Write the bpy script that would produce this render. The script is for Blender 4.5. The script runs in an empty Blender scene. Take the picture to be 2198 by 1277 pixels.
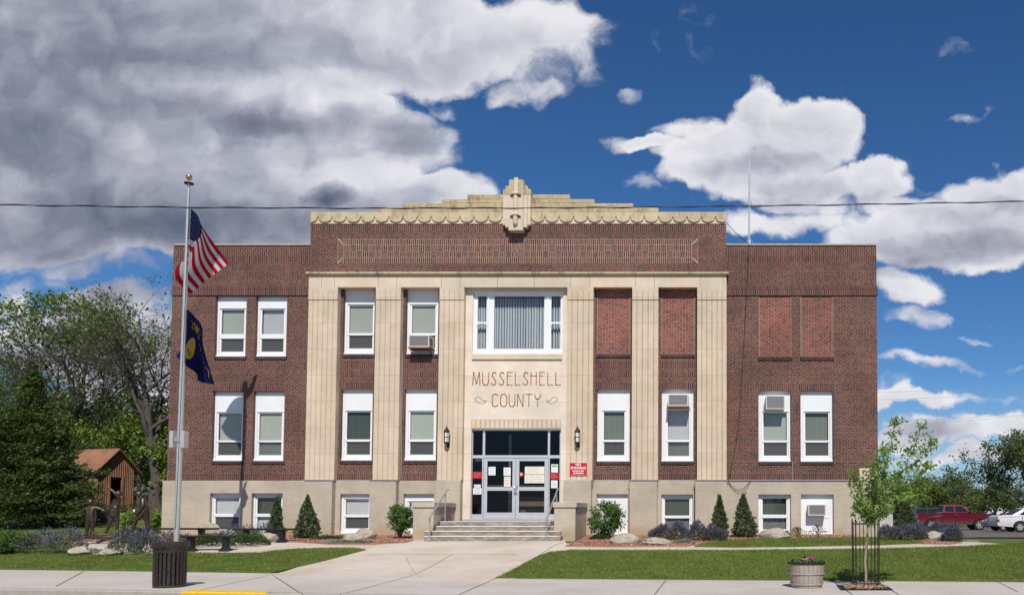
import bpy, math, random
import numpy as np
from math import sin, cos, tan, pi, radians, sqrt, floor
from mathutils import Vector, Matrix
from mathutils.geometry import delaunay_2d_cdt

random.seed(7); RNG = np.random.default_rng(7)
SC = bpy.context.scene
COL = SC.collection

# ------------------------------------------------------------------ camera
W0 = 2198.0; FPX = 1800.0; CX = 1555.0; HOR = 1090.0; PITCH = radians(2.6)
CY = HOR - FPX*tan(PITCH); EYE = 1.6
cd = bpy.data.cameras.new('camera'); cam = bpy.data.objects.new('camera', cd); COL.objects.link(cam)
cam.location = (0, 0, EYE); cam.rotation_euler = (pi/2+PITCH, 0, 0)
cd.sensor_width = 36; cd.lens = 36*FPX/W0
cd.shift_x = -(CX-W0/2)/W0; cd.shift_y = (CY-1277/2)/W0
cd.clip_start = 0.1; cd.clip_end = 5000
SC.camera = cam

# ------------------------------------------------------------------ light
SUN_EL, SUN_AZ = radians(47.5), radians(11.5)
sd = bpy.data.lights.new('sun', 'SUN'); sd.energy = 4.3; sd.angle = radians(0.5); sd.color = (1, .95, .87)
so = bpy.data.objects.new('sun', sd); COL.objects.link(so)
S = Vector((sin(SUN_AZ)*cos(SUN_EL), -cos(SUN_AZ)*cos(SUN_EL), sin(SUN_EL)))
so.rotation_euler = S.to_track_quat('Z', 'Y').to_euler(); so.location = (20, -20, 40)
SC.view_settings.view_transform = 'Standard'; SC.view_settings.look = 'None'
SC.view_settings.exposure = 0.0; SC.view_settings.gamma = 1
SC.cycles.use_denoising = True
SC.cycles.max_bounces = 6; SC.cycles.transparent_max_bounces = 12
SC.cycles.sample_clamp_indirect = 4; SC.cycles.caustics_reflective = False; SC.cycles.caustics_refractive = False

def ray(px, py):
    xr = (px-CX)/FPX; yr = (CY-py)/FPX; c, s = cos(PITCH), sin(PITCH)
    return Vector((xr, c - s*yr, s + c*yr))
def P(px, py, Y):
    d = ray(px, py); t = Y/d.y
    return Vector((d.x*t, Y, EYE+d.z*t))
def Zp(py, Y): return P(1000, py, Y).z
def Xp(px, py, Y): return P(px, py, Y).x

# ------------------------------------------------------------------ world: sky with clouds
world = bpy.data.worlds.new('World'); SC.world = world; world.use_nodes = True
wt = world.node_tree; wt.nodes.clear()

class NB:                                   # little node builder
    def __init__(s, tree): s.t = tree
    def n(s, typ, **kw):
        nd = s.t.nodes.new(typ)
        for k, v in kw.items(): setattr(nd, k, v)
        return nd
    def set(s, sock, v):
        if v is None: return
        if hasattr(v, 'is_linked') or isinstance(v, bpy.types.NodeSocket): s.t.links.new(v, sock)
        else: sock.default_value = v
    def m(s, op, a, b=None, c=None, clamp=False):
        nd = s.n('ShaderNodeMath', operation=op); nd.use_clamp = clamp
        s.set(nd.inputs[0], a)
        if b is not None: s.set(nd.inputs[1], b)
        if c is not None: s.set(nd.inputs[2], c)
        return nd.outputs[0]
    def v(s, op, a, b=None, c=None):
        nd = s.n('ShaderNodeVectorMath', operation=op)
        s.set(nd.inputs[0], a)
        if b is not None: s.set(nd.inputs[1], b)
        if c is not None: s.set(nd.inputs[2], c)
        return nd.outputs['Value'] if op in ('DOT_PRODUCT', 'LENGTH', 'DISTANCE') else nd.outputs['Vector']
    def scale(s, a, k):
        nd = s.n('ShaderNodeVectorMath', operation='SCALE'); s.set(nd.inputs[0], a); s.set(nd.inputs['Scale'], k); return nd.outputs[0]
    def noise(s, vec, scale, detail=4, rough=.55, dist=0, typ='FBM', col=False):
        nd = s.n('ShaderNodeTexNoise'); s.set(nd.inputs['Vector'], vec)
        nd.noise_type = typ
        nd.inputs['Scale'].default_value = scale; nd.inputs['Detail'].default_value = detail
        nd.inputs['Roughness'].default_value = rough; nd.inputs['Distortion'].default_value = dist
        return nd.outputs['Color' if col else 'Fac']
    def smooth(s, x, a, b, c=0.0, d=1.0, kind='SMOOTHSTEP'):
        nd = s.n('ShaderNodeMapRange', interpolation_type=kind); s.set(nd.inputs[0], x)
        for i, q in enumerate((a, b, c, d)): nd.inputs[i+1].default_value = q
        return nd.outputs[0]
    def mix(s, f, a, b, typ='MIX'):
        nd = s.n('ShaderNodeMix', data_type='RGBA', blend_type=typ); s.set(nd.inputs['Factor'], f)
        for sock, q in ((nd.inputs[6], a), (nd.inputs[7], b)):
            if isinstance(q, tuple): q = (*q[:3], 1)
            s.set(sock, q)
        return nd.outputs[2]
    def xyz(s, a, b, c=0.0):
        nd = s.n('ShaderNodeCombineXYZ')
        for i, q in enumerate((a, b, c)): s.set(nd.inputs[i], q)
        return nd.outputs[0]
    def sep(s, a):
        nd = s.n('ShaderNodeSeparateXYZ'); s.set(nd.inputs[0], a); return nd.outputs

def cloud_uv(px, py):
    d = ray(px, py); return d.x/d.y, d.z/d.y
# cloud banks as ellipses in direction space: centre, radii, weight
COVER = [
 (80,60,760,330,2.6),(330,330,640,200,2.4),(740,60,430,150,1.6),(1090,50,260,105,1.0),(1190,115,120,85,.62),(1150,180,120,50,.5),(600,260,330,130,1.8),
 (770,280,160,130,1.15),(60,450,520,120,2.0),(560,450,430,130,2.2),(860,410,190,60,1.5),(960,430,130,45,1.1),(300,560,420,40,.52),(880,150,160,60,.7),
 (930,205,48,34,.52),(1340,172,36,24,.46),(1180,210,60,26,.30),
 (1622,262,90,95,1.35),(1755,280,115,92,1.45),(1590,330,190,85,1.4),(1640,390,260,62,1.35),(1880,375,110,60,1.25),(1400,300,120,28,.85),(1490,265,80,52,.9),(1370,400,60,40,.45),
 (2130,405,130,50,1.0),(2120,480,330,90,1.7),(1960,520,240,62,1.4),(1700,480,200,40,.75),(1760,440,120,25,.5),(2095,245,75,18,.46),(2010,385,60,24,.3),
 (1930,615,130,50,.95),(1975,690,110,30,.62),(2080,720,60,14,.42),(2000,788,300,17,.48),
 (1950,866,110,22,.7),(2150,912,130,36,1.1),(1960,935,200,34,.95),(2080,985,340,26,.7),(2120,855,90,16,.5),
 (20,640,80,40,.8),(240,650,110,44,.9),(180,730,330,80,1.1),(330,780,240,130,.9),(60,600,160,26,.4),
]
SHADE = [   # positive = in shadow, negative = sunlit patch
 (250,300,900,560,.30),(-60,120,460,240,.20),(420,60,330,120,.12),(0,330,260,110,.22),(60,500,420,90,.18),(560,480,330,60,.26),(300,440,260,70,.20),(300,600,420,60,.30),
 (870,300,90,60,.30),(700,250,200,40,.14),(560,255,150,26,.16),(430,130,160,50,.12),(712,415,58,30,.55),(560,330,240,26,.10),
 (600,180,260,46,-.20),(340,165,70,40,-.26),(600,330,300,34,-.16),(830,220,160,50,-.14),(840,380,260,46,-.30),(960,30,330,70,-.14),(700,210,90,30,-.12),(1100,60,260,120,.10),
 (1640,356,170,28,.26),(1780,404,160,28,.24),(1600,436,240,20,.26),(1880,420,90,22,.16),(2060,535,260,40,.28),(1900,565,180,26,.30),(2160,440,90,26,.18),
 (1930,650,130,30,.26),(1960,700,90,20,.2),(1980,915,150,26,.30),(2060,955,330,34,.22),(2140,860,60,20,.1),(330,800,300,120,.15),(1990,788,260,22,.30),
]
def ell_field(b, ells, vec, add):
    acc = None
    for (x, y, rx, ry, w) in ells:
        u, v = cloud_uv(x, y); sx, sy = FPX/rx/1.1, FPX/ry/1.1
        q = b.v('MULTIPLY_ADD', vec, (sx, sy, 0), (-u*sx, -v*sy, 0)); d = b.v('DOT_PRODUCT', q, q)
        if add:
            k = b.m('MULTIPLY_ADD', d, -1, 1, clamp=True); acc = b.m('MULTIPLY', k, w) if acc is None else b.m('MULTIPLY_ADD', k, w, acc)
        else:
            k = b.m('MULTIPLY_ADD', d, -w, w, clamp=False); acc = b.m('MAXIMUM', k, 0) if acc is None else b.m('MAXIMUM', acc, k)
    return acc
def world_nodes():
    b = NB(wt)
    tc = b.n('ShaderNodeTexCoord'); x, y, z = b.sep(tc.outputs['Generated'])
    ay = b.m('MAXIMUM', b.m('ABSOLUTE', y), .12)
    uv = b.xyz(b.m('DIVIDE', x, ay), b.m('DIVIDE', z, ay), b.m('MULTIPLY', b.m('LESS_THAN', y, 0), 3.7))
    w0 = b.v('MULTIPLY_ADD', b.noise(uv, 6, 3, .55, col=True), (.13, .11, 0), (-.065, -.055, 0))
    w1 = b.v('MULTIPLY_ADD', b.noise(uv, 24, 5, .62, col=True), (.034, .034, 0), (-.017, -.017, 0))
    wv = b.v('ADD', b.v('ADD', uv, w0), w1)
    D = b.m('MINIMUM', ell_field(b, COVER, wv, False), 1.5)
    sv = b.v('ADD', uv, b.v('MULTIPLY_ADD', b.noise(uv, 8, 5, .6, col=True), (.10, .07, 0), (-.05, -.035, 0)))
    S_ = ell_field(b, SHADE, sv, True)
    st = b.v('MULTIPLY', wv, (1, 1.25, 1))
    n0 = b.noise(st, 9, 7, .60)
    n1 = b.noise(b.v('ADD', st, (.014, .028, 0)), 9, 7, .60)
    D = b.m('MULTIPLY_ADD', b.m('SUBTRACT', n0, .5), 1.45, D)
    pf = b.n('ShaderNodeTexVoronoi', feature='SMOOTH_F1'); b.set(pf.inputs['Vector'], wv); pf.inputs['Scale'].default_value = 22; pf.inputs['Smoothness'].default_value = .5
    D = b.m('MULTIPLY_ADD', b.m('SUBTRACT', .45, pf.outputs['Distance']), .45, D)
    cover = b.smooth(D, .16, .66)
    relief = b.m('MULTIPLY', b.m('SUBTRACT', n1, n0), .62)
    soft = b.m('MULTIPLY_ADD', b.noise(b.v('MULTIPLY', sv, (1, 1.5, 1)), 4.5, 5, .6), .9, -.45)
    edge_ = b.smooth(D, .5, 1.3, 0, .16)
    sh = b.m('ADD', b.m('ADD', b.m('MULTIPLY_ADD', pf.outputs['Distance'], .22, S_), relief), b.m('MULTIPLY_ADD', soft, .34, edge_))
    ramp = b.n('ShaderNodeValToRGB'); b.set(ramp.inputs[0], b.m('ADD', sh, -.06, clamp=True))
    e = ramp.color_ramp.elements
    e[0].position = 0; e[0].color = (.86, .86, .90, 1)
    e[1].position = 1; e[1].color = (.095, .125, .19, 1)
    for p, c in ((.22, (.68, .69, .76, 1)), (.45, (.44, .46, .55, 1)), (.72, (.23, .255, .335, 1))):
        q = ramp.color_ramp.elements.new(p); q.color = c
    sky = b.n('ShaderNodeTexSky', sky_type='NISHITA'); sky.sun_disc = False
    sky.sun_elevation = SUN_EL; sky.sun_rotation = pi - SUN_AZ
    sky.altitude = 1000; sky.air_density = 1.0; sky.dust_density = .25; sky.ozone_density = 2.5
    tint = b.mix(b.smooth(z, .05, .5, 0, 1, 'LINEAR'), (.46, .77, 1.06), (.36, .70, 1.02))
    skyc = b.mix(1.0, sky.outputs[0], tint, 'MULTIPLY'); skyc = b.mix(b.smooth(z, .0, .16, .55, 0), skyc, (5.2, 6.4, 7.6))
    bg1 = b.n('ShaderNodeBackground'); wt.links.new(skyc, bg1.inputs[0]); bg1.inputs[1].default_value = .085
    bg2 = b.n('ShaderNodeBackground'); wt.links.new(ramp.outputs[0], bg2.inputs[0]); bg2.inputs[1].default_value = .95
    cov = b.m('MULTIPLY', cover, b.smooth(z, -.03, .02))
    mx = b.n('ShaderNodeMixShader'); wt.links.new(cov, mx.inputs[0]); wt.links.new(bg1.outputs[0], mx.inputs[1]); wt.links.new(bg2.outputs[0], mx.inputs[2])
    out = b.n('ShaderNodeOutputWorld'); wt.links.new(mx.outputs[0], out.inputs[0])
world_nodes()
world.cycles.sampling_method = 'MANUAL'; world.cycles.sample_map_resolution = 512

# ------------------------------------------------------------------ terrain
def edge(X): return 19.05 - .146*X
def curb(X): return edge(X) - 4.35
LP = [(-50,0),(0,0),(4.7,.47),(6.5,.54),(9.6,.62),(20,1.02),(40,1.3),(2000,1.3)]
RP = [(-50,0),(0,0),(5.5,.44),(7,.50),(9.3,.46),(28,.23),(44,-.06),(2000,-.3)]
def interp(tab, x):
    for (a, p), (b_, q) in zip(tab, tab[1:]):
        if x <= b_:
            t = (x-a)/(b_-a); return p+(q-p)*t
    return tab[-1][1]
def sst(a, b_, x):
    t = min(1, max(0, (x-a)/(b_-a))); return t*t*(3-2*t)
def TZ(X, Y):
    L = interp(LP, Y-20.4) if Y > 26 else None
    t = Y-edge(X)
    base = interp([(-99,0),(0,0),(1.2,.09),(5.2,.47),(6.5,.53),(9,.58),(11,.62),(999,.62)], t)
    if Y <= 28: return base
    k = sst(28, 31, Y)
    far = interp(LP, Y-20.4)*(1-sst(5.4, 7.5, X)) + interp(RP, Y-20.4+1.6)*sst(5.4, 7.5, X)
    return base*(1-k)+far*k
def G(px, py):
    d = ray(px, py); lo, hi = 8.0, None; t = 8.0
    while t < 400:
        p = Vector((d.x*t, d.y*t, EYE+d.z*t))
        if p.z < TZ(p.x, p.y): hi = t; break
        lo = t; t += .5
    if hi is None: hi = 400
    for _ in range(24):
        m = (lo+hi)/2; p = Vector((d.x*m, d.y*m, EYE+d.z*m))
        if p.z < TZ(p.x, p.y): hi = m
        else: lo = m
    return Vector((p.x, p.y, TZ(p.x, p.y)))

# ------------------------------------------------------------------ mesh helpers
class MB:
    def __init__(s): s.v = []; s.f = []; s.m = []; s.mats = []
    def mi(s, mat):
        if mat not in s.mats: s.mats.append(mat)
        return s.mats.index(mat)
    def add(s, vs, fs, mat):
        o = len(s.v); k = s.mi(mat); s.v += [tuple(q) for q in vs]
        for f in fs: s.f.append(tuple(o+i for i in f)); s.m.append(k)
    def quad(s, a, b_, c, d, mat): s.add([a, b_, c, d], [(0, 1, 2, 3)], mat)
    def box(s, x0, x1, y0, y1, z0, z1, mat, ch=0):
        if x0 > x1: x0, x1 = x1, x0
        if y0 > y1: y0, y1 = y1, y0
        if z0 > z1: z0, z1 = z1, z0
        if ch <= 0:
            s.add([(x0,y0,z0),(x1,y0,z0),(x1,y1,z0),(x0,y1,z0),(x0,y0,z1),(x1,y0,z1),(x1,y1,z1),(x0,y1,z1)],
                  [(0,3,2,1),(4,5,6,7),(0,1,5,4),(1,2,6,5),(2,3,7,6),(3,0,4,7)], mat)
        else:
            c = min(ch, (x1-x0)/2.01, (y1-y0)/2.01, (z1-z0)/2.01)
            vs = []; 
            def ring(z, i):
                return [(x0+i+0*c,y0+i,z)]
            lay = [(z0, c, c), (z0+c, 0, c), (z1-c, 0, c), (z1, c, c)]
            for z, i, e in lay:
                a0, a1, b0, b1 = x0+i, x1-i, y0+i, y1-i
                e2 = c if i == 0 else 0.0001
                vs += [(a0+e2,b0,z),(a1-e2,b0,z),(a1,b0+e2,z),(a1,b1-e2,z),(a1-e2,b1,z),(a0+e2,b1,z),(a0,b1-e2,z),(a0,b0+e2,z)]
            fs = [tuple(range(7,-1,-1)), tuple(range(24,32))]
            for L in range(3):
                for i in range(8):
                    j = (i+1) % 8; fs.append((L*8+i, L*8+j, L*8+8+j, L*8+8+i))
            s.add(vs, fs, mat)
    def ext(s, pts, y0, y1, mat, caps=True):          # polygon in x,z pulled along y (y0 front)
        n = len(pts); vs = [(x, y0, z) for x, z in pts] + [(x, y1, z) for x, z in pts]
        fs = [(i, i+n, (i+1) % n+n, (i+1) % n) for i in range(n)]
        if caps: fs += [tuple(range(n)), tuple(range(2*n-1, n-1, -1))]
        s.add(vs, fs, mat)
    def tube(s, pts, rads, mat, n=8, cap=True):
        pts = [Vector(p) for p in pts]
        if not hasattr(rads, '__len__'): rads = [rads]*len(pts)
        vs = []; up = None
        for i, p in enumerate(pts):
            a = pts[max(0, i-1)]; b_ = pts[min(len(pts)-1, i+1)]; d = (b_-a)
            d = d.normalized() if d.length > 1e-9 else Vector((0, 0, 1))
            if up is None: up = Vector((1, 0, 0)) if abs(d.x) < .8 else Vector((0, 1, 0))
            u = (up-d*up.dot(d)); u = u.normalized() if u.length > 1e-6 else d.orthogonal().normalized(); w = d.cross(u); up = u
            for k in range(n):
                t = 2*pi*k/n; vs.append(p+(u*cos(t)+w*sin(t))*rads[i])
        fs = [(i*n+k, i*n+(k+1) % n, (i+1)*n+(k+1) % n, (i+1)*n+k) for i in range(len(pts)-1) for k in range(n)]
        if cap: fs += [tuple(range(n-1, -1, -1)), tuple(range((len(pts)-1)*n, len(pts)*n))]
        s.add(vs, fs, mat)
    def lathe(s, prof, mat, n=24, c=(0, 0, 0)):       # prof: (r, z)
        vs = [(c[0]+r*cos(2*pi*k/n), c[1]+r*sin(2*pi*k/n), c[2]+z) for r, z in prof for k in range(n)]
        fs = [(i*n+k, i*n+(k+1) % n, (i+1)*n+(k+1) % n, (i+1)*n+k) for i in range(len(prof)-1) for k in range(n)]
        s.add(vs, fs, mat)
    def build(s, name, parent=None, smooth=False, **tags):
        me = bpy.data.meshes.new(name); me.from_pydata(s.v, [], s.f)
        for m_ in s.mats: me.materials.append(m_)
        me.polygons.foreach_set('material_index', s.m)
        if smooth: me.polygons.foreach_set('use_smooth', [True]*len(me.polygons))
        me.update()
        o = bpy.data.objects.new(name, me); COL.objects.link(o)
        if parent is not None:
            o.parent = parent
        for k, q in tags.items(): o[k] = q
        return o
def sm(o, ang=35):
    me = o.data; me.polygons.foreach_set('use_smooth', [True]*len(me.polygons))
    try: me.set_sharp_from_angle(angle=radians(ang))
    except Exception: pass
    return o
def thing(name, label, cat, loc=(0, 0, 0), rz=0, group=None):
    o = bpy.data.objects.new(name, None); COL.objects.link(o); o.location = loc; o.rotation_euler = (0, 0, rz)
    o.empty_display_size = .2
    o['label'] = label; o['category'] = cat
    if group: o['group'] = group
    o.matrix_world = Matrix.Translation(Vector(loc)) @ Matrix.Rotation(rz, 4, 'Z')
    return o
def tag(o, label, cat, group=None):
    o['label'] = label; o['category'] = cat
    if group: o['group'] = group
    return o
def local(o):                      # parts written in the thing's own coordinates
    o.matrix_parent_inverse = Matrix(); return o
def tri_mesh(name, V, F, mat, parent=None, **tags):  # numpy arrays; F is (n,3) or (n,4)
    me = bpy.data.meshes.new(name); V = np.asarray(V, dtype=np.float32); F = np.asarray(F, dtype=np.int32)
    me.vertices.add(len(V)); me.vertices.foreach_set('co', V.ravel())
    k = F.shape[1]; me.loops.add(F.size); me.loops.foreach_set('vertex_index', F.ravel())
    me.polygons.add(len(F)); me.polygons.foreach_set('loop_start', np.arange(0, F.size, k, dtype=np.int32))
    me.update(calc_edges=True); me.materials.append(mat)
    o = bpy.data.objects.new(name, me); COL.objects.link(o)
    if parent is not None: o.parent = parent
    for kk, q in tags.items(): o[kk] = q
    return o
def wall(mb, x0, x1, z0, z1, Y, holes, mat, depth=.14, jamb=None):
    xs = sorted({x0, x1, *[h[0] for h in holes], *[h[1] for h in holes]}); zs = sorted({z0, z1, *[h[2] for h in holes], *[h[3] for h in holes]})
    xs = [x for x in xs if x0 <= x <= x1]; zs = [z for z in zs if z0 <= z <= z1]
    for a, b_ in zip(xs, xs[1:]):
        for c, d in zip(zs, zs[1:]):
            mx, mz = (a+b_)/2, (c+d)/2
            if any(h[0] < mx < h[1] and h[2] < mz < h[3] for h in holes): continue
            mb.quad((a, Y, c), (b_, Y, c), (b_, Y, d), (a, Y, d), mat)
    j = jamb or mat
    for (a, b_, c, d) in holes:
        c = max(c, z0); d = min(d, z1)
        mb.quad((a, Y, c), (a, Y, d), (a, Y+depth, d), (a, Y+depth, c), j)
        mb.quad((b_, Y, c), (b_, Y+depth, c), (b_, Y+depth, d), (b_, Y, d), j)
        mb.quad((a, Y, d), (b_, Y, d), (b_, Y+depth, d), (a, Y+depth, d), j)
        mb.quad((a, Y, c), (a, Y+depth, c), (b_, Y+depth, c), (b_, Y, c), j)
def drape(name, pts, lift, mat, step=.5, skirt=0.0, **tags):     # pts: world x,y outline laid on the terrain
    out = []
    n = len(pts)
    for i in range(n):
        a = Vector(pts[i][:2]); b_ = Vector(pts[(i+1) % n][:2]); k = max(1, int((b_-a).length/step))
        for j in range(k): out.append(a+(b_-a)*j/k)
    nb = len(out); xs = [p.x for p in out]; ys = [p.y for p in out]
    x = min(xs)+step/2
    inner = []
    while x < max(xs):
        y = min(ys)+step/2
        while y < max(ys):
            inner.append(Vector((x, y))); y += step
        x += step
    V, E, F, *_ = delaunay_2d_cdt(out+inner, [(i, (i+1) % nb) for i in range(nb)], [], 1, 1e-4)
    mb = MB(); vs = [(p.x, p.y, TZ(p.x, p.y)+lift) for p in V]; mb.add(vs, F, mat)
    if skirt > 0:
        for i in range(nb):
            a, b_ = out[i], out[(i+1) % nb]
            za, zb = TZ(a.x, a.y)+lift, TZ(b_.x, b_.y)+lift
            mb.quad((a.x, a.y, za), (b_.x, b_.y, zb), (b_.x, b_.y, zb-skirt), (a.x, a.y, za-skirt), mat)
    return mb.build(name, smooth=True, **tags)
def GP(pts): return [tuple(G(x, y)[:2]) for x, y in pts]
def smooth_poly(pts, n=4, closed=True):
    out = []; N = len(pts)
    for i in range(N):
        p0, p1, p2, p3 = (Vector(pts[(i+k-1) % N]) for k in range(4))
        for j in range(n):
            t = j/n; out.append(tuple(.5*((2*p1)+(p2-p0)*t+(2*p0-5*p1+4*p2-p3)*t*t+(3*p1-p0-3*p2+p3)*t**3)))
    return out
def in_poly(X, Y, poly):
    ins = np.zeros(len(X), bool); n = len(poly); j = n-1
    for i in range(n):
        xi, yi = poly[i][:2]; xj, yj = poly[j][:2]
        c = ((yi > Y) != (yj > Y)) & (X < (xj-xi)*(Y-yi)/(yj-yi+1e-12)+xi); ins ^= c; j = i
    return ins
def scatter(poly, n):
    A = np.array([p[:2] for p in poly]); lo, hi = A.min(0), A.max(0)
    X = RNG.uniform(lo[0], hi[0], n); Y = RNG.uniform(lo[1], hi[1], n); k = in_poly(X, Y, poly); return X[k], Y[k]
def TZa(X, Y):
    return np.array([TZ(a, b_) for a, b_ in zip(X, Y)])

# ------------------------------------------------------------------ materials
MATS = {}
def mat_base(name):
    m = bpy.data.materials.new(name); m.use_nodes = True; nt = m.node_tree; b = NB(nt)
    bs = nt.nodes['Principled BSDF']; MATS[name] = m
    return m, b, bs
def objco(b):
    return b.n('ShaderNodeTexCoord').outputs['Object']
def simple(name, col, rough=.6, metal=0, var=.12, vs=6, bump=0, bs_=40, spec=.5, stretch=None):
    m, b, bs = mat_base(name); co = objco(b)
    if stretch: co = b.v('MULTIPLY', co, stretch)
    n1 = b.noise(co, vs, 5, .6)
    f = b.smooth(n1, .3, .7, 1-var, 1+var, 'LINEAR')
    c = b.scale((*col,), f); b.t.links.new(c, bs.inputs['Base Color'])
    bs.inputs['Roughness'].default_value = rough; bs.inputs['Metallic'].default_value = metal
    bs.inputs['Specular IOR Level'].default_value = spec
    if bump:
        bp = b.n('ShaderNodeBump'); bp.inputs['Strength'].default_value = bump; bp.inputs['Distance'].default_value = .02
        b.set(bp.inputs['Height'], b.noise(co, bs_, 6, .65)); b.t.links.new(bp.outputs[0], bs.inputs['Normal'])
    return m
def brickmat(name, c1, c2, c3, mortar, vertical=False, w=.206, h=.0675, ms=.0115, common=True, bump=.5):
    m, b, bs = mat_base(name); x, y, z = b.sep(objco(b)); xx = b.m('ADD', x, y)
    vec = b.xyz(z, xx) if vertical else b.xyz(xx, z)
    def tex(a, c, bias):
        t = b.n('ShaderNodeTexBrick'); b.set(t.inputs['Vector'], vec); t.offset = .5
        t.inputs['Scale'].default_value = 1; t.inputs['Brick Width'].default_value = w; t.inputs['Row Height'].default_value = h
        t.inputs['Mortar Size'].default_value = ms/2; t.inputs['Mortar Smooth'].default_value = .2; t.inputs['Bias'].default_value = bias
        t.inputs['Color1'].default_value = (*a, 1); t.inputs['Color2'].default_value = (*c, 1); t.inputs['Mortar'].default_value = (*mortar, 1)
        if common and not vertical: t.squash = .5; t.squash_frequency = 6
        return t
    t1 = tex(c1, c2, 0)
    # a second brick-sized hash picks the odd dark or orange brick
    cell = b.n('ShaderNodeTexWhiteNoise', noise_dimensions='2D')
    if vertical: cx = b.m('FLOOR', b.m('DIVIDE', xx, h)); cy = b.m('FLOOR', b.m('DIVIDE', z, w))
    else: cx = b.m('FLOOR', b.m('DIVIDE', xx, w*.5)); cy = b.m('FLOOR', b.m('DIVIDE', z, h))
    b.set(cell.inputs['Vector'], b.xyz(cx, cy))
    odd = b.smooth(cell.outputs[0], .72, .82)
    base = b.mix(b.m('MULTIPLY', odd, b.m('SUBTRACT', 1, t1.outputs['Fac'])), t1.outputs['Color'], c3)
    big = b.smooth(b.noise(b.xyz(xx, z), .55, 5, .6), .35, .68, .84, 1.14)
    fine = b.smooth(b.noise(b.xyz(xx, z), 22, 3, .6), .3, .7, .9, 1.1)
    col = b.v('SCALE', base); nd = col.node; b.set(nd.inputs['Scale'], b.m('MULTIPLY', big, fine)); 
    # pale lime streaks and rain-dark tops
    st = b.smooth(b.noise(b.v('MULTIPLY', b.xyz(xx, z), (3, .5, 1)), 1.2, 6, .7), .62, .80)
    col = b.mix(b.m('MULTIPLY', st, .13), col, (.42, .36, .32))
    sd_ = b.smooth(b.noise(b.v('MULTIPLY', b.xyz(xx, z), (2.2, .35, 1)), 1.1, 6, .72), .55, .78); col = b.mix(b.m('MULTIPLY', sd_, .38), col, (.045, .028, .026))
    b.t.links.new(col, bs.inputs['Base Color']); bs.inputs['Roughness'].default_value = .85; bs.inputs['Specular IOR Level'].default_value = .25
    bp = b.n('ShaderNodeBump'); bp.inputs['Strength'].default_value = bump; bp.inputs['Distance'].default_value = .008
    b.set(bp.inputs['Height'], b.m('SUBTRACT', 1, t1.outputs['Fac'])); b.t.links.new(bp.outputs[0], bs.inputs['Normal'])
    return m
MORT = (.37, .275, .20)
M_brick = brickmat('brown_brick', (.158, .056, .043), (.092, .037, .034), (.062, .032, .035), MORT)
M_soldier = brickmat('soldier_brick', (.150, .055, .043), (.092, .037, .034), (.065, .032, .036), MORT, vertical=True, w=4.1)
M_soldier2 = brickmat('double_soldier_brick', (.150, .055, .043), (.092, .037, .034), (.065, .032, .036), MORT, vertical=True)
M_sill = brickmat('dark_sill_brick', (.07, .034, .030), (.045, .026, .028), (.032, .022, .026), (.20, .15, .115), vertical=True, w=4.1)
M_infill = brickmat('red_infill_brick', (.28, .078, .05), (.18, .056, .043), (.11, .045, .044), (.40, .31, .26), common=False)

def stone(name, col, joints=True, rowh=.935, stain=0.0, rough=.85):
    m, b, bs = mat_base(name); x, y, z = b.sep(objco(b)); v = b.xyz(b.m('ADD', x, y), z)
    n1 = b.smooth(b.noise(v, 1.3, 6, .65), .3, .7, .90, 1.08); n2 = b.smooth(b.noise(v, 30, 4, .7), .3, .7, .94, 1.06)
    c = b.scale(tuple(col), b.m('MULTIPLY', n1, n2))
    # each course takes its own tone
    wn = b.n('ShaderNodeTexWhiteNoise', noise_dimensions='2D'); zz = b.m('SUBTRACT', z, Zp(1030, 29.7))
    row = b.m('FLOOR', b.m('DIVIDE', zz, rowh)); b.set(wn.inputs['Vector'], b.xyz(row, b.m('FLOOR', b.m('DIVIDE', x, 2.4))))
    tone = b.smooth(wn.outputs[0], 0, 1, .94, 1.05, 'LINEAR'); c = b.v('SCALE', c); b.set(c.node.inputs['Scale'], tone)
    c = b.mix(b.smooth(b.noise(v, .7, 4, .6), .45, .75, 0, .28), c, (col[0]*1.0, col[1]*.82, col[2]*.60))
    stk = b.smooth(b.noise(b.v('MULTIPLY', v, (5, .35, 1)), 1.5, 6, .7), .54, .76); c = b.mix(b.m('MULTIPLY', stk, .16), c, (col[0]*.55, col[1]*.50, col[2]*.42))
    if joints:
        fr = b.m('FRACT', b.m('DIVIDE', zz, rowh)); j = b.m('LESS_THAN', fr, .012)
        c = b.mix(b.m('MULTIPLY', j, .45), c, (.16, .12, .09))
    if stain:
        g = b.smooth(b.noise(b.v('MULTIPLY', v, (2.2, 1.1, 1)), 1.6, 8, .72), .46, .66)
        c = b.mix(b.m('MULTIPLY', g, stain), c, (.125, .10, .055))
    b.t.links.new(c, bs.inputs['Base Color']); bs.inputs['Roughness'].default_value = rough; bs.inputs['Specular IOR Level'].default_value = .25
    bp = b.n('ShaderNodeBump'); bp.inputs['Strength'].default_value = .35; bp.inputs['Distance'].default_value = .01
    b.set(bp.inputs['Height'], b.noise(v, 45, 6, .7)); b.t.links.new(bp.outputs[0], bs.inputs['Normal'])
    return m
M_stone = stone('limestone', (.63, .515, .385))
M_stoneplain = stone('limestone_trim', (.65, .54, .41), joints=False)
M_stonew = stone('weathered_limestone', (.50, .405, .255), joints=False, stain=.62)
M_entr = stone('pale_entrance_limestone', (.74, .645, .54))
M_frieze = stone('scallop_limestone', (.58, .475, .31), joints=False, stain=.38)

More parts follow.
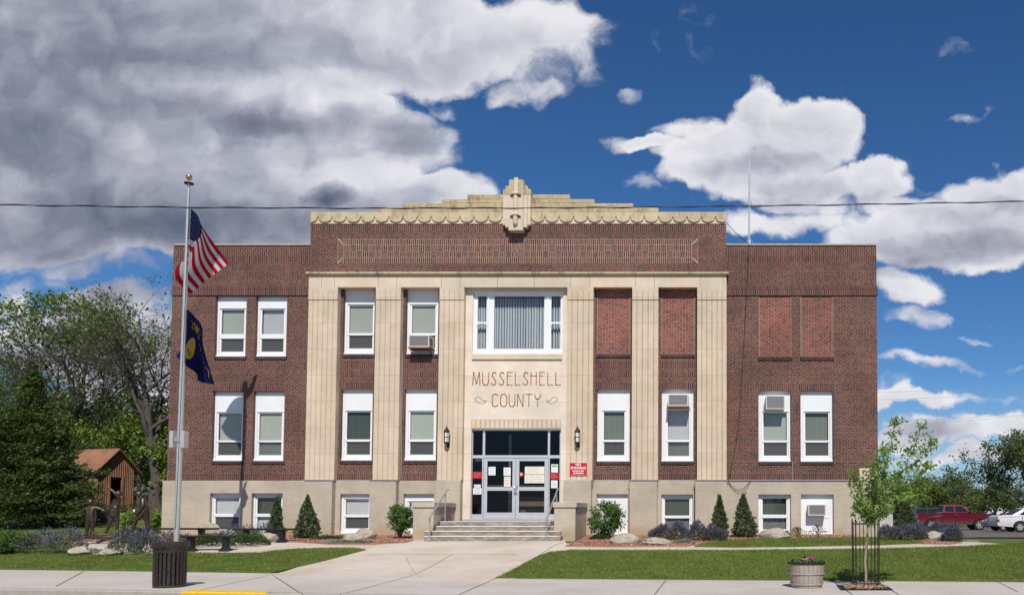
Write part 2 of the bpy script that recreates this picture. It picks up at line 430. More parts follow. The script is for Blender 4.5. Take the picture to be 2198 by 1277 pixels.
def concrete_wall():
    m, b, bs = mat_base('board_marked_concrete'); x, y, z = b.sep(objco(b)); v = b.xyz(b.m('ADD', x, y), z)
    n = b.smooth(b.noise(v, 1.1, 7, .66), .28, .72, .86, 1.1); k = b.smooth(b.noise(b.v('MULTIPLY', v, (1.2, 9, 1)), 2.2, 6, .7), .3, .75, .90, 1.06)
    c = b.scale((.50, .43, .34), b.m('MULTIPLY', n, k))
    pit = b.smooth(b.noise(v, 60, 3, .6), .66, .74); c = b.mix(b.m('MULTIPLY', pit, .25), c, (.18, .15, .11))
    low = b.m('MULTIPLY', b.smooth(z, .62, 1.25, 1, 0), b.smooth(b.noise(v, 1.7, 5, .6), .38, .62)); c = b.mix(b.m('MULTIPLY', low, .75), c, (.42, .285, .15))
    grime = b.smooth(b.noise(b.v('MULTIPLY', v, (3, .6, 1)), 1.5, 7, .75), .58, .74); c = b.mix(b.m('MULTIPLY', grime, .22), c, (.20, .17, .13))
    b.t.links.new(c, bs.inputs['Base Color']); bs.inputs['Roughness'].default_value = .9; bs.inputs['Specular IOR Level'].default_value = .2
    bp = b.n('ShaderNodeBump'); bp.inputs['Strength'].default_value = .5; bp.inputs['Distance'].default_value = .012
    b.set(bp.inputs['Height'], b.m('ADD', b.noise(v, 35, 6, .7), b.noise(b.v('MULTIPLY', v, (1, 10, 1)), 3, 4, .6))); b.t.links.new(bp.outputs[0], bs.inputs['Normal'])
    return m
M_conc = concrete_wall()
def stepmat():
    m, b, bs = mat_base('stained_step_concrete'); co = objco(b)
    g = b.smooth(b.noise(b.v('MULTIPLY', co, (1.0, 1, 3)), 2.6, 9, .75), .36, .60); c = b.mix(b.m('MULTIPLY', g, .75), (.42, .36, .28), (.12, .095, .078))
    b.t.links.new(c, bs.inputs['Base Color']); bs.inputs['Roughness'].default_value = .9
    return m
M_step = stepmat()
M_tread = simple('step_tread_concrete', (.50, .44, .35), .9, var=.15, vs=5)
M_landing = simple('reddish_landing_tile', (.24, .15, .12), .8, var=.2, vs=3)
M_white = simple('white_trim_paint', (.80, .81, .82), .45, var=.03, vs=2)
M_whiteb = simple('white_metal_panel', (.78, .79, .81), .5, var=.025, vs=1.5)
M_alu = simple('satin_aluminium', (.62, .64, .66), .38, .35, var=.05)
M_rail = simple('galvanised_rail', (.50, .50, .50), .42, .7, var=.15)
M_black = simple('black_powder_coat', (.010, .010, .012), .55, var=.3)
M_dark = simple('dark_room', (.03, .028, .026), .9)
M_iron = simple('lantern_iron', (.02, .02, .02), .5, .3)
M_roof = simple('roof_felt', (.09, .085, .08), .95)
M_coping = simple('coping_metal', (.42, .36, .27), .6, var=.15)
M_wood = simple('weathered_board', (.34, .13, .05), .8, var=.3, vs=12)
M_red = simple('sign_red', (.55, .012, .02), .4, var=.04)
M_signwhite = simple('sign_white', (.85, .84, .82), .4, var=.02)
M_paper = simple('notice_paper', (.82, .82, .86), .7, var=.05, vs=14)
M_papercream = simple('cream_chart_paper', (.80, .74, .62), .7, var=.08, vs=18)
M_print = simple('printed_grey_text', (.30, .30, .34), .7)
M_green = simple('print_green', (.25, .45, .12), .6)
M_lettering = simple('rust_stained_incision', (.40, .20, .095), .9, var=.35, vs=9)
M_gold = simple('gold_ball', (.72, .50, .20), .28, .9, var=.1)
M_polewhite = simple('pole_aluminium', (.70, .67, .62), .32, .6, var=.04)
M_cable = simple('black_cable', (.02, .02, .022), .6)
M_cablegrey = simple('grey_conduit', (.35, .35, .36), .5, .3)
M_acbeige = simple('air_conditioner_casing', (.62, .60, .54), .5, var=.06)
M_acgrille = None
def grille():
    m, b, bs = mat_base('air_conditioner_grille'); x, y, z = b.sep(objco(b))
    f = b.m('GREATER_THAN', b.m('FRACT', b.m('MULTIPLY', b.m('ADD', x, y), 42)), .5); g = b.m('GREATER_THAN', b.m('FRACT', b.m('MULTIPLY', z, 30)), .28)
    c = b.mix(b.m('MULTIPLY', f, g), (.14, .135, .14), (.30, .29, .29)); b.t.links.new(c, bs.inputs['Base Color']); bs.inputs['Roughness'].default_value = .6; bs.inputs['Metallic'].default_value = .3
    return m
M_acgrille = grille()

def glassmat(name, tint, refl=1.0, rough=.0):
    m, b, bs = mat_base(name); nt = b.t; nt.nodes.remove(bs)
    out = nt.nodes['Material Output']
    tr = b.n('ShaderNodeBsdfTransparent'); tr.inputs[0].default_value = (*tint, 1)
    gl = b.n('ShaderNodeBsdfGlossy'); gl.inputs['Roughness'].default_value = rough; gl.inputs[0].default_value = (.9, .95, 1, 1)
    bp = b.n('ShaderNodeBump'); bp.inputs['Strength'].default_value = .05; bp.inputs['Distance'].default_value = .05
    b.set(bp.inputs['Height'], b.noise(objco(b), 1.3, 2, .5)); nt.links.new(bp.outputs[0], gl.inputs['Normal'])
    ge = b.n('ShaderNodeNewGeometry'); dt = b.m('ABSOLUTE', b.v('DOT_PRODUCT', ge.outputs['Normal'], ge.outputs['Incoming']))
    fz = b.m('ADD', b.m('MULTIPLY', b.m('POWER', b.m('SUBTRACT', 1, dt, clamp=True), 5), .92), .08)
    mx = b.n('ShaderNodeMixShader'); nt.links.new(b.m('MULTIPLY', fz, refl, clamp=True), mx.inputs[0])
    nt.links.new(tr.outputs[0], mx.inputs[1]); nt.links.new(gl.outputs[0], mx.inputs[2]); nt.links.new(mx.outputs[0], out.inputs[0])
    return m
M_glass = glassmat('window_glass', (.86, .88, .86), .65)
M_doorglass = glassmat('tinted_door_glass', (.46, .43, .40), .28)
def screenmat():
    m, b, bs = mat_base('insect_screen'); nt = b.t; out = nt.nodes['Material Output']
    bs.inputs['Base Color'].default_value = (.085, .085, .09, 1); bs.inputs['Roughness'].default_value = .7
    tr = b.n('ShaderNodeBsdfTransparent'); mx = b.n('ShaderNodeMixShader'); mx.inputs[0].default_value = .74
    nt.links.new(tr.outputs[0], mx.inputs[1]); nt.links.new(bs.outputs[0], mx.inputs[2]); nt.links.new(mx.outputs[0], out.inputs[0])
    return m
M_screen = screenmat()
M_blind = {k: simple('blind_'+k, c, .6, var=.05, vs=1) for k, c in dict(light=(.60, .62, .55), mid=(.26, .28, .22), dark=(.085, .10, .075), white=(.74, .73, .76), grey=(.22, .23, .23)).items()}
M_drape = simple('vertical_blind_cloth', (.60, .64, .70), .8, var=.06)
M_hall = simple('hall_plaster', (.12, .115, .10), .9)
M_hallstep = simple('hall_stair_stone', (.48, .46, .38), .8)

def groundmat(name, cols, scales, rough=.95, bump=.4, bscale=60):
    m, b, bs = mat_base(name); co = objco(b)
    a = b.smooth(b.noise(co, scales[0], 6, .6), .35, .65); c = b.smooth(b.noise(co, scales[1], 5, .65), .35, .7)
    col = b.mix(b.m('MULTIPLY', a, .8), cols[0], cols[1]); col = b.mix(b.m('MULTIPLY', c, .6), col, cols[2])
    b.t.links.new(col, bs.inputs['Base Color']); bs.inputs['Roughness'].default_value = rough; bs.inputs['Specular IOR Level'].default_value = .2
    bp = b.n('ShaderNodeBump'); bp.inputs['Strength'].default_value = bump; bp.inputs['Distance'].default_value = .02
    b.set(bp.inputs['Height'], b.noise(co, bscale, 5, .7)); b.t.links.new(bp.outputs[0], bs.inputs['Normal'])
    return m
M_ground = groundmat('field_grass', [(.11, .14, .04), (.13, .15, .05), (.08, .11, .03)], [.15, 3])
M_lawn = groundmat('lawn_turf', [(.10, .145, .03), (.13, .17, .04), (.075, .11, .022)], [.5, 9])
def walkmat(name, col, dcol, rough=.9):
    m, b, bs = mat_base(name); co = objco(b)
    a = b.smooth(b.noise(co, .5, 7, .62), .38, .68); c = b.smooth(b.noise(co, 28, 5, .7), .3, .7, .93, 1.06)
    sp = b.smooth(b.noise(co, 9, 2, .5), .70, .74)
    k = b.mix(b.m('MULTIPLY', a, .75), col, dcol); wet = b.smooth(b.noise(b.v('MULTIPLY', co, (1, 2.2, 1)), .9, 6, .7), .56, .74); k = b.mix(b.m('MULTIPLY', wet, .35), k, (dcol[0]*.82, dcol[1]*.72, dcol[2]*.60)); k = b.mix(b.m('MULTIPLY', sp, .35), k, (dcol[0]*.5, dcol[1]*.5, dcol[2]*.5))
    k = b.v('SCALE', k); b.set(k.node.inputs['Scale'], c)
    b.t.links.new(k, bs.inputs['Base Color']); bs.inputs['Roughness'].default_value = rough; bs.inputs['Specular IOR Level'].default_value = .2
    bp = b.n('ShaderNodeBump'); bp.inputs['Strength'].default_value = .25; bp.inputs['Distance'].default_value = .01
    b.set(bp.inputs['Height'], b.noise(co, 90, 4, .7)); b.t.links.new(bp.outputs[0], bs.inputs['Normal'])
    return m
M_walk = walkmat('pale_concrete', (.62, .545, .47), (.50, .41, .31))
M_side = walkmat('sidewalk_concrete', (.56, .51, .455), (.48, .42, .36))
M_joint = simple('control_joint', (.20, .17, .14), .95)
M_asph = groundmat('worn_asphalt', [(.15, .13, .115), (.19, .165, .145), (.12, .105, .095)], [.4, 12], bump=.5)
M_curb = simple('curb_concrete', (.40, .36, .31), .9, var=.15)
M_yellow = simple('yellow_curb_paint', (.80, .50, .02), .6, var=.12, vs=10)
M_tactile = simple('red_tactile_paving', (.50, .20, .17), .8, var=.12)
M_mulch = simple('red_lava_mulch', (.35, .18, .13), .95, var=.35, vs=25, bump=.8)
M_mline = simple('white_road_paint', (.75, .74, .70), .7, var=.1)

def leafmat(name, c1, c2, tr=.30, rough=.5, gl=.3, c3=None, tt=(1.25, 1.35, .55), dry=False):
    m, b, bs = mat_base(name); nt = b.t
    g = b.n('ShaderNodeNewGeometry').outputs['Random Per Island']
    col = b.mix(g, c1, c2)
    co = objco(b); nz = b.smooth(b.noise(co, 1.6, 3, .5), .38, .66); c3 = c3 or tuple(q*.62 for q in c1)
    col = b.mix(b.m('MULTIPLY', nz, .6), col, c3)
    if dry:
        col = b.mix(b.m('MULTIPLY', b.smooth(b.noise(co, .8, 6, .7), .55, .72), .42), col, (.27, .235, .09)); col = b.mix(b.m('MULTIPLY', b.smooth(b.noise(b.v('ADD', co, (9, 3, 0)), 2.6, 3, .6), .60, .66), .5), col, (.07, .15, .03))
    nt.links.new(col, bs.inputs['Base Color']); bs.inputs['Roughness'].default_value = rough; bs.inputs['Specular IOR Level'].default_value = gl
    ts = b.n('ShaderNodeBsdfTranslucent'); nt.links.new(b.mix(1.0, col, tt, 'MULTIPLY'), ts.inputs[0])
    mx = b.n('ShaderNodeMixShader'); mx.inputs[0].default_value = tr
    nt.links.new(bs.outputs[0], mx.inputs[1]); nt.links.new(ts.outputs[0], mx.inputs[2]); nt.links.new(mx.outputs[0], nt.nodes['Material Output'].inputs[0])
    return m
M_blade = leafmat('grass_blade', (.145, .195, .032), (.24, .275, .062), .25, c3=(.10, .15, .026), dry=True)
M_leafA = leafmat('spring_leaf', (.14, .215, .032), (.26, .34, .07))
M_leafB = leafmat('olive_leaf', (.12, .165, .04), (.21, .26, .075))
M_leafY = leafmat('young_ash_leaf', (.17, .28, .045), (.30, .42, .11), .4)
M_leafD = leafmat('cottonwood_leaf', (.10, .14, .055), (.17, .22, .10))
M_cedar = leafmat('cedar_spray', (.055, .09, .02), (.12, .165, .04), .25)
M_spruce = leafmat('dwarf_spruce_needle', (.075, .12, .05), (.14, .19, .09), .2)
M_shrub = leafmat('shrub_leaf', (.05, .12, .02), (.12, .23, .05), .3)
M_jun = leafmat('spreading_juniper_needle', (.04, .085, .02), (.10, .16, .04), .2)
M_catf = leafmat('catmint_leaf', (.11, .15, .075), (.18, .22, .12), .2)
M_catp = leafmat('catmint_flower', (.10, .095, .17), (.19, .17, .27), .25, c3=(.09, .095, .11))
M_silver = leafmat('silver_groundcover_leaf', (.20, .25, .20), (.32, .36, .30), .2)
M_bark = simple('grey_bark', (.16, .13, .10), .95, var=.35, vs=8, bump=.8, bs_=25, stretch=(1, 1, .3))
M_barkd = simple('dark_bark', (.085, .072, .06), .95, var=.35, vs=8)
M_barky = simple('young_bark', (.34, .25, .19), .9, var=.25, vs=14)
M_rock = groundmat('sandstone_boulder', [(.42, .36, .27), (.52, .47, .38), (.24, .19, .13)], [1.6, 5], bump=.9, bscale=14)
M_bronze = simple('dark_bronze', (.095, .072, .05), .40, .65, var=.35, vs=7, bump=.3, bs_=30)
M_rust = simple('rusty_corrugated_steel', (.29, .135, .078), .8, .1, var=.28, vs=2.5, stretch=(1, 1, .4))
M_rustd = simple('rusty_batten_steel', (.25, .12, .068), .85, .1, var=.28, vs=3)
M_canbrown = simple('dark_brown_steel_slat', (.050, .038, .030), .5, .3, var=.4, vs=14)
# ------------------------------------------------------------------ the courthouse
YW = 30.0; YB = 30.02; YP = 29.74; YF = 29.78
court = thing('courthouse', 'two storey brown brick courthouse with pale stone pilasters and a stepped parapet', 'courthouse', (0, 0, 0))
def X(px, py=700, Y=YW): return Xp(px, py, Y)
def Z(py, Y=YW): return Zp(py, Y)
XL = (X(371.5, 600)+X(357.5, 1020))/2; XR = (X(1881, 600)+X(1885, 1000))/2
PIL = [(661.5,724),(806,859.5),(943,996),(1217.5,1273.5),(1357,1413),(1496.5,1559.5)]
PX = [(X(a, 660, YP), X(b_, 660, YP)) for a, b_ in PIL]
ZF = Z(1031)                       # top of the concrete base
ZTOP = Z(527); ZGR = -.05
BASE_Y = 29.92

# name: opening x0,x1,y0,y1 ; panel bottom ; glass x0,x1 ; upper y0,y1 ; lower y0,y1 ; blind upper, blind lower
WIN = [
 ('a', 461.8,528, 635,765, 474.5,523, 665,717, 727,755, 'light','screen'),
 ('a', 548.6,615, 635,765, 561,608.5, 665,717, 727,755, 'white','screen'),
 ('a', 455.8,521, 840,989, 468,517.5, 887,945, 949,977, 'light','screen'),
 ('a', 543,609.5, 840,989, 555.5,604, 887,945, 949,977, 'light','lightscreen'),
 ('b', 737,803.7, 612,760, 749,799.5, 656,715, 720,748, 'light','screen'),
 ('b', 871.5,940.5, 612,760, 883.5,934, 656,715, 720,748, 'light','screen'),
 ('b', 731.5,799, 835,988, 744,794.5, 884,942.6, 948,976, 'dark','screen'),
 ('b', 867.5,936.5, 835,988, 880,930.5, 884,942.6, 948,976, 'light','screen'),
 ('b', 1281,1352, 835,990, 1296,1340, 884,943.5, 948.5,977, 'mid','screen'),
 ('b', 1419.8,1489.4, 835,990, 1433.5,1479, 881,943.5, 948.5,979, 'white','lightscreen'),
 ('a', 1628.3,1698, 838.5,990.5, 1639,1689, 886,945, 949.5,978, 'light','screen'),
 ('a', 1718.5,1788.5, 838.5,990.5, 1728.5,1778, 886,945, 949.5,978, 'mid','screen'),
]
BWIN = [
 (449.5,516, 1058,1147, 461,512, 1069,1102, 1109,1136, 'white','screen'),
 (539,606, 1058,1147, 551,602, 1068,1102, 1109,1136, 'dark','white'),
 (729,793.3, 1059.6,1145, 741,790.5, 1072,1104, 1110,1134, 'white','screen'),
 (865,931.6, 1059.6,1145, 878,927, 1078,1104, 1110,1134, 'white','screen'),
 (1280,1348, 1060,1147, 1301,1327, 1086,1112, 1118,1134, 'mid','screen'),
 (1419.5,1487.5, 1060.5,1147, 1427,1479.5, 1071,1106, 1112,1141, 'dark','grey'),
 (1628,1698, 1060.5,1145, 1637,1688, 1069.5,1104, 1111.5,1136, 'dark','grey'),
 (1719.5,1790, 1060.5,1146, None,None, 0,0, 0,0, None,None),
]
def hole(x0, x1, y0, y1, Y=YW):
    ym = (y0+y1)/2; return (X(x0, ym, Y), X(x1, ym, Y), Z(y1, Y), Z(y0, Y))

# --- brick walls
wl = MB(); wr = MB()
hl = [hole(*w[1:5]) for w in WIN if w[0] == 'a' and w[1] < 700]; hr = [hole(*w[1:5]) for w in WIN if w[0] == 'a' and w[1] > 700]
fill = [(1629,1698.5,634.5,766),(1719,1788.5,634.5,766)]
hf = [hole(*f) for f in fill]
xl1 = PX[0][0]+.05; xr0 = PX[5][1]-.05
wall(wl, XL, xl1, ZF, ZTOP, YW, hl, M_brick); wall(wr, xr0, XR, ZF, ZTOP, YW, hr+hf, M_brick)
for w_, xx in ((wl, XL), (wr, XR)):
    w_.quad((xx, YW, ZF), (xx, YW+16, ZF), (xx, YW+16, ZTOP), (xx, YW, ZTOP), M_brick)
wl.quad((XL, YW+16, ZF), (xl1+5, YW+16, ZF), (xl1+5, YW+16, ZTOP), (XL, YW+16, ZTOP), M_brick)
wr.quad((xr0-5, YW+16, ZF), (XR, YW+16, ZF), (XR, YW+16, ZTOP), (xr0-5, YW+16, ZTOP), M_brick)
wl.build('brick_wall', court); wr.build('brick_wall', court)
wc = MB()
hc = [hole(*w[1:5], Y=YB) for w in WIN if w[0] == 'b']
hc = [(a, b_, c, d) for a, b_, c, d in hc]
fillc = [(1281.8,1352.5,612,760.5),(1420,1490.5,612,760.5)]; hcf = [hole(*f, Y=YB) for f in fillc]
xe0 = X(999, 800, 30.0)-.35; xe1 = X(1217, 800, 30.0)+.35
ztopb = Z(604, YB)
wall(wc, PX[0][0]+.06, xe0, ZF, ztopb, YB, [h for h in hc+hcf if h[1] < 0 and h[0] < xe0], M_brick)
wc.build('brick_wall', court); wc = MB()
wall(wc, xe1, PX[5][1]-.06, ZF, ztopb, YB, [h for h in hc+hcf if h[0] > xe1-.01], M_brick)
wc.build('brick_wall', court)
# --- bricked-up windows
for h in hf+hcf:
    Yh = YW if h in hf else YB
    m = MB(); m.box(h[0], h[1], Yh+.025, Yh+.10, h[2], h[3], M_infill)
    m.box(h[0]-.008, h[0]+.014, Yh+.012, Yh+.03, h[2], h[3], M_coping); m.box(h[1]-.014, h[1]+.008, Yh+.012, Yh+.03, h[2], h[3], M_coping)
    o = m.build('bricked_up_window', court); o['label'] = 'window opening filled with brighter red brick'
# --- brick bands, sills and lintels
def band(x0, x1, y0, y1, Yf, proud, mat, name='soldier_course', py=None):
    m = MB(); m.box(x0, x1, Yf-proud, Yf+.05, Z(y1, Yf-proud), Z(y0, Yf-proud), mat); return m.build(name, court)
for a, b_ in ((XL, PX[0][0]+.04), (PX[5][1]-.04, XR)):
    e0 = .03 if a == XL else 0; e1 = .03 if b_ == XR else 0
    band(a+.0, b_-.0, 530, 550.5, YW, .004, M_soldier2); band(a, b_, 551.5, 563.5, YW, .006, M_soldier)
    band(a-e0, b_+e1, 613.5, 621, YW, .004, M_soldier); band(a-e0*1.3, b_+e1*1.3, 622, 633.5, YW, .04, M_soldier)
    band(a-e0*.3, b_+e1*.3, 1018.5, 1030, YW, .006, M_soldier)
for a, b_ in zip(PX[:2]+PX[3:5], PX[1:3]+PX[4:6]):
    band(a[1], b_[0], 1018.5, 1030, YB, .006, M_soldier)
def lint(x0, x1, y0, Yf, hh=12.5, ex=3): return band(X(x0-ex, y0, Yf), X(x1+ex, y0, Yf), y0-hh-.5, y0-.6, Yf, .005, M_soldier, 'brick_lintel')
def sill(x0, x1, y1, Yf): return band(X(x0-1.5, y1, Yf), X(x1+1.5, y1, Yf), y1+.3, y1+6.5, Yf, .035, M_sill, 'brick_sill')
for w in WIN:
    Yf = YW if w[0] == 'a' else YB
    if w[3] > 700: lint(w[1], w[2], w[3], Yf)
    sill(w[1], w[2], w[4], Yf)
for f in fill: sill(f[0], f[1], f[3], YW)
for f in fillc: sill(f[0], f[1], f[3], YB)
for w in [w for w in WIN if w[0] == 'b' and w[3] < 700]+[(0,)+f for f in fillc]:
    xa, xb = X(w[1]-5, 790, YB), X(w[2]+1, 790, YB)
    band(xa, xb, 778, 789, YB, .005, M_soldier); band(xa, xb, 799, 809.5, YB, .005, M_soldier)
# --- copings and roofs
for a, b_ in ((XL, PX[0][0]+.3), (PX[5][1]-.3, XR)):
    m = MB(); m.box(a+.05-.0, b_-.0, YW-.035, YW+.35, ZTOP, ZTOP+.055, M_coping); m.build('coping', court)
m = MB(); m.box(XL+.1, XR-.1, YW+.3, YW+15.9, ZTOP-.55, ZTOP-.45, M_roof); m.build('roof', court)
# inner side of parapet
m = MB(); m.box(XL+.05, XR-.05, YW+.2, YW+.3, ZTOP-.5, ZTOP-.002, M_brick); m.build('parapet_back', court)

# --- concrete base
def base_section(x0, x1, Yf, holes, top=None):
    m = MB(); zt = ZF if top is None else top
    wall(m, x0, x1, ZGR, zt, Yf, holes, M_conc, depth=.16)
    m.quad((x0, Yf, zt), (x1, Yf, zt), (x1, YW+.3, zt), (x0, YW+.3, zt), M_conc)
    m.quad((x0, Yf, ZGR), (x0, Yf, zt), (x0, YW+.2, zt), (x0, YW+.2, ZGR), M_conc)
    m.quad((x1, Yf, ZGR), (x1, YW+.2, ZGR), (x1, YW+.2, zt), (x1, Yf, zt), M_conc)
    return m
XBL = XL-.09; XBR = XR+.04
bh = [hole(*w[:4], Y=BASE_Y) for w in BWIN]
m = base_section(XBL, PX[0][0]-.10, BASE_Y, [h for h in bh if h[1] < PX[0][0]]); m.quad((XBL, BASE_Y, ZGR), (XBL, BASE_Y, ZF), (XBL, 46, ZF), (XBL, 46, ZGR), M_conc)
m.build('concrete_base', court)
m = base_section(PX[5][1]+.02, XBR, BASE_Y, [h for h in bh if h[0] > PX[5][1]]); m.quad((XBR, BASE_Y, ZGR), (XBR, 46, ZGR), (XBR, 46, ZF), (XBR, BASE_Y, ZF), M_conc)
m.build('concrete_base', court)
for i, (a, b_) in enumerate(PX):
    a2, b2 = a-(.10 if i == 0 else .06), b_+(.02 if i == 5 else -.02)
    m = MB(); m.box(a2, b2, YP-.07, YW+.2, ZGR, ZF-.004, M_conc, ch=.012); m.build('pier_base', court)
for a, b_ in ((0, 1), (1, 2), (3, 4), (4, 5)):
    x0, x1 = PX[a][1]-.025, PX[b_][0]-.055
    base_section(x0, x1, BASE_Y+.02, [h for h in bh if x0 < h[0] < x1], top=ZF-.002).build('concrete_base', court)

# --- pilasters with fluted shafts
ZS = Z(616.5, YP); ZC = Z(643.5, YP)
for i, (a, b_) in enumerate(PX):
    ng = 5 if i in (0, 5) else 4
    w_ = b_-a; m = MB()
    inset = .16 if ng == 5 else .165; xs = [a+inset+(w_-2*inset)*k/(ng-1) for k in range(ng)]
    def prof(z0, z1, yf, gw, gd):
        pts = [(a, yf)]
        for q in xs: pts += [(q-gw, yf), (q, yf+gd), (q+gw, yf)]
        pts += [(b_, yf), (b_, YW+.1), (a, YW+.1)]
        n = len(pts); vs = [(x, y, z0) for x, y in pts]+[(x, y, z1) for x, y in pts]
        fs = [(k, (k+1) % n, (k+1) % n+n, k+n) for k in range(n)]+[tuple(range(n, 2*n))]+[tuple(range(n-1, -1, -1))]
        m.add(vs, fs, M_stone)
    prof(ZF, ZC, YP+.025, .016, .035)
    prof(ZC+.008, Z(625, YP), YP, .011, .025)
    m.box(a, b_, YP, YW+.1, Z(625, YP)+.0, ZS, M_stone)
    o = m.build('pilaster', court)
# --- stone band, cornice, frieze
XE0, XE1 = PX[0][0], PX[5][1]
m = MB(); m.box(XE0, XE1, YP, YW+.12, ZS, Z(589.5, YP), M_stoneplain)
for q in (690, 718, 812, 852, 948, 988, 1068, 1147, 1225, 1266, 1364, 1405, 1503, 1552):
    xq = X(q, 602, YP); m.box(xq-.006, xq+.006, YP-.003, YP+.01, ZS, Z(589.5, YP), M_joint)
m.build('stone_band', court)
m = MB(); m.box(XE0-.08, XE1+.08, YP-.10, YW+.12, Z(587.5, YP-.10), Z(583, YP-.10), M_stonew); m.box(XE0-.03, XE1+.03, YP-.045, YW+.12, Z(589.5, YP), Z(587.4, YP-.10), M_stonew); m.build('cornice', court)
xf0, xf1 = X(666, 530, YF), X(1559, 530, YF); zf0 = Z(583, YP-.1)-.0; zf1 = Z(481, YF)
m = MB(); wall(m, xf0, xf1, zf0-.05, zf1, YF, [], M_brick)
for q in (xf0, xf1): m.quad((q, YF, zf0), (q, YF+6, zf0), (q, YF+6, zf1), (q, YF, zf1), M_brick)
m.quad((xf0, YF+6, zf0), (xf1, YF+6, zf0), (xf1, YF+6, zf1), (xf0, YF+6, zf1), M_brick)
m.build('brick_frieze_wall', court)
band(xf0, xf1, 481.5, 498.5, YF, .004, M_soldier2)
# basket-weave panel, brick by brick
def rib(name, cols, k):
    m_, b, bs = mat_base(name); g = b.n('ShaderNodeNewGeometry').outputs['Random Per Island']
    r = b.n('ShaderNodeValToRGB'); b.set(r.inputs[0], g); r.color_ramp.interpolation = 'CONSTANT'
    e = r.color_ramp.elements; e[0].color = (*cols[0], 1); e[1].position = 1/len(cols); e[1].color = (*cols[1], 1)
    for i, c in enumerate(cols[2:], 2): q = e.new(i/len(cols)); q.color = (*c, 1)
    b.t.links.new(r.outputs[0], bs.inputs['Base Color']); bs.inputs['Roughness'].default_value = .85; return m_
M_loose = rib('panel_brick', [(.15,.052,.04),(.11,.042,.036),(.08,.034,.034),(.165,.056,.04),(.07,.036,.04),(.13,.046,.04)], 0)
M_mortar = simple('panel_mortar', tuple(q*1.15 for q in MORT), .9)
m = MB(); px0, px1 = X(725, 540, YF), X(1498, 540, YF); pz0, pz1 = Z(565.8, YF), Z(512.8, YF)
m.box(px0, px1, YF-.004, YF+.03, pz0, pz1, M_mortar)
u = (pz1-pz0)/4; mm = .009
def brk(x0, x1, z0, z1): m.box(x0+mm, x1-mm, YF-.0075, YF, z0+mm, z1-mm, M_loose)
ncell = round((px1-px0)/u)-2; uw = (px1-px0)/(ncell+2)
for c in range(-1, ncell+1):
    x0 = px0+(c+1)*uw
    for r in range(4):
        z0 = pz0+r*u; vert = (r in (0, 3)) if 0 <= c < ncell else False
        if 0 <= c < ncell and r in (1, 2): vert = (c+r) % 2 == 0
        for k in range(3):
            if vert: brk(x0+uw*k/3, x0+uw*(k+1)/3, z0, z0+u)
            else: brk(x0, x0+uw, z0+u*k/3, z0+u*(k+1)/3)
o = m.build('basket_weave_panel', court)
m = MB(); cxp, czp = (px0+px1)/2, (pz0+pz1)/2
def bar(xa, za, xb, zb, w_, mat, y=YF-.016):
    d = Vector((xb-xa, 0, zb-za)).normalized(); n_ = Vector((-d.z, 0, d.x))*w_/2
    A, B = Vector((xa, y, za)), Vector((xb, y, zb)); vs = [A-n_, B-n_, B+n_, A+n_]; vs += [q+Vector((0, .02, 0)) for q in vs]
    m.add(vs, [(0,1,2,3),(4,7,6,5),(0,4,5,1),(1,5,6,2),(2,6,7,3),(3,7,4,0)], mat)
m.add([(cxp-u*.98, YF-.014, czp), (cxp, YF-.014, czp-u*.98), (cxp+u*.98, YF-.014, czp), (cxp, YF-.014, czp+u*.98)], [(0,1,2,3)], M_brick)
for k in (.97, .55):
    for s1, s2 in ((1, 1), (1, -1), (-1, 1), (-1, -1)): bar(cxp+s1*u*k, czp, cxp, czp+s2*u*k, .016, M_mortar)
bar(cxp-.06, czp, cxp+.06, czp, .018, M_mortar); bar(cxp, czp-.07, cxp, czp+.07, .018, M_mortar, YF-.018)
m.build('brick_diamond', court)
for sx, xx in ((1, px0), (-1, px1)):
    m = MB(); bar(xx-.0, pz1, xx+sx*uw*.9, pz1-u*.9, .022, M_stoneplain); bar(xx, pz0, xx+sx*uw*.8, pz0+u*.9, .022, M_stoneplain); m.build('mitred_corner', court)

# --- scalloped stone frieze
YS = YF-.03
sx0, sx1 = X(668, 470, YS), X(1557.5, 470, YS)
z_a, z_b, zc, ztp = Z(481.5, YS), Z(476.3, YS-.05), Z(463, YS-.05), Z(455, YS-.05)
m = MB(); m.box(sx0, sx1, YS, YF+.4, zf1+.0, ztp-.02, M_stoneplain)
m.build('scallop_backing', court)
m = MB(); pitch = (X(1048.8, 470, YS)-X(683.7, 470, YS))/12; cusps = [X(683.7, 470, YS)+pitch*k for k in range(-1, 30)]
pts = []
for a in cusps:
    for k in range(10):
        t = k/10; x_ = a+pitch*t; z_ = zc-(zc-z_b)*sqrt(max(0, 1-(2*t-1)**2))**.85
        if sx0 < x_ < sx1: pts.append((x_, z_))
pts = [(sx0, pts[0][1])]+pts+[(sx1, pts[-1][1])]
vs = []; n = len(pts)
for x_, z_ in pts: vs += [(x_, YS-.05, z_), (x_, YS-.05, ztp), (x_, YF+.45, ztp), (x_, YS+.01, z_)]
fs = []
for i in range(n-1):
    a, b_ = 4*i, 4*i+4; fs += [(a, b_, b_+1, a+1), (a+1, b_+1, b_+2, a+2), (a+3, b_+3, b_, a)]
fs += [(0, 1, 2, 3), (4*n-4, 4*n-1, 4*n-2, 4*n-3)]
m.add(vs, fs, M_frieze)
for k in range(0, 9):
    xq = sx0+(sx1-sx0)*k/9+.0
    if k: m.box(xq-.006, xq+.006, YS-.053, YS, z_b+.12, ztp, M_joint)
m.build('scallop_frieze', court)
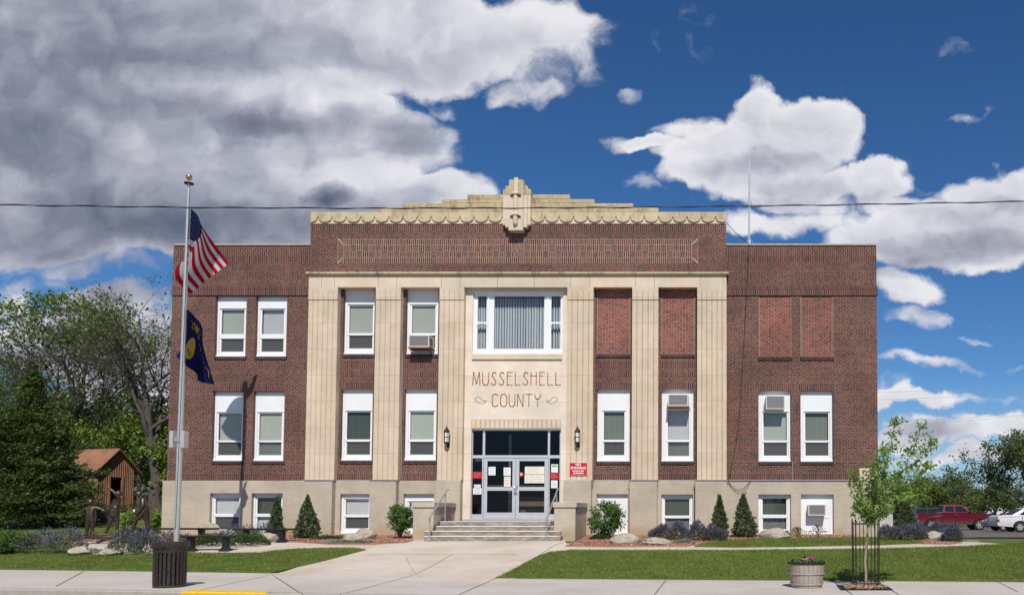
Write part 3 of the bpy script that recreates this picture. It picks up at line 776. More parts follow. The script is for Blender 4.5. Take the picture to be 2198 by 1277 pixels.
for a, b_, yt, yb, yo in ((811,1413.5,445.5,455.5,.02),(864,1359.5,436.5,446,.06),(949,1275.5,427.5,437,.10),(1003,1222.5,417.5,428,.14)):
    m = MB(); Yq = YS+yo; m.box(X(a, 440, Yq), X(b_, 440, Yq), Yq, YF+.5, Z(yb, Yq)-.0, Z(yt, Yq)-.0, M_stonew, ch=.02); m.build('parapet_step', court)
# --- crest ornament
m = MB(); YO = YS
def lay(a, b_, yt, yb, y, mt=M_stoneplain): m.box(X(a, 440, y), X(b_, 440, y), y, YF+.5, Z(yb, y), Z(yt, y), mt, ch=.008)
lay(1079.5, 1139, 407, 483, YO-.16); lay(1085, 1132, 399.5, 488, YO-.22); lay(1092, 1122.5, 386, 494.5, YO-.30)
lay(1102.5, 1111.5, 381, 482, YO-.34)
lay(1080.5, 1139, 406, 419, YO-.165, M_stonew); lay(1086, 1131, 399, 419, YO-.225, M_stonew); lay(1092.5, 1122, 385.5, 419, YO-.302, M_stonew)
m.build('crest', court)
m = MB(); yy = YO-.36
for yt in (417.5, 462.5):
    m.box(X(1094.5, 440, yy), X(1117.5, 440, yy), yy, yy+.08, Z(yt+1.6, yy), Z(yt, yy), M_dark)
    m.box(X(1099.5, 440, yy), X(1113, 440, yy), yy-.06, yy+.05, Z(yt, yy), Z(yt-5, yy), M_stoneplain, ch=.015)
xc_ = X(1106, 440, yy); zt_ = Z(464, yy); zb_ = Z(484, yy)
prof = [(0.001, 0)]+[(.085*sin(t*pi/2/5), .10*(1-cos(t*pi/2/5))) for t in range(1, 6)]+[(.085, zt_-zb_)]
m.lathe(prof, M_stoneplain, 14, (xc_, yy+.03, zb_)); m.lathe([(.085, 0), (.085, Z(419, yy)-Z(457, yy))], M_stoneplain, 14, (xc_, yy+.05, Z(457, yy)))
sm(m.build('crest_tongue', court), 40)

# --- windows
def window(ox0, ox1, oz0, oz1, Yf, gx0, gx1, uz, lz, bu, bl):
    m = MB(); ws = .05
    wall(m, ox0+.002, ox1-.002, oz0, oz1, Yf, [(gx0-.05, gx1+.05, lz[0]-.05, uz[1]+.05)], M_white, depth=.05)
    m.box(gx0-.085, gx1+.085, Yf-.012, Yf+.004, uz[1]+.05, uz[1]+.075, M_white); m.box(ox0-.015, ox1+.015, Yf-.05, Yf+.004, oz0, oz0+.07, M_white, ch=.006)
    for a, b_ in ((gx0-.085, gx0-.055), (gx1+.055, gx1+.085)): m.box(a, b_, Yf-.010, Yf+.004, lz[0]-.05, uz[1]+.05, M_white)
    for a, b_ in ((gx0-.052, gx0), (gx1, gx1+.052)): m.box(a, b_, Yf+.028, Yf+.075, lz[0]-.05, uz[1]+.05, M_white)
    m.box(gx0, gx1, Yf+.028, Yf+.075, uz[1], uz[1]+.052, M_white); m.box(gx0, gx1, Yf+.028, Yf+.075, lz[0]-.052, lz[0], M_white)
    m.box(gx0-.04, gx1+.04, Yf+.006, Yf+.074, lz[1], uz[0], M_white, ch=.008)
    m.box(gx0, gx0+.014, Yf+.045, Yf+.076, lz[0], lz[1], M_alu); m.box(gx0, gx1, Yf+.045, Yf+.076, lz[0], lz[0]+.018, M_alu)
    f = m.build('window', court)
    m = MB(); m.quad((gx0, Yf+.06, uz[0]), (gx1, Yf+.06, uz[0]), (gx1, Yf+.06, uz[1]), (gx0, Yf+.06, uz[1]), M_glass)
    m.quad((gx0, Yf+.07, lz[0]), (gx1, Yf+.07, lz[0]), (gx1, Yf+.07, lz[1]), (gx0, Yf+.07, lz[1]), M_glass); m.build('glass', f)
    if bl in ('screen', 'lightscreen'):
        m = MB(); m.quad((gx0, Yf+.055, lz[0]), (gx1, Yf+.055, lz[0]), (gx1, Yf+.055, lz[1]), (gx0, Yf+.055, lz[1]), M_screen if bl == 'screen' else M_screen2); m.build('insect_screen', f)
        bm_ = M_blind['light' if bl == 'lightscreen' else ('mid' if bu in ('dark', 'mid') else 'mid')]
    else: bm_ = M_blind[bl]
    m = MB(); z = lz[0]; Yb = Yf+.105+random.uniform(-.01, .05); sag = random.uniform(-.006, .006)
    while z < uz[1]:
        mt = M_blind[bu] if z > uz[0]-.03 else bm_
        m.quad((gx0, Yb, z), (gx1, Yb, z+sag), (gx1, Yb+.016, z+.022+sag), (gx0, Yb+.016, z+.022), mt)
        m.quad((gx0, Yb+.016, z+.022), (gx1, Yb+.016, z+.022+sag), (gx1, Yb, z+.024+sag), (gx0, Yb, z+.024), mt); z += .024
    for t in (.22, .5, .78):
        xx = gx0+(gx1-gx0)*t; m.box(xx-.0015, xx+.0015, Yb-.006, Yb-.003, lz[1], uz[1], M_blind['light'] if bu != 'dark' else M_blind['mid'])
    m.build('blind', f); return f
M_screen2 = screenmat(); M_screen2.name = 'thin_insect_screen'; [setattr(n_.inputs[0], 'default_value', .45) for n_ in M_screen2.node_tree.nodes if n_.type == 'MIX_SHADER']
for w in WIN:
    Yo = YW if w[0] == 'a' else YB; Yf = Yo+.13; ym = (w[3]+w[4])/2
    ox0, ox1, oz0, oz1 = hole(*w[1:5], Y=Yo)
    f = window(ox0, ox1, oz0, oz1, Yf, X(w[5], ym, Yf), X(w[6], ym, Yf), (Z(w[8], Yf), Z(w[7], Yf)), (Z(w[10], Yf), Z(w[9], Yf)), w[11], w[12])
for w in BWIN:
    Yo = BASE_Y; Yf = Yo+.15; ym = (w[2]+w[3])/2; ox0, ox1, oz0, oz1 = hole(*w[:4], Y=Yo)
    if w[4] is None:
        m = MB(); m.box(ox0, ox1, Yf, Yf+.05, oz0, oz1, M_white)
        a, b_, c, d = X(1727, 1120, Yf), X(1782, 1120, Yf), Z(1139, Yf), Z(1111, Yf)
        for q in ((a, b_, d, d+.03), (a, b_, c, c+.03), (a, a+.03, c+.03, d), (b_-.03, b_, c+.03, d)): m.box(q[0], q[1], Yf-.015, Yf+.002, q[2], q[3], M_white)
        f = m.build('window', court); f['label'] = 'basement window boarded with white panel around an air conditioner'; continue
    window(ox0, ox1, oz0, oz1, Yf, X(w[4], ym, Yf), X(w[5], ym, Yf), (Z(w[7], Yf), Z(w[6], Yf)), (Z(w[9], Yf), Z(w[8], Yf)), w[10], w[11])
# added dark backing sheet, no real wall, so no daylight comes from inside
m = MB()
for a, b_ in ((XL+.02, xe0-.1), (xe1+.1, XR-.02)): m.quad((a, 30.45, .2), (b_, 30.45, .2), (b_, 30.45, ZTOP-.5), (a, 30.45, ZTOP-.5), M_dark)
m.build('dark_backing', court)

# --- entrance bay
YE = 29.96; ex0, ex1 = PX[2][1]-.02, PX[3][0]+.02
dx0, dx1 = X(1011, 1010, YE), X(1203.5, 1010, YE); DZ0 = Z(1113, YE); DZ1 = Z(921.5, YE)
tx0, tx1, tz0, tz1 = X(1014.5, 700, YE), X(1208, 700, YE), Z(759, YE), Z(625, YE)
m = MB(); wall(m, ex0, ex1, DZ0-.3, ZS-.002, YE, [(dx0, dx1, DZ0-.3, DZ1), (tx0, tx1, tz0, tz1)], M_entr, depth=.12)
# rust streaks under the letters belong to the stone, so they are in its material
ew = m.build('entrance_wall', court)
m = MB(); m.box(X(1012.5, 766, YE-.06), X(1206, 766, YE-.06), YE-.06, YE+.1, Z(771, YE-.06), Z(759.5, YE-.06), M_stoneplain, ch=.006); m.build('stone_sill', court)
m = MB(); n_ = 19; a, b_ = X(1011, 910, YE-.02), X(1204, 910, YE-.02)
for k in range(n_):
    w_ = (b_-a)/n_; m.box(a+k*w_+.006, a+(k+1)*w_-.006, YE-.03, YE+.05, Z(919.5, YE-.03), Z(901, YE-.03), M_stoneplain, ch=.012)
m.box(a, b_, YE-.012, YE+.02, Z(919.8, YE), Z(900.4, YE), M_joint)
m.build('fluted_lintel', court)
# carved letters as thin strokes
def letter_strokes(ch):
    L = {'M': [[(0,0),(.12,1),(.5,.1),(.88,1),(1,0)]], 'U': [[(0,1),(0,.3),(.08,.12),(.25,0),(.75,0),(.92,.12),(1,.3),(1,1)]],
     'S': [[(.95,.85),(.8,.97),(.6,1),(.35,.97),(.22,.82),(.25,.68),(.85,.32),(.92,.2),(.8,.04),(.55,0),(.2,.02),(.02,.16)]],
     'E': [[(1,1),(.1,1),(.1,0),(1,0)],[(.1,.72),(.75,.72)]], 'L': [[(.1,1),(.1,0),(1,0)]], 'H': [[(.05,0),(.05,1)],[(.95,0),(.95,1)],[(.05,.72),(.95,.72)]],
     'C': [[(.95,.86),(.85,.97),(.6,1),(.3,1),(.08,.9),(0,.7),(0,.3),(.08,.1),(.3,0),(.6,0),(.85,.03),(.95,.14)]],
     'O': [[(.3,1),(.7,1),(.93,.88),(1,.7),(1,.3),(.93,.12),(.7,0),(.3,0),(.07,.12),(0,.3),(0,.7),(.07,.88),(.3,1)]],
     'N': [[(0,0),(.05,1),(.95,0),(1,1)]], 'T': [[(0,1),(1,1)],[(.5,1),(.5,0)]], 'Y': [[(0,1),(.08,.75),(.3,.62),(.7,.62),(.92,.75),(1,1)],[(.5,.62),(.5,0)]]}
    return L[ch]
m = MB()
def stroke(pts, w_, y):
    for (xa, za), (xb, zb) in zip(pts, pts[1:]):
        d = Vector((xb-xa, 0, zb-za)); 
        if d.length < 1e-6: continue
        d.normalize(); n_ = Vector((-d.z, 0, d.x))*w_/2; A = Vector((xa, y, za))-d*w_*.3; B = Vector((xb, y, zb))+d*w_*.3
        vs = [A-n_, B-n_, B+n_, A+n_]; vs += [q+Vector((0, .012, 0)) for q in vs]
        m.add(vs, [(0,1,2,3),(0,4,5,1),(1,5,6,2),(2,6,7,3),(3,7,4,0)], M_lettering)
def word(txt, xa, xb, yt, yb):
    wd = {'M': 1.05, 'S': .75, 'E': .78, 'L': .78, 'O': .9, 'T': .95}; gap = .36
    tot = sum(wd.get(c, .85) for c in txt)+gap*(len(txt)-1); x0, x1 = X(xa, 820, YE), X(xb, 820, YE); k = (x1-x0)/tot; x_ = x0
    zb, zt = Z(yb, YE), Z(yt, YE)
    for i, c in enumerate(txt):
        w_ = wd.get(c, .85)*k
        for st in letter_strokes(c): stroke([(x_+p*w_, zb+q*(zt-zb)) for p, q in st], .038, YE-.004-.0003*(i % 3))
        x_ += w_+gap*k
word('MUSSELSHELL', 1014.5, 1203.5, 799, 826); word('COUNTY', 1057, 1160.5, 846, 872)
sh = [(1020,856),(1023,852.5),(1028,851.5),(1032,854.5),(1035,859),(1039,860.5),(1043.5,859.5),(1041,864),(1035,866.5),(1028,865),(1022,861),(1020,856)]
for s_ in (1, -1):
    pts = [((px if s_ == 1 else 2216.5-px), py) for px, py in sh]; stroke([(X(px, 858, YE), Z(py, YE)) for px, py in pts], .022, YE-.004)
m.build('carved_lettering', court)

# triple window above the entrance
Yt = YE+.10; m = MB(); ps = [(1025,1044),(1060.5,1168),(1183,1203)]
gz0, gz1 = Z(748.5, Yt), Z(636, Yt); gh = [(X(a, 700, Yt), X(b_, 700, Yt), gz0, gz1) for a, b_ in ps]
wall(m, tx0+.002, tx1-.002, tz0, tz1, Yt, gh, M_white, depth=.06)
m.box(tx0+.002, tx1-.002, Yt-.05, Yt+.002, tz1-.09, tz1-.002, M_white); m.box(tx0-.02, tx1+.02, Yt-.07, Yt+.002, tz0, tz0+.07, M_white)
for q in (1016.5, 1048.5, 1176, 1206.5): xx = X(q, 700, Yt); m.box(xx-.03, xx+.03, Yt-.035, Yt+.002, tz0+.07, tz1-.20, M_white, ch=.008)
for g in (gh[0], gh[2]):
    zr = Z(693, Yt); m.box(g[0]-.05, g[1]+.05, Yt-.02, Yt+.05, zr-.035, zr+.03, M_white)
    for s_ in (0, 1): xx = g[s_]; m.box(xx-.05+s_*.03, xx+.02+s_*.03, Yt-.015, Yt+.002, zr-.10, zr-.035, M_white)
f = m.build('window', court); f['label'] = 'wide three part white window over the county lettering'
m = MB()
for g in gh: m.quad((g[0], Yt+.05, g[2]), (g[1], Yt+.05, g[2]), (g[1], Yt+.05, g[3]), (g[0], Yt+.05, g[3]), M_glass)
m.build('glass', f)
m = MB(); x_ = gh[0][0]-.05; k = 0
while x_ < gh[2][1]:
    w_ = .085; zt = gz1-.45+random.uniform(-.004, .004)+.45; 
    ang = .75+random.uniform(-.15, .15); m.add([(x_, Yt+.20, gz0-.02), (x_+w_*cos(ang), Yt+.20+w_*sin(ang), gz0-.02), (x_+w_*cos(ang), Yt+.20+w_*sin(ang), zt), (x_, Yt+.20, zt)], [(0,1,2,3)], M_drape); x_ += .098; k += 1
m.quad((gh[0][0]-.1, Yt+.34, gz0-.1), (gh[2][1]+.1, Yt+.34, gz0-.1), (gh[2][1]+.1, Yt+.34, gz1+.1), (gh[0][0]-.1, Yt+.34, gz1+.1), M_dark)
m.build('vertical_blinds', f)

# --- entrance doors
Yd = YE+.10; m = MB()
def gr(a, b_, yt, yb, Y=Yd): return (X(a, 1010, Y), X(b_, 1010, Y), Z(yb, Y), Z(yt, Y))
panes = [gr(1014.5,1035.5,924,976.5), gr(1040.5,1175.5,924,976.5), gr(1180,1201,924,976.5), gr(1013.8,1034.8,983,1103), gr(1180,1201,983,1103)]
doorhole = gr(1037.5, 1177.5, 982.5, 1113)
wall(m, dx0+.002, dx1-.002, DZ0, DZ1, Yd, panes+[doorhole], M_alu, depth=.06)
fr = m.build('entrance_frame', court)
m = MB()
for g in panes: m.quad((g[0], Yd+.03, g[2]), (g[1], Yd+.03, g[2]), (g[1], Yd+.03, g[3]), (g[0], Yd+.03, g[3]), M_doorglass)
m.build('glass', fr)
for a, b_, g0, g1, hx in ((1038.2,1107,1046,1100,1104.5),(1107.6,1177,1114.5,1169,1110.5)):
    D = gr(a, b_, 983.5, 1112.3, Yd+.01); gu = gr(g0, g1, 989,1044.5, Yd+.01); gl = gr(g0, g1, 1052.5,1099.5, Yd+.01)
    m = MB(); wall(m, D[0], D[1], D[2], D[3], Yd+.012, [gu, gl], M_alu, depth=.045); d_ = m.build('door', court)
    m = MB()
    for g in (gu, gl): m.quad((g[0], Yd+.035, g[2]), (g[1], Yd+.035, g[2]), (g[1], Yd+.035, g[3]), (g[0], Yd+.035, g[3]), M_doorglass)
    m.build('glass', d_)
    hz = Z(1050, Yd); xx = X(hx, 1010, Yd); m = MB()
    s_ = -1 if hx < 1107 else 1
    m.tube([(xx, Yd+.01, hz+.12), (xx, Yd-.06, hz+.12), (xx-s_*.05, Yd-.07, hz+.05), (xx-s_*.05, Yd-.07, hz-.05), (xx, Yd-.06, hz-.12), (xx, Yd+.01, hz-.12)], .014, M_rail, 6); m.build('handle', d_)
    m = MB(); m.box(gu[0], gu[1], Yd+.07, Yd+.10, Z(1042.5, Yd), Z(1041, Yd), M_alu); m.build('push_bar', d_)
# entrance hall behind the glass
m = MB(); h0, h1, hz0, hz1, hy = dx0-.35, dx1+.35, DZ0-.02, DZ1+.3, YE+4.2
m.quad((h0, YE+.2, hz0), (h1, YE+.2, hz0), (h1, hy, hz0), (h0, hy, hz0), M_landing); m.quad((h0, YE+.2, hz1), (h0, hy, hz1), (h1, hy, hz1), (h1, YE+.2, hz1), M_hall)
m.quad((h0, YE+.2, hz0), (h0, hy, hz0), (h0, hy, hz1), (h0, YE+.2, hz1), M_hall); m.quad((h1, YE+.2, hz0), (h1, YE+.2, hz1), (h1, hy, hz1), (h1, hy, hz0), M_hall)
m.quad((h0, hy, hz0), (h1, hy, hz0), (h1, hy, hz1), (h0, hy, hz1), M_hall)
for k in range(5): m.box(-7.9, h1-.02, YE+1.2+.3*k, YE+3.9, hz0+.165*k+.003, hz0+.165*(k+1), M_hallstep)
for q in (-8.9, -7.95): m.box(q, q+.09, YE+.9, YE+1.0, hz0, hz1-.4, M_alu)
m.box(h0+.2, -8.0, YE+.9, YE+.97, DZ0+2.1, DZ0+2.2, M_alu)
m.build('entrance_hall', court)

# datestone at the right corner
m = MB(); m.box(X(1844.5, 1015, YW-.03), XR+.012, YW-.035, YW+.3, ZF+.004, Z(1004.5, YW-.03), M_stoneplain); o = m.build('datestone', court)
# ------------------------------------------------------------------ ground, paving, beds
def ggrid(name, xs, ys, lift, mat):
    V = [(x, y, TZ(x, y)+lift) for y in ys for x in xs]; nx = len(xs)
    F = [(j*nx+i, j*nx+i+1, (j+1)*nx+i+1, (j+1)*nx+i) for j in range(len(ys)-1) for i in range(nx-1)]
    m = MB(); m.add(V, F, mat); return m.build(name, smooth=True, kind='structure')
gx = [-3000,-1200,-500,-200,-100,-60]+[-40+.5*i for i in range(161)]+[60,100,200,500,1200,3000]
def ground_sheet():
    # everything behind the kerb line; rows follow the slanted kerb, then level out
    ts = [0]+[.4*i for i in range(1, 60)]+[26,30,35,40,50,60,80,110,160,250,400,700,1500,3500]
    V = []; 
    for t in ts:
        for x in gx:
            xc = max(-60, min(60, x)); y = curb(xc)+t; V.append((x, y, TZ(xc, y)-.03))
    nx = len(gx); F = [(j*nx+i, j*nx+i+1, (j+1)*nx+i+1, (j+1)*nx+i) for j in range(len(ts)-1) for i in range(nx-1)]
    m = MB(); m.add(V, F, M_ground); m.build('ground', smooth=True, kind='structure')
ground_sheet()
def strip(name, offa, offb, x0, x1, lift, mat, n=60, **kw):
    m = MB(); V = []; 
    for i in range(n+1):
        x = x0+(x1-x0)*i/n
        for o in (offa, offb):
            y = edge(x)+o; V.append((x, y, lift))
    m.add(V, [(2*i, 2*i+2, 2*i+3, 2*i+1) for i in range(n)], mat); return m.build(name, **kw)
strip('road', -60, -4.5, -80, 80, -.14, M_asph, kind='structure')
m = MB()
def kerbseg(x0, x1, mt, hi=.012, back=-4.32):
    V = []
    for x in (x0, x1):
        for o, z in ((-4.5, -.16), (-4.5, hi-.02), (-4.48, hi), (back, hi)): V.append((x, edge(x)+o, z))
    m.add(V, [(0, 4, 5, 1), (1, 5, 6, 2), (2, 6, 7, 3)], mt)
xk = [P(390, 1270, 16)[0]-.25]
kx0, kx1 = -10.35, -8.6
for a, b_ in ((-80, kx0), (-7.2, 80)): kerbseg(a, b_, M_curb)
m.build('kerb', kind='structure')
m = MB(); kerbseg(kx0, kx1-.0, M_yellow, .016, -4.18); kerbseg(kx1, -7.2, M_curb, .010, -4.25); m.build('painted_kerb', kind='structure')
strip('sidewalk', -4.34, .12, -80, 80, .0, M_side, kind='structure')
# walkway sheet (front walk, cross paths and seating court)
walk_px = [(560,1237),(1090,1249),(1150,1215),(1215,1190),(1600,1188),(1900,1184),(2110,1177),(2168,1168),(2070,1162),(1900,1168),(1600,1170),(1480,1168),(1215,1166),
           (1210,1156),(880,1156),(700,1160),(560,1154),(300,1152),(160,1155),(150,1192),(300,1196),(420,1194),(600,1194),(700,1194)]
wp = GP(walk_px); drape('walkway', wp, .007, M_walk, step=.6, skirt=.03, kind='structure')
# joints cut in the paving
def joint(name_pts, wdt=.018, lift=.012):
    m = MB()
    for pts in name_pts:
        q = [G(*p) for p in pts]; path = []
        for a, b_ in zip(q, q[1:]):
            k = max(1, int((b_-a).length/.4)); path += [a+(b_-a)*i/k for i in range(k)]
        path.append(q[-1])
        for a, b_ in zip(path, path[1:]):
            d = (b_-a); d.z = 0; d.normalize(); n_ = Vector((-d.y, d.x, 0))*wdt/2
            vs = [a-n_, b_-n_, b_+n_, a+n_]; m.add([(v.x, v.y, TZ(v.x, v.y)+lift) for v in vs], [(0, 1, 2, 3)], M_joint)
    return m.build('paving_joint', kind='structure')
joint([[(582,1232),(650,1276)],[(1064,1241),(985,1276)],[(1429,1245),(1405,1276)],[(1785,1246),(1830,1276)],[(1880,1246),(1930,1276)],
       [(730,1276),(970,1190)],[(580,1234),(420,1268)],[(1210,1163),(1060,1243)],[(790,1190),(1110,1190)],[(2140,1246),(2185,1270)],[(1437,1175),(1437,1184)],[(180,1226),(120,1258)]])
def crack(pts, seed):
    rng = np.random.default_rng(seed); q = [G(*p) for p in pts]; path = []
    for a, b_ in zip(q, q[1:]):
        k = max(2, int((b_-a).length/.12)); path += [a+(b_-a)*i/k+Vector((rng.normal(0, .02), rng.normal(0, .02), 0)) for i in range(k)]
    m = MB()
    for a, b_ in zip(path, path[1:]):
        d = (b_-a); d.z = 0; d.normalize(); w_ = rng.uniform(.003, .009); n_ = Vector((-d.y, d.x, 0))*w_/2; m.add([(v.x, v.y, TZ(v.x, v.y)+.0125) for v in (a-n_, b_-n_, b_+n_, a+n_)], [(0, 1, 2, 3)], M_joint)
    m.build('paving_crack', kind='structure')
for i, p_ in enumerate(([(700,1210),(760,1206),(850,1212),(930,1206)],[(980,1262),(1010,1255),(1060,1257)],[(1500,1262),(1540,1258),(1600,1259)],[(240,1240),(280,1236),(330,1239)],[(820,1178),(870,1190),(880,1215),(905,1240)],[(2000,1262),(2060,1255),(2090,1256)])): crack(p_, i)
X_, Y_ = scatter([(-13, 16.8), (6, 15.2), (6, 18), (-8, 20), (-13, 20.6)], 260); N = len(X_); C = np.c_[X_, Y_, np.array([TZ(a, b_) for a, b_ in zip(X_, Y_)])+.02]
d1 = RNG.normal(0, 1, (N, 3)); d1[:, 2] *= .15; d2 = np.cross(d1, (0, 0, 1.)); s1 = RNG.uniform(.004, .016, N)[:, None]
V = np.stack([C-d1*s1, C-d2*s1*.5, C+d1*s1, C+d2*s1*.5], 1).reshape(-1, 3)
tri_mesh('leaf_litter', V, np.arange(len(V)).reshape(-1, 4), M_joint, kind='stuff', label='specks of dry leaf litter on the pavement', category='litter')
# lawns
lawnL = smooth_poly([(-500,1219),(0,1221.5),(300,1225)],1)+[(579,1229.5),(640,1217),(700,1203),(755,1188.5),(786,1180.5),(765,1177.5),(720,1176.5),(640,1178),(585,1183),(560,1187),(420,1188),(400,1184),(330,1189),(145,1192),(0,1181),(-300,1178),(-600,1176)]
lawnR = [(1064,1241),(1100,1224),(1130,1207),(1152,1196),(1178,1186),(1230,1181.5),(1600,1181.5),(1900,1178),(2080,1173.5),(2167,1168),(2198,1165.5),(2700,1160),(2700,1251),(2198,1247.5),(1700,1245.5)]
lawnS = [(1490,1173.5),(1510,1167),(1560,1160),(1640,1156.5),(1760,1155),(1900,1156.5),(1960,1160),(1992,1166.5),(1900,1170),(1700,1174),(1580,1175)]
def clampG(p):
    return p
lawns = []
for nm, px in (('lawn', lawnL), ('lawn', lawnR), ('lawn', lawnS)):
    w_ = GP(px); lawns.append(w_); drape(nm, w_, .022, M_lawn, step=.6, skirt=.05, kind='structure')
rear = [(-34, G(0,1160).y), (G(165,1158).x, G(165,1158).y), (G(290,1150).x, G(290,1150).y), (XBL-.05, 30.5), (XBL-.05, 47), (-60, 52), (-60, 27)]
drape('lawn', rear, .012, M_lawn, step=1.2, kind='structure'); lawns.append(rear)
# blades of grass
def blades(polys, dens, hgt):
    Vs = []
    for poly, dn, hh in zip(polys, dens, hgt):
        A = np.array([p[:2] for p in poly]); ar = (A.max(0)-A.min(0)).prod(); n_ = int(ar*dn)
        X_, Y_ = scatter(poly, n_); X_ = X_+RNG.normal(0, .03, len(X_)); Y_ = Y_+RNG.normal(0, .035, len(Y_))
        k = (Y_ < 46) & (X_ > -24) & (X_ < 12); X_, Y_ = X_[k], Y_[k]
        # terrain height from a lookup grid
        gxs = np.arange(-26, 14, .5); gys = np.arange(15, 48, .25); T = np.array([[TZ(a, b_) for a in gxs] for b_ in gys])
        fx = (X_-gxs[0])/.5; fy = (Y_-gys[0])/.25; i0 = fx.astype(int); j0 = fy.astype(int); a = fx-i0; c = fy-j0
        Z_ = T[j0,i0]*(1-a)*(1-c)+T[j0,i0+1]*a*(1-c)+T[j0+1,i0]*(1-a)*c+T[j0+1,i0+1]*a*c+.018
        N = len(X_); th = RNG.uniform(0, 2*pi, N); w_ = RNG.uniform(.004, .010, N)*hh/.05; h_ = RNG.uniform(.5, 1.1, N)*hh; le = RNG.normal(0, .45, (N, 2))*h_[:, None]
        patch = .75+.5*(np.sin(X_*1.7+np.sin(Y_*2.3))*np.cos(Y_*1.3+X_*.6)*.5+.5); h_ = h_*patch
        V = np.zeros((N, 3, 3)); V[:, 0] = np.c_[X_-w_*np.cos(th), Y_-w_*np.sin(th), Z_]; V[:, 1] = np.c_[X_+w_*np.cos(th), Y_+w_*np.sin(th), Z_]
        V[:, 2] = np.c_[X_+le[:, 0], Y_+le[:, 1], Z_+h_]; Vs.append(V.reshape(-1, 3))
    V = np.concatenate(Vs); F = np.arange(len(V)).reshape(-1, 3)
    tri_mesh('grass', V, F, M_blade, kind='stuff', label='short mown green grass blades of the front lawns', category='grass')
blades(lawns, [1500, 1500, 1300, 260], [.05, .05, .05, .07])
# mulch beds
beds = [[(300,1149.5),(700,1149),(884,1149),(888,1160),(870,1165),(800,1169),(700,1168),(640,1164.5),(560,1162),(300,1161)],
        [(1262,1149.5),(1560,1148.5),(1838,1148),(1836,1155),(1640,1156.5),(1560,1160.5),(1510,1168),(1470,1173.5),(1300,1174),(1213,1173),(1240,1163)],
        [(1888,1150),(1960,1152),(2050,1160),(2066,1165),(2040,1169),(1985,1167.5),(1950,1161),(1888,1157)],
        [(30,1150),(300,1149),(345,1160),(300,1165),(175,1163),(30,1163)]]
bedw = [GP(b_) for b_ in beds]
for w_ in bedw: drape('mulch_bed', w_, .03, M_mulch, step=.5, skirt=.04, kind='structure')
Vs = []
for w_ in bedw:
    A = np.array(w_); ar = (A.max(0)-A.min(0)).prod(); X_, Y_ = scatter(w_, int(ar*420)); Z_ = TZa(X_, Y_)+.035+RNG.uniform(0, .015, len(X_)); N = len(X_)
    d1 = RNG.normal(0, 1, (N, 3)); d1 /= np.linalg.norm(d1, axis=1)[:, None]; d2 = np.cross(d1, RNG.normal(0, 1, (N, 3))); d2 /= np.linalg.norm(d2, axis=1)[:, None]
    s1 = RNG.uniform(.015, .04, N)[:, None]; s2 = RNG.uniform(.008, .02, N)[:, None]; C = np.c_[X_, Y_, Z_]
    V = np.stack([C-d1*s1, C-d2*s2, C+d1*s1, C+d2*s2], 1); Vs.append(V.reshape(-1, 3))
V = np.concatenate(Vs); M_chip = leafmat('lava_chip', (.46, .235, .165), (.28, .145, .11), 0.0, .9, .1, c3=(.60, .40, .31))
tri_mesh('mulch_chips', V, np.arange(len(V)).reshape(-1, 4), M_chip, kind='stuff', label='loose reddish mulch chips in the planting beds', category='mulch')
# parking lot
lot = [(6.6, 31.5), (7.4, 29.6), (8.7, 28.7), (9.9, 28.2), (12.5, 27.8), (45, 27.0), (70, 78), (5, 78), (4.6, 47), (6.3, 46.5)]
drape('parking_lot', lot, .012, M_asph, step=1.5, kind='structure')
m = MB()
for a, b_ in (((2078,1161.5),(2104,1162)),):
    p, q = G(*a), G(*b_); m.add([(p.x, p.y-.05, TZ(p.x, p.y)+.02), (q.x, q.y-.05, TZ(q.x, q.y)+.02), (q.x, q.y+.25, TZ(q.x, q.y)+.02), (p.x, p.y+.25, TZ(p.x, p.y)+.02)], [(0,1,2,3)], M_mline)
m.build('road_marking', kind='structure')
m = MB(); a, b_ = G(643,1273.5), G(790,1273.5); y0_ = edge((a.x+b_.x)/2)-4.32
m.add([(a.x-.08, edge(a.x)-4.3, .006), (b_.x, edge(b_.x)-4.3, .006), (b_.x, b_.y+.0, .006), (a.x, a.y, .006)], [(0,1,2,3)], M_tactile); m.build('tactile_paving', kind='structure')
# tree pit
pit = [G(1795,1256.0), G(1900,1255.5), G(1918,1266.5), G(1805,1266.5)]
m = MB(); pz = .012; c0 = sum(pit, Vector())/4
outer = [Vector((p.x, p.y, pz)) for p in pit]; inner = [c0+(p-c0)*.78 for p in pit]
for i in range(4):
    j = (i+1) % 4; m.add([outer[i], outer[j], (inner[j].x, inner[j].y, pz), (inner[i].x, inner[i].y, pz)], [(0,1,2,3)], M_black)
m.add([(p.x, p.y, .008) for p in inner], [(0,1,2,3)], M_mulch); m.build('tree_pit', kind='structure')
Vs = []; X_, Y_ = scatter([(p.x, p.y) for p in inner], 1500); N = len(X_); C = np.c_[X_, Y_, np.full(N, .03)+RNG.uniform(0, .03, N)]
d1 = RNG.normal(0, 1, (N, 3)); d1 /= np.linalg.norm(d1, axis=1)[:, None]; d2 = np.cross(d1, RNG.normal(0, 1, (N, 3))); d2 /= np.linalg.norm(d2, axis=1)[:, None]
V = np.stack([C-d1*.03, C-d2*.02, C+d1*.03, C+d2*.02], 1).reshape(-1, 3)
tri_mesh('bark_chips', V, np.arange(len(V)).reshape(-1, 4), leafmat('bark_chip', (.42,.26,.18), (.25,.15,.10), 0, .9, .1, c3=(.5,.36,.26)), kind='stuff', label='light brown bark chips around the young tree', category='mulch')

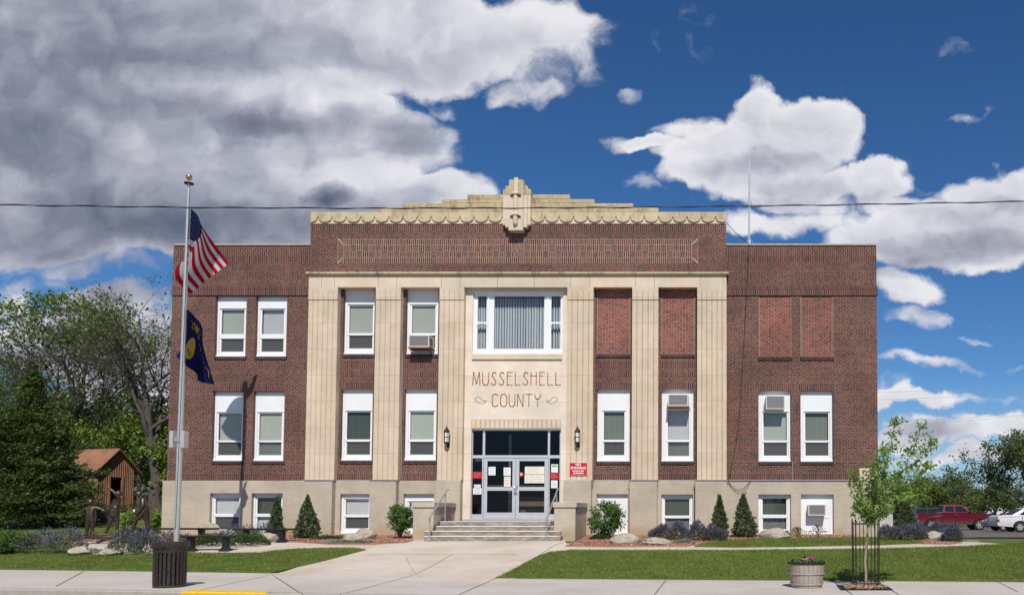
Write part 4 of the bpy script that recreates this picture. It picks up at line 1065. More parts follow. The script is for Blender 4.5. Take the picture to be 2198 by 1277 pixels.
# ------------------------------------------------------------------ entrance steps
st = thing('entrance_steps', 'worn concrete entrance steps between two low cheek walls below the glass doors', 'steps', (0, 0, 0))
gz = TZ(-7, 27)
LZ = 1.155
nos = [(26.95, 910, 1203), (27.32, 910, 1203), (27.66, 925, 1196), (28.0, 925, 1196)]
n4 = len(nos); rise = (LZ-gz-.02)/4
for i, (y, a, b_) in enumerate(nos):
    z1 = gz+.02+rise*(i+1); x0, x1 = X(a, 1140, y), X(b_, 1140, y)
    if i >= 2: x0, x1 = X(929, 1120, 27.5)-.0+.0, X(1190, 1120, 27.5)
    m = MB(); y1 = nos[i+1][0]+.06 if i < 3 else YE+.12
    m.box(x0, x1, y+.012, y1, (z1-rise-.05 if i else 0), z1-.03, M_step)
    m.box(x0-(.0), x1, y, y1, z1-.03, z1, M_tread if i < 3 else M_landing, ch=.006)
    m.box(x0+.02, x1-(.12 if i < 2 else .0), y-.006, y+.045, z1-.018, z1+.004, M_white)
    m.build('step' if i < 3 else 'landing', st)
m = MB(); m.box(dx0-.3, dx1+.3, YE-.02, YE+.22, LZ+.002, DZ0-.002, M_alu); m.box(ex0+.01, ex1-.01, YE-.0, YE+.3, .2, DZ0-.01, M_conc); m.build('threshold', st)
for a, b_ in ((886, 930), (1189, 1235)):
    x0, x1 = X(a, 1125, 27.5), X(b_, 1125, 27.5); zt = Z(1089, 27.5); zc_ = Z(1077.5, 27.5)
    m = MB(); m.box(x0, x1, 27.5, YP-.08, .1, zt+.002, M_conc, ch=.012); c_ = m.build('cheek_wall', st)
    m = MB(); m.box(x0-.045, x1+.045, 27.455, YP-.08, zt, zc_, M_conc, ch=.015); m.build('cap', c_)
# --- handrails
def handrail(nm, tx, ty, bx, by, fx, label):
    h = thing('handrail', label, 'handrail', (0, 0, 0)); m = MB()
    yb_, yf_ = 28.2, 26.93
    T = P(tx, ty, 28.35); B = P(bx, by, 26.85)
    m.tube([T+Vector((0, .05, -.02)), T, B, B+Vector((0, -.04, -.03))], .026, M_rail, 8); sm(m.build('rail', h))
    for t, zb_ in ((.12, LZ), (.955, gz+.01)):
        p = T+(B-T)*t; m = MB(); m.tube([(p.x, p.y, zb_), (p.x, p.y, p.z)], .022, M_rail, 8); sm(m.build('post', h))
handrail('l', 960.5, 1049.5, 921, 1113, 923, 'grey metal handrail at the left side of the entrance steps')
handrail('r', 1197.5, 1048, 1172.5, 1115.5, 1173.5, 'grey metal handrail at the right side of the entrance steps')

# ------------------------------------------------------------------ wall lanterns, signs, notices
def lantern(px, label):
    y = YP+.02; x = X(px, 937, y); l = thing('wall_lantern', label, 'lantern', (x, y-.17, Z(937, y)), group='black wall lanterns beside the entrance')
    m = MB(); m.lathe([(.001,.40),(.012,.36),(.014,.31),(.05,.28),(.10,.19),(.115,.165),(.10,.16)], M_iron, 10)
    m.lathe([(.10,.16),(.10,.14),(.085,.14)], M_iron, 10); m.lathe([(.085,-.20),(.10,-.20),(.10,-.225),(.05,-.26),(.001,-.27)], M_iron, 10)
    for k in range(6):
        t = 2*pi*k/6; m.tube([(.09*cos(t), .09*sin(t), -.20), (.092*cos(t), .092*sin(t), .15)], .008, M_iron, 4)
    m.lathe([(.093,-.02),(.097,-.02),(.097,-.035),(.093,-.035)], M_iron, 10); f = local(m.build('lantern_cage', l))
    m = MB(); m.lathe([(.075,-.20),(.08,-.05),(.08,.14)], M_blind['white'], 10); sm(local(m.build('lamp_glass', l)))
    m = MB(); m.tube([(0, .18, -.10), (0, .08, -.33), (0, .0, -.25)], .014, M_iron, 6); m.box(-.05, .05, .16, .188, -.38, -.05, M_iron, ch=.01); local(m.build('bracket', l))
lantern(962, 'black wall lantern on the stone pier left of the doors'); lantern(1241.2, 'black wall lantern above the red no smoking sign')

def text_mesh(txt, size, mat, name='text', align='CENTER', bold=.0):
    cu = bpy.data.curves.new(name, 'FONT'); cu.body = txt; cu.size = size; cu.align_x = align; cu.align_y = 'CENTER'; cu.extrude = .0015; cu.offset = bold; cu.resolution_u = 3
    o = bpy.data.objects.new(name, cu); COL.objects.link(o); dg = bpy.context.evaluated_depsgraph_get(); me = bpy.data.meshes.new_from_object(o.evaluated_get(dg))
    bpy.data.objects.remove(o); me.materials.clear(); me.materials.append(mat); return me
def text_on(txt, size, mat, loc, parent=None, name='lettering', bold=.0, rot=(pi/2, 0, 0), sx=1):
    me = text_mesh(txt, size, mat, name, bold=bold); M = Matrix.Translation(loc) @ Matrix.Rotation(rot[2], 4, 'Z') @ Matrix.Rotation(rot[0], 4, 'X') @ Matrix.Diagonal((sx, 1, 1, 1)); me.transform(M)
    o = bpy.data.objects.new(name, me); COL.objects.link(o)
    if parent: o.parent = parent
    return o
ys = YP-.005; a, b_, c, d = X(1222, 1006, ys), X(1261, 1006, ys), Z(1019.5, ys), Z(992, ys)
m = MB(); m.box(a, b_, ys-.012, ys-.002, c, d, M_signwhite, ch=.004); m.box(a+.012, b_-.012, ys-.016, ys-.011, c+.012, d-.012, M_red)
sg = tag(m.build('no_smoking_sign'), 'red no smoking sign with white words right of the doors', 'sign')
cx_ = (a+b_)/2; hh = d-c
for t, s_, f in (('NO', .125, .82), ('SMOKING', .125, .56), ('WITHIN 25 FEET', .058, .32), ('OF BUILDING', .062, .15)):
    text_on(t, s_, M_signwhite, Vector((cx_, ys-.019, c+hh*f)), sg, bold=.003, sx=.98)
def sheet(px0, px1, py0, py1, label, mat=M_paper, nm='paper_notice', cat='notice', lines=5, yy=Yd-.006, grp='paper notices on the entrance glass'):
    a, b_, c, d = X(px0, 1020, yy), X(px1, 1020, yy), Z(py1, yy), Z(py0, yy); m = MB(); m.box(a, b_, yy-.002, yy+.001, c, d, mat)
    for k in range(lines):
        z = d-(d-c)*(k+1)/(lines+1); w_ = (b_-a); m.box(a+w_*.12, b_-w_*random.uniform(.12, .35), yy-.004, yy-.0025, z-.005, z+.005, M_print)
    tag(m.build(nm), label, cat, grp); return a, b_, c, d
sheet(1048.5,1063.5,1001.5,1019.5,'white paper notice high on the left door glass')
sheet(1081,1096,1003,1020.5,'upper white notice by the left door handle')
sheet(1082,1096,1022.5,1044.5,'lower cream notice by the left door handle', M_papercream)
sheet(1126.5,1168.5,1001,1017.5,'wide cream chart on the right door, upper half', M_papercream, lines=3)
sheet(1126,1140.5,1018.5,1036.5,'small cream chart on the right door, lower left', M_papercream, lines=3)
sheet(1141,1168.5,1018.5,1036.5,'cream chart on the right door, lower right', M_papercream, lines=3)
sheet(1018,1032,1039.5,1046,'upper white slip on the left side pane', lines=2)
sheet(1016,1034,1047,1060.5,'white notice hanging low on the left side pane')
a, b_, c, d = sheet(1183,1197.5,996,1013.5,'white notice with a green top on the right side pane', lines=2)
m = MB(); m.box(a+.02, b_-.02, Yd-.012, Yd-.009, d-.10, d-.03, M_green); o = m.build('green_header', bpy.data.objects[[k.name for k in bpy.data.objects if k.name.startswith('paper_notice')][-1]])
sheet(1183,1197,1030.5,1047,'white notice low on the right side pane')
sheet(1015,1034,1012,1026.5,'red strip notice on the left side pane', M_red, 'red_notice', 'notice', 3); sheet(1181,1199.5,1014.5,1028,'red strip notice on the right side pane', M_red, 'red_notice', 'notice', 3)
m = MB(); xc_, zc_ = X(1119, 1018, Yd), Z(1017.5, Yd); m.add([(xc_+.085*cos(2*pi*k/20), Yd-.008, zc_+.085*sin(2*pi*k/20)) for k in range(20)], [tuple(range(20))], M_red)
m.box(xc_-.05, xc_+.05, Yd-.012, Yd-.009, zc_-.012, zc_+.012, M_signwhite); m.box(xc_-.03, xc_+.03, Yd-.012, Yd-.009, zc_-.05, zc_-.035, M_signwhite); m.box(xc_-.035, xc_+.035, Yd-.012, Yd-.009, zc_+.035, zc_+.048, M_signwhite)
tag(m.build('round_sticker'), 'round red sticker on the right door glass', 'sticker')

# ------------------------------------------------------------------ window air conditioners
def aircon(a, b_, yt, yb, Yw, depth, label, board=False, pipe=False):
    yf = Yw-depth; ym = (yt+yb)/2; x0, x1, z0, z1 = X(a, ym, yf), X(b_, ym, yf), Z(yb, yf), Z(yt, yf)
    t = thing('air_conditioner', label, 'air conditioner', ((x0+x1)/2, yf, z0), group='window air conditioners on the front')
    L = lambda q: (q[0]-(x0+x1)/2, q[1]-yf, q[2]-z0); w_ = (x1-x0)/2; h_ = z1-z0
    m = MB(); r = .035
    m.box(-w_, w_, .02, depth+.0, r, h_-.0, M_acbeige, ch=.006)
    for q in ((-w_, w_, h_-r, h_+.002), (-w_, w_, 0, r), (-w_, -w_+r, r, h_-r), (w_-r, w_, r, h_-r)): m.box(q[0], q[1], 0, .05, q[2], q[3], M_acbeige, ch=.004)
    for k in range(8): m.box(w_-.002, w_+.003, .10+k*.035, .115+k*.035, h_*.2, h_*.8, M_dark)
    local(m.build('casing', t))
    m = MB(); m.box(-w_+r, w_-r, .012, .03, r, h_-r, M_acgrille); local(m.build('grille', t))
    if board: m = MB(); m.box(-w_-.02, w_+.04, -.02, depth, -.035, -.003, M_wood); local(m.build('support_board', t))
    return t
aircon(877, 921, 719, 744.5, YB+.13, .52, 'boxy air conditioner under the upper window left of the entrance', board=True)
m = MB(); zb_ = Z(746, 29.5); x0, x1 = X(880, 750, 29.7), X(921, 750, 29.7)
for xx in (x0, x1): m.tube([(xx, YB+.12, zb_-.28), (xx, YB-.30, zb_-.03)], .014, M_black, 6)
m.box(x0, x1, YB-.34, YB-.30, zb_-.05, zb_-.02, M_black); m.box(x0, x1, YB+.07, YB+.1, zb_-.3, zb_-.27, M_black); tag(m.build('support_bracket'), 'black metal bracket holding up the air conditioner by the carved stone bay', 'bracket')
aircon(1434, 1477, 846, 871, YB+.13, .42, 'air conditioner on a brown board, top of the lower window left of the last pilaster', board=True)
aircon(1644, 1684.5, 849, 878, YW+.13, .36, 'pale framed air conditioner in the lower window of the right wing')
aircon(1735, 1772.5, 1082, 1106, BASE_Y+.15, .33, 'small air conditioner in the white basement panel at far right')

# ------------------------------------------------------------------ conduits, cables, antenna
def cable(nm, label, pts, r, mat, cat='cable', n=6):
    m = MB(); m.tube(pts, r, mat, n); o = m.build(nm); sm(o, 80); return tag(o, label, cat)
zc_ = ZF-.012
def zigz(i0, i1, xa, xb):
    p = [(xa, YP-.09, zc_+.02)]
    for i in range(i0, i1): p += [(PX[i][1]+.03, YP-.09, zc_+.02), (PX[i][1]+.04, YW-.02, zc_+.02), (PX[i+1][0]-.09, YW-.02, zc_+.02), (PX[i+1][0]-.08, YP-.09, zc_+.02)]
    return p+[(xb+.02, YP-.09, zc_+.02)]
cable('conduit', 'thin grey conduit run along the base of the left pilasters', zigz(0, 1, X(655,1030,YP-.03), PX[1][1]), .016, M_cablegrey, 'conduit')
cable('conduit', 'thin grey conduit along the base of the right pilasters and wing', zigz(3, 5, PX[3][1], PX[5][1])+[(PX[5][1]+.05, BASE_Y-.03, zc_+.02), (XR-.7, BASE_Y-.03, zc_+.02)], .016, M_cablegrey, 'conduit')
cable('downlead', 'thin grey pipe beside the upright jamb of the second left bay', [(X(864,765,YB-.03), YB-.03, Z(762, YB)), (X(861,1026,YB-.03), YB-.03, Z(1026, YB))], .014, M_cablegrey, 'conduit')
yy = YW-.05
pts = [P(1607.5, 519, YW-.06), P(1604,600,yy), P(1599,700,yy), P(1594,790,yy), P(1589,870,yy), P(1580,950,yy), P(1571,1000,yy), P(1562,1031,YP-.1)]
cable('hanging_cable', 'long black cable hanging down the right wing from the roof aerial', pts, .009, M_cable)
for k, (dep) in enumerate((1051, 1057)):
    pts = []
    for i in range(13):
        t = i/12; pts.append(P(1563+(46+3*k)*t, 1032+(dep-1032)*4*t*(1-t)*.98+(0), BASE_Y-.04-.01*k))
    cable('cable_loop', ('shallower' if k == 0 else 'deeper')+' loop of slack cable hanging on the base right of the pilasters', pts, .0065, M_cable)
cable('conduit', 'short upright pipe below the right wing windows', [P(1701, 990, YW-.03), P(1700.5, 1031, YW-.03)], .018, M_cablegrey, 'conduit')
ya = 31.2; ant = thing('aerial_mast', 'tall thin radio aerial on the roof of the right wing', 'aerial', tuple(P(1608, 523, ya)))
b0 = Vector(ant.location); m = MB(); tip = P(1609, 318, ya)-b0; mid = P(1608.6, 375, ya)-b0
m.tube([(0, 0, -.9), (0, 0, 0), tuple(mid)], [.035, .035, .028], M_alu, 8); m.tube([tuple(mid), tuple(tip)], [.012, .006], M_alu, 6); local(m.build('mast', ant))
m = MB()
for t in (0, 2.1, 4.2): m.tube([(0, 0, .28), (.24*cos(t+.4), .24*sin(t+.4), -.10), (.3*cos(t+.4), .3*sin(t+.4), -.9)], .014, M_alu, 5)
m.box(-.05, .05, -.05, .05, -.02, .12, M_alu); local(m.build('tripod_base', ant))
cable('guy_wire', 'black wire sagging from the parapet to the roof aerial', [P(1559.5, 478, 30.1)]+[P(1559.5+(1603-1559.5)*t, 478+(519-478)*t+14*t*(1-t), 30.1+t) for t in (.25, .5, .75, 1)], .012, M_cable)
Yc = 10.0; pts = [(-600,433.5),(-200,438),(0,440),(400,445.5),(800,447.5),(1100,447),(1400,445),(1800,440),(2198,432.5),(2500,427),(2900,418)]
fp = []
for (a, b_), (c, d) in zip(pts, pts[1:]):
    for k in range(14): t = k/14; fp.append(P(a+(c-a)*t, b_+(d-b_)*t, Yc))
m = MB(); m.tube(fp, .005, M_cable, 6); m.tube([p+Vector((0, .009*cos(i*1.15), .009*sin(i*1.15))) for i, p in enumerate(fp)], .005, M_cable, 6)
tag(m.build('overhead_cable'), 'twisted black overhead cable crossing the whole view', 'cable')
for k, (ya_, yb_) in enumerate(((838.5,836),(855,849),(890,884),(902,893),(912,896),(957,950))):
    Yk = 95+k*3; fp = [P(1560+70*i, 0, Yk) for i in range(14)]
    fp = [P(1560+70*i, ya_+(yb_-ya_)*((1560+70*i)-1890)/308+3*sin(i*.45), Yk) for i in range(14)]
    nm = ['topmost', 'second from top', 'third from top', 'fourth from top', 'fifth from top', 'lowest'][k]
    cable('power_line', nm+' of the distant power lines right of the building', fp, .018, M_cablegrey)['group'] = 'distant power lines'
# ------------------------------------------------------------------ foliage helpers
def unit(a): return a/np.maximum(np.linalg.norm(a, axis=-1, keepdims=True), 1e-9)
def leaf_quads(C, size, elong=2.0, D=None, spread=1.0, rng=RNG, fold=.0):
    N = len(C); R = rng.normal(0, 1, (N, 3))
    D = unit(R) if D is None else unit(unit(D)+R*spread*.5)
    S_ = unit(np.cross(D, rng.normal(0, 1, (N, 3)))); s = (np.asarray(size)*rng.uniform(.6, 1.25, N))[:, None]
    a = D*s*.5; b_ = S_*s*.5/elong
    return np.stack([C-a, C-b_-a*.1, C+a, C+b_-a*.1], 1).reshape(-1, 3)
def leaves(name, V, mat, parent=None, **kw):
    return tri_mesh(name, V, np.arange(len(V)).reshape(-1, 4), mat, parent, **kw)
def grow(rng, p, d, L, r, lvl, maxl, tubes, tips, up=.15, kids=(2, 4), ang=(.45, .95), jit=.16, shrink=(.55, .8)):
    n = 5 if lvl < 2 else 4 if lvl < 4 else 3
    pts = [Vector(p)]; rad = [r]; d = Vector(d).normalized()
    r1 = r*(.55 if lvl < maxl else .35)
    for i in range(n):
        d = (d+Vector(rng.normal(0, jit, 3))+Vector((0, 0, up*.35))).normalized(); pts.append(pts[-1]+d*L/n); rad.append(r+(r1-r)*(i+1)/n)
    tubes.append((pts, rad, lvl))
    if lvl >= maxl-1:
        for i in range(1, n+1): tips.append((pts[i], d.copy(), lvl))
    if lvl >= maxl: return
    k = rng.integers(kids[0], kids[1]+1)
    for j in range(k):
        t = rng.uniform(.35, 1.0) if j else 1.0; q = t*n; i = min(n-1, int(q)); pos = pts[i].lerp(pts[i+1], min(1, q-i))
        a = rng.uniform(*ang)*(.6 if j == 0 else 1); ax = d.cross(Vector(rng.normal(0, 1, 3))).normalized(); nd = Matrix.Rotation(a, 3, ax) @ d
        rr = rad[i]*(.75 if j == 0 else .55); grow(rng, pos, nd, L*rng.uniform(*shrink), max(rr, .006), lvl+1, maxl, tubes, tips, up, kids, ang, jit, shrink)
def tubes_mesh(tubes, mat, name, parent):
    m = MB()
    for pts, rad, lvl in tubes: m.tube(pts, rad, mat, 8 if lvl == 0 else 5 if lvl < 3 else 3, cap=False)
    return m.build(name, parent, smooth=True)
def tree(nm, label, base, H, seed, leafm, barkm=M_bark, r0=.2, levels=5, clear=.25, nleaf=9000, lsize=.16, lspread=.35, lean=(0, 0), limbs=5, spread=.75, leafsel=None, cat='tree', group=None, fill=0, fillr=None, up=.15, kids=(2, 4), elong=1.7):
    rng = np.random.default_rng(seed); t = thing(nm, label, cat, tuple(base), group=group)
    tubes, tips = [], []; n = 6; p = Vector((0, 0, -.1)); pts = [p]; rad = [r0*1.25]
    for i in range(n):
        f = (i+1)/n; pts.append(Vector((lean[0]*f+rng.normal(0, .04), lean[1]*f+rng.normal(0, .04), H*.62*f))); rad.append(r0*(1-.62*f))
    tubes.append((pts, rad, 0))
    for j in range(limbs):
        f = clear/.62+(1-clear/.62)*((j+.6)/limbs); q = min(f, .999)*n; i = int(q); pos = pts[i].lerp(pts[i+1], q-i); a = j*2.4+rng.uniform(-.4, .4)
        el = rng.uniform(.5, 1.0)+f*.3; d = Vector((cos(a)*cos(el), sin(a)*cos(el), sin(el)))
        grow(rng, pos, d, H*spread*rng.uniform(.32, .46)*(1.15-.45*f), rad[i]*.6, 1, levels, tubes, tips, up, kids)
    grow(rng, pts[-1], Vector((lean[0]*.1, lean[1]*.1, 1)), H*.26, rad[-1]*.9, 1, levels, tubes, tips, up, kids)
    zmax = max(tp[0].z for tp in tips); k = H/zmax
    for pts_, rd, lv in tubes:
        for q in pts_: q.z *= k
    T = np.array([tuple(tp[0]) for tp in tips])
    tubes_mesh(tubes, barkm, 'trunk', t)
    sel = np.ones(len(T), bool) if leafsel is None else leafsel(T, rng)
    T2 = T[sel]
    if len(T2) and nleaf:
        C = T2[rng.integers(0, len(T2), nleaf)]+rng.normal(0, lspread, (nleaf, 3))*rng.uniform(.3, 1, (nleaf, 1)); V = leaf_quads(C, lsize, elong, rng=rng); leaves('crown', V, leafm, t)
    return t
def blob_crown(rng, n, R, ncl, clr, shell=.6):
    # leaf clumps through a crown of radii R around the origin
    d = unit(rng.normal(0, 1, (ncl, 3))); rr = rng.uniform(shell, 1.0, (ncl, 1))**.7; cc = d*rr*np.array(R); idx = rng.integers(0, ncl, n)
    q = unit(rng.normal(0, 1, (n, 3)))*rng.uniform(.35, 1, (n, 1))*clr*rng.uniform(.7, 1.3, (ncl, 1))[idx]*np.array((1, 1, .75)); return cc[idx]+q
def leafy_shrub(nm, label, px0, px1, yt, yb, seed, mat, n=2600, ls=.09, barkm=M_barkd, group=None, cat='shrub', shell=.35, elong=1.9, ncl=45, clr=.22, Y=None):
    rng = np.random.default_rng(seed); b0 = G((px0+px1)/2, yb) if Y is None else P((px0+px1)/2, yb, Y); s = FPX/b0.y; R = (px1-px0)/2/s; H = (yb-yt)/s
    t = thing(nm, label, cat, tuple(b0), group=group)
    m = MB()
    for k in range(9):
        a = k*2.4; m.tube([(0, 0, -.05), (R*.25*cos(a), R*.25*sin(a), H*.3), (R*.6*cos(a), R*.6*sin(a), H*rng.uniform(.6, .85))], [.02, .014, .006], barkm, 4, cap=False)
    m.build('stems', t)
    C = blob_crown(rng, n, (R*.85, R*.85, H*.44), ncl, clr*R*1.6, shell)+np.array((0, 0, H*.54)); C[:, 2] = np.maximum(C[:, 2], .03)
    leaves('foliage', leaf_quads(C, ls, elong, rng=rng), mat, t); return t
def cone_spruce(label, px0, px1, yt, yb, seed, Y=None, n=9000, mat=M_spruce, group='cone shaped dwarf spruces'):
    rng = np.random.default_rng(seed); b0 = G((px0+px1)/2, yb) if Y is None else P((px0+px1)/2, yb, Y); s = FPX/b0.y; R = (px1-px0)/2/s*1.02; H = (yb-yt)/s
    if Y is not None: b0.z = TZ(b0.x, b0.y); H = (b0.z*0)+H
    t = thing('dwarf_spruce', label, 'conifer', tuple(b0), group=group)
    h = rng.beta(1.0, 1.5, n); a = rng.uniform(0, 2*pi, n); lob = 1+.16*np.sin(a*3+h*9+seed)+.13*np.sin(a*7-h*21)+.11*np.sin(h*46+a*2)+.09*np.sin(h*83-a*5); prof = np.where(h < .12, .80+h*1.6, ((1-h)/.88)**.78)
    keep = (np.sin(a*4+h*17+seed*1.7)*np.sin(h*29-a*2+seed) < .45) | (rng.uniform(0, 1, n) < .45); lean = .05*H*np.sin(seed*2.1)*h
    r = R*prof*lob*rng.uniform(.55, 1.0, n)**.5; C = np.c_[r*np.cos(a)+lean, r*np.sin(a), h*H*.985+.02]; D = np.c_[np.cos(a), np.sin(a), np.full(n, .8)]; C = C[keep]; D = D[keep]
    m = MB(); m.tube([(0, 0, -.05), (0, 0, H*.9)], [.04, .008], M_barkd, 5); m.build('trunk', t)
    V = leaf_quads(C, .075, 2.6, D=D, spread=1.0, rng=rng)
    tn = 60; C2 = np.c_[rng.normal(0, .02, tn), rng.normal(0, .02, tn), H*rng.uniform(.86, 1.03, tn)]; V = np.concatenate([V, leaf_quads(C2, .08, 3, D=np.tile((0, 0, 1.), (tn, 1)), spread=.6, rng=rng)])
    leaves('foliage', V, mat, t); return t
def catmint(label, px0, px1, yt, yb, seed, purple=1.0, dense=1.0):
    rng = np.random.default_rng(seed); b0 = G((px0+px1)/2, yb-4); s = FPX/b0.y; R = (px1-px0)/2/s; H = (yb-yt)/s*1.02
    t = thing('catmint', label, 'flowering plant', tuple(b0), group='purple flowering catmint clumps')
    n = int(2600*dense*max(.5, R)); a = rng.uniform(0, 2*pi, n); q = np.sqrt(rng.uniform(0, 1, n)); ry = min(R, .55)
    x = q*R*np.cos(a); y = q*ry*np.sin(a); top = H*.74*np.sqrt(np.maximum(0, 1-q**2*.85))*(1+.18*np.sin(x*9+seed))
    C = np.c_[x, y, top*rng.uniform(0.02, 1, n)**.6]; D = np.c_[np.cos(a)*q, np.sin(a)*q, np.full(n, 1.0)]
    leaves('foliage', leaf_quads(C, .055, 2.2, D=D, spread=1.3, rng=rng), M_catf, t)
    n2 = int(1500*purple*dense*max(.5, R)); a = rng.uniform(0, 2*pi, n2); q = np.sqrt(rng.uniform(0, 1.1, n2)); x = q*R*np.cos(a); y = q*ry*np.sin(a)
    top = H*(.68+.3*rng.uniform(0, 1, n2))*np.sqrt(np.maximum(0.05, 1-q**2*.8))*(1+.16*np.sin(x*9+seed)); C = np.c_[x, y, top]; D = np.c_[np.cos(a)*q*.9, np.sin(a)*q*.9, np.full(n2, 1.0)]
    leaves('flowers', leaf_quads(C, .12, 5.0, D=D, spread=.5, rng=rng), M_catp, t); return t
def low_mat(nm, label, px0, px1, yt, yb, seed, mat, ls=.05, elong=2.5, dense=1.0, cat='low shrub', group=None):
    rng = np.random.default_rng(seed); b0 = G((px0+px1)/2, (yb+yt)/2+2); s = FPX/b0.y; R = (px1-px0)/2/s; H = max(.08, (yb-yt)/s*.75); t = thing(nm, label, cat, tuple(b0), group=group)
    n = int(3600*dense*max(.35, R)); a = rng.uniform(0, 2*pi, n); q = np.sqrt(rng.uniform(0, 1, n)); x = q*R*np.cos(a); y = q*min(R, .5)*np.sin(a)
    z = H*np.sqrt(np.maximum(0, 1-q**2))*(.75+.3*np.sin(x*8+seed)*np.cos(y*11))*rng.uniform(.3, 1, n)**.5+.02; D = np.c_[np.cos(a)*q, np.sin(a)*q, np.full(n, .7)]
    leaves('foliage', leaf_quads(np.c_[x, y, z], ls, elong, D=D, spread=1.0, rng=rng), mat, t)
    m = MB()
    for k in range(7): aa = k*.9; m.tube([(0, 0, 0), (R*.7*cos(aa), min(R, .5)*.7*sin(aa), H*.5)], [.012, .005], M_barkd, 4)
    m.build('stems', t); return t
def boulder(label, px0, px1, yt, yb, seed, dy=.45, flat=1.0, mat=M_rock):
    rng = np.random.default_rng(seed); b0 = G((px0+px1)/2, yb-2); s = FPX/b0.y; R = (px1-px0)/2/s; H = (yb-yt)/s
    import bmesh
    bm = bmesh.new(); bmesh.ops.create_icosphere(bm, subdivisions=4, radius=1); ph = rng.uniform(0, 6, 8)
    from mathutils import noise as mn
    for v in bm.verts:
        p = v.co.copy(); f = 1+.26*mn.noise(p*1.1+Vector((seed, 3, 1)))+.10*mn.noise(p*2.7+Vector((seed, 0, 7)))+.04*mn.noise(p*7)
        # flat facets
        for k in range(7):
            n_ = Vector((cos(ph[k]*k+1), sin(ph[k]*2.1+k), cos(ph[k]+k*1.7)*.8)).normalized(); q = p.dot(n_)*f
            if q > .80: p -= n_*(q-.80)*.8
        v.co = Vector((p.x*f*R, p.y*f*dy*min(1.4, max(.7, R)), max(-.08, (p.z*f*.62+.36)*H)))
    me = bpy.data.meshes.new('boulder'); bm.to_mesh(me); bm.free(); me.materials.append(mat); o = bpy.data.objects.new('boulder', me); COL.objects.link(o); o.location = b0; sm(o, 28)
    zt = max(v.co.z for v in me.vertices)
    for v in me.vertices: v.co.z *= H/zt if v.co.z > 0 else 1
    return tag(o, label, 'boulder', 'boulders in the planting beds')

# ------------------------------------------------------------------ planting along the building
cone_spruce('dwarf spruce behind the flagpole, leftmost against the wall', 361, 398, 1074, 1146, 1, n=8000)
cone_spruce('dwarf spruce half hiding the second basement window', 577, 614, 1066, 1150, 2, n=8000)
cone_spruce('dwarf spruce below the first stone pilaster', 634, 683, 1063, 1157, 3)
cone_spruce('dwarf spruce rising from the purple catmint below the last pilaster', 1521, 1562, 1062, 1158, 4)
cone_spruce('dwarf spruce standing alone left of the right wing basement windows', 1573, 1625, 1059, 1155, 5)
cone_spruce('larger soft conifer beside the dark red pickup truck', 1918, 1976, 1066, 1150, 6, Y=31.5, n=9000)
leafy_shrub('snowball_bush', 'round leafy green shrub left of the entrance steps', 829, 888, 1074, 1158, 11, M_shrub, n=2600, ls=.085, ncl=60)
leafy_shrub('snowball_bush', 'round leafy green shrub right of the entrance steps', 1257, 1341, 1076, 1158, 12, M_shrub, n=3600, ls=.085, ncl=80)
low_mat('mugo_pine', 'small dense green cushion shrub right of the steps', 1265, 1308, 1145, 1169, 13, M_jun, ls=.05, dense=1.6)
low_mat('mugo_pine', 'small rounded green shrub in front of the catmint by the parking lot', 1962, 1995, 1147, 1166, 14, M_jun, ls=.05, dense=1.5)
low_mat('spreading_juniper', 'flat dark green juniper left of the paired boulders', 668, 742, 1149, 1164, 15, M_jun)
low_mat('spreading_juniper', 'broad spreading juniper between the flagpole and short bench', 403, 500, 1150, 1189, 16, M_jun, ls=.06, dense=1.3)
low_mat('spreading_juniper', 'broad spreading juniper in front of the right bench', 490, 578, 1149, 1189, 17, M_jun, ls=.06, dense=1.3)
low_mat('silver_groundcover', 'low silvery groundcover in front of the paired boulders', 690, 812, 1158, 1170, 18, M_silver, ls=.04, cat='groundcover plant')
low_mat('silver_groundcover', 'low silvery groundcover left of the long catmint row', 1442, 1492, 1157, 1172, 19, M_silver, ls=.04, cat='groundcover plant')
low_mat('silver_groundcover', 'low silvery groundcover below the boulder at the parking lot', 1998, 2062, 1152, 1168, 20, M_silver, ls=.04, cat='groundcover plant')
low_mat('silver_groundcover', 'low silvery groundcover between the two front rocks at left', 172, 232, 1178, 1192, 21, M_silver, ls=.04, cat='groundcover plant')
def seedling(label, px, yt, yb, w_, seed):
    rng = np.random.default_rng(seed); b0 = G(px, yb); s = FPX/b0.y; H = (yb-yt)/s; t = thing('spruce_seedling', label, 'conifer', tuple(b0)); R = w_/s/2
    m = MB(); m.tube([(0, 0, 0), (0, 0, H)], [.015, .004], M_barkd, 4); m.build('trunk', t); Cs = []; Ds = []
    for k in range(26):
        a = k*2.4; z = H*(.12+.8*k/26); L = R*(1.1-.85*k/26); u = rng.uniform(0, 1, 26)[:, None]; e = np.array((cos(a)*L, sin(a)*L, L*.35)); Cs.append(np.array((0, 0, z))+u*e+rng.normal(0, .01, (26, 3))); Ds.append(np.tile(e, (26, 1)))
    leaves('foliage', leaf_quads(np.concatenate(Cs), .05, 2.6, D=np.concatenate(Ds), spread=1.2, rng=rng), M_spruce, t)
seedling('scraggly little spruce left of the small basement air conditioner', 1712, 1130, 1155, 46, 1); seedling('little spruce under the small basement air conditioner', 1756, 1124, 1155, 46, 2); seedling('tiny spruce beside the right wing boulder', 1688, 1138, 1152, 20, 3)
boulder('pale boulder behind the short black bench', 424, 476, 1122, 1152, 1); boulder('white faced boulder under the right black bench', 549, 602, 1141, 1166, 2)
boulder('low front boulder of the pair between spruce and steps', 733, 782, 1145, 1167, 3); boulder('taller rear boulder of the pair between spruce and steps', 760, 806, 1135, 1160, 4)
boulder('broad grey layered boulder right of the steps', 1309, 1378, 1145, 1170, 5); boulder('flat pale boulder left of the catmint row', 1378, 1442, 1154, 1172, 6)
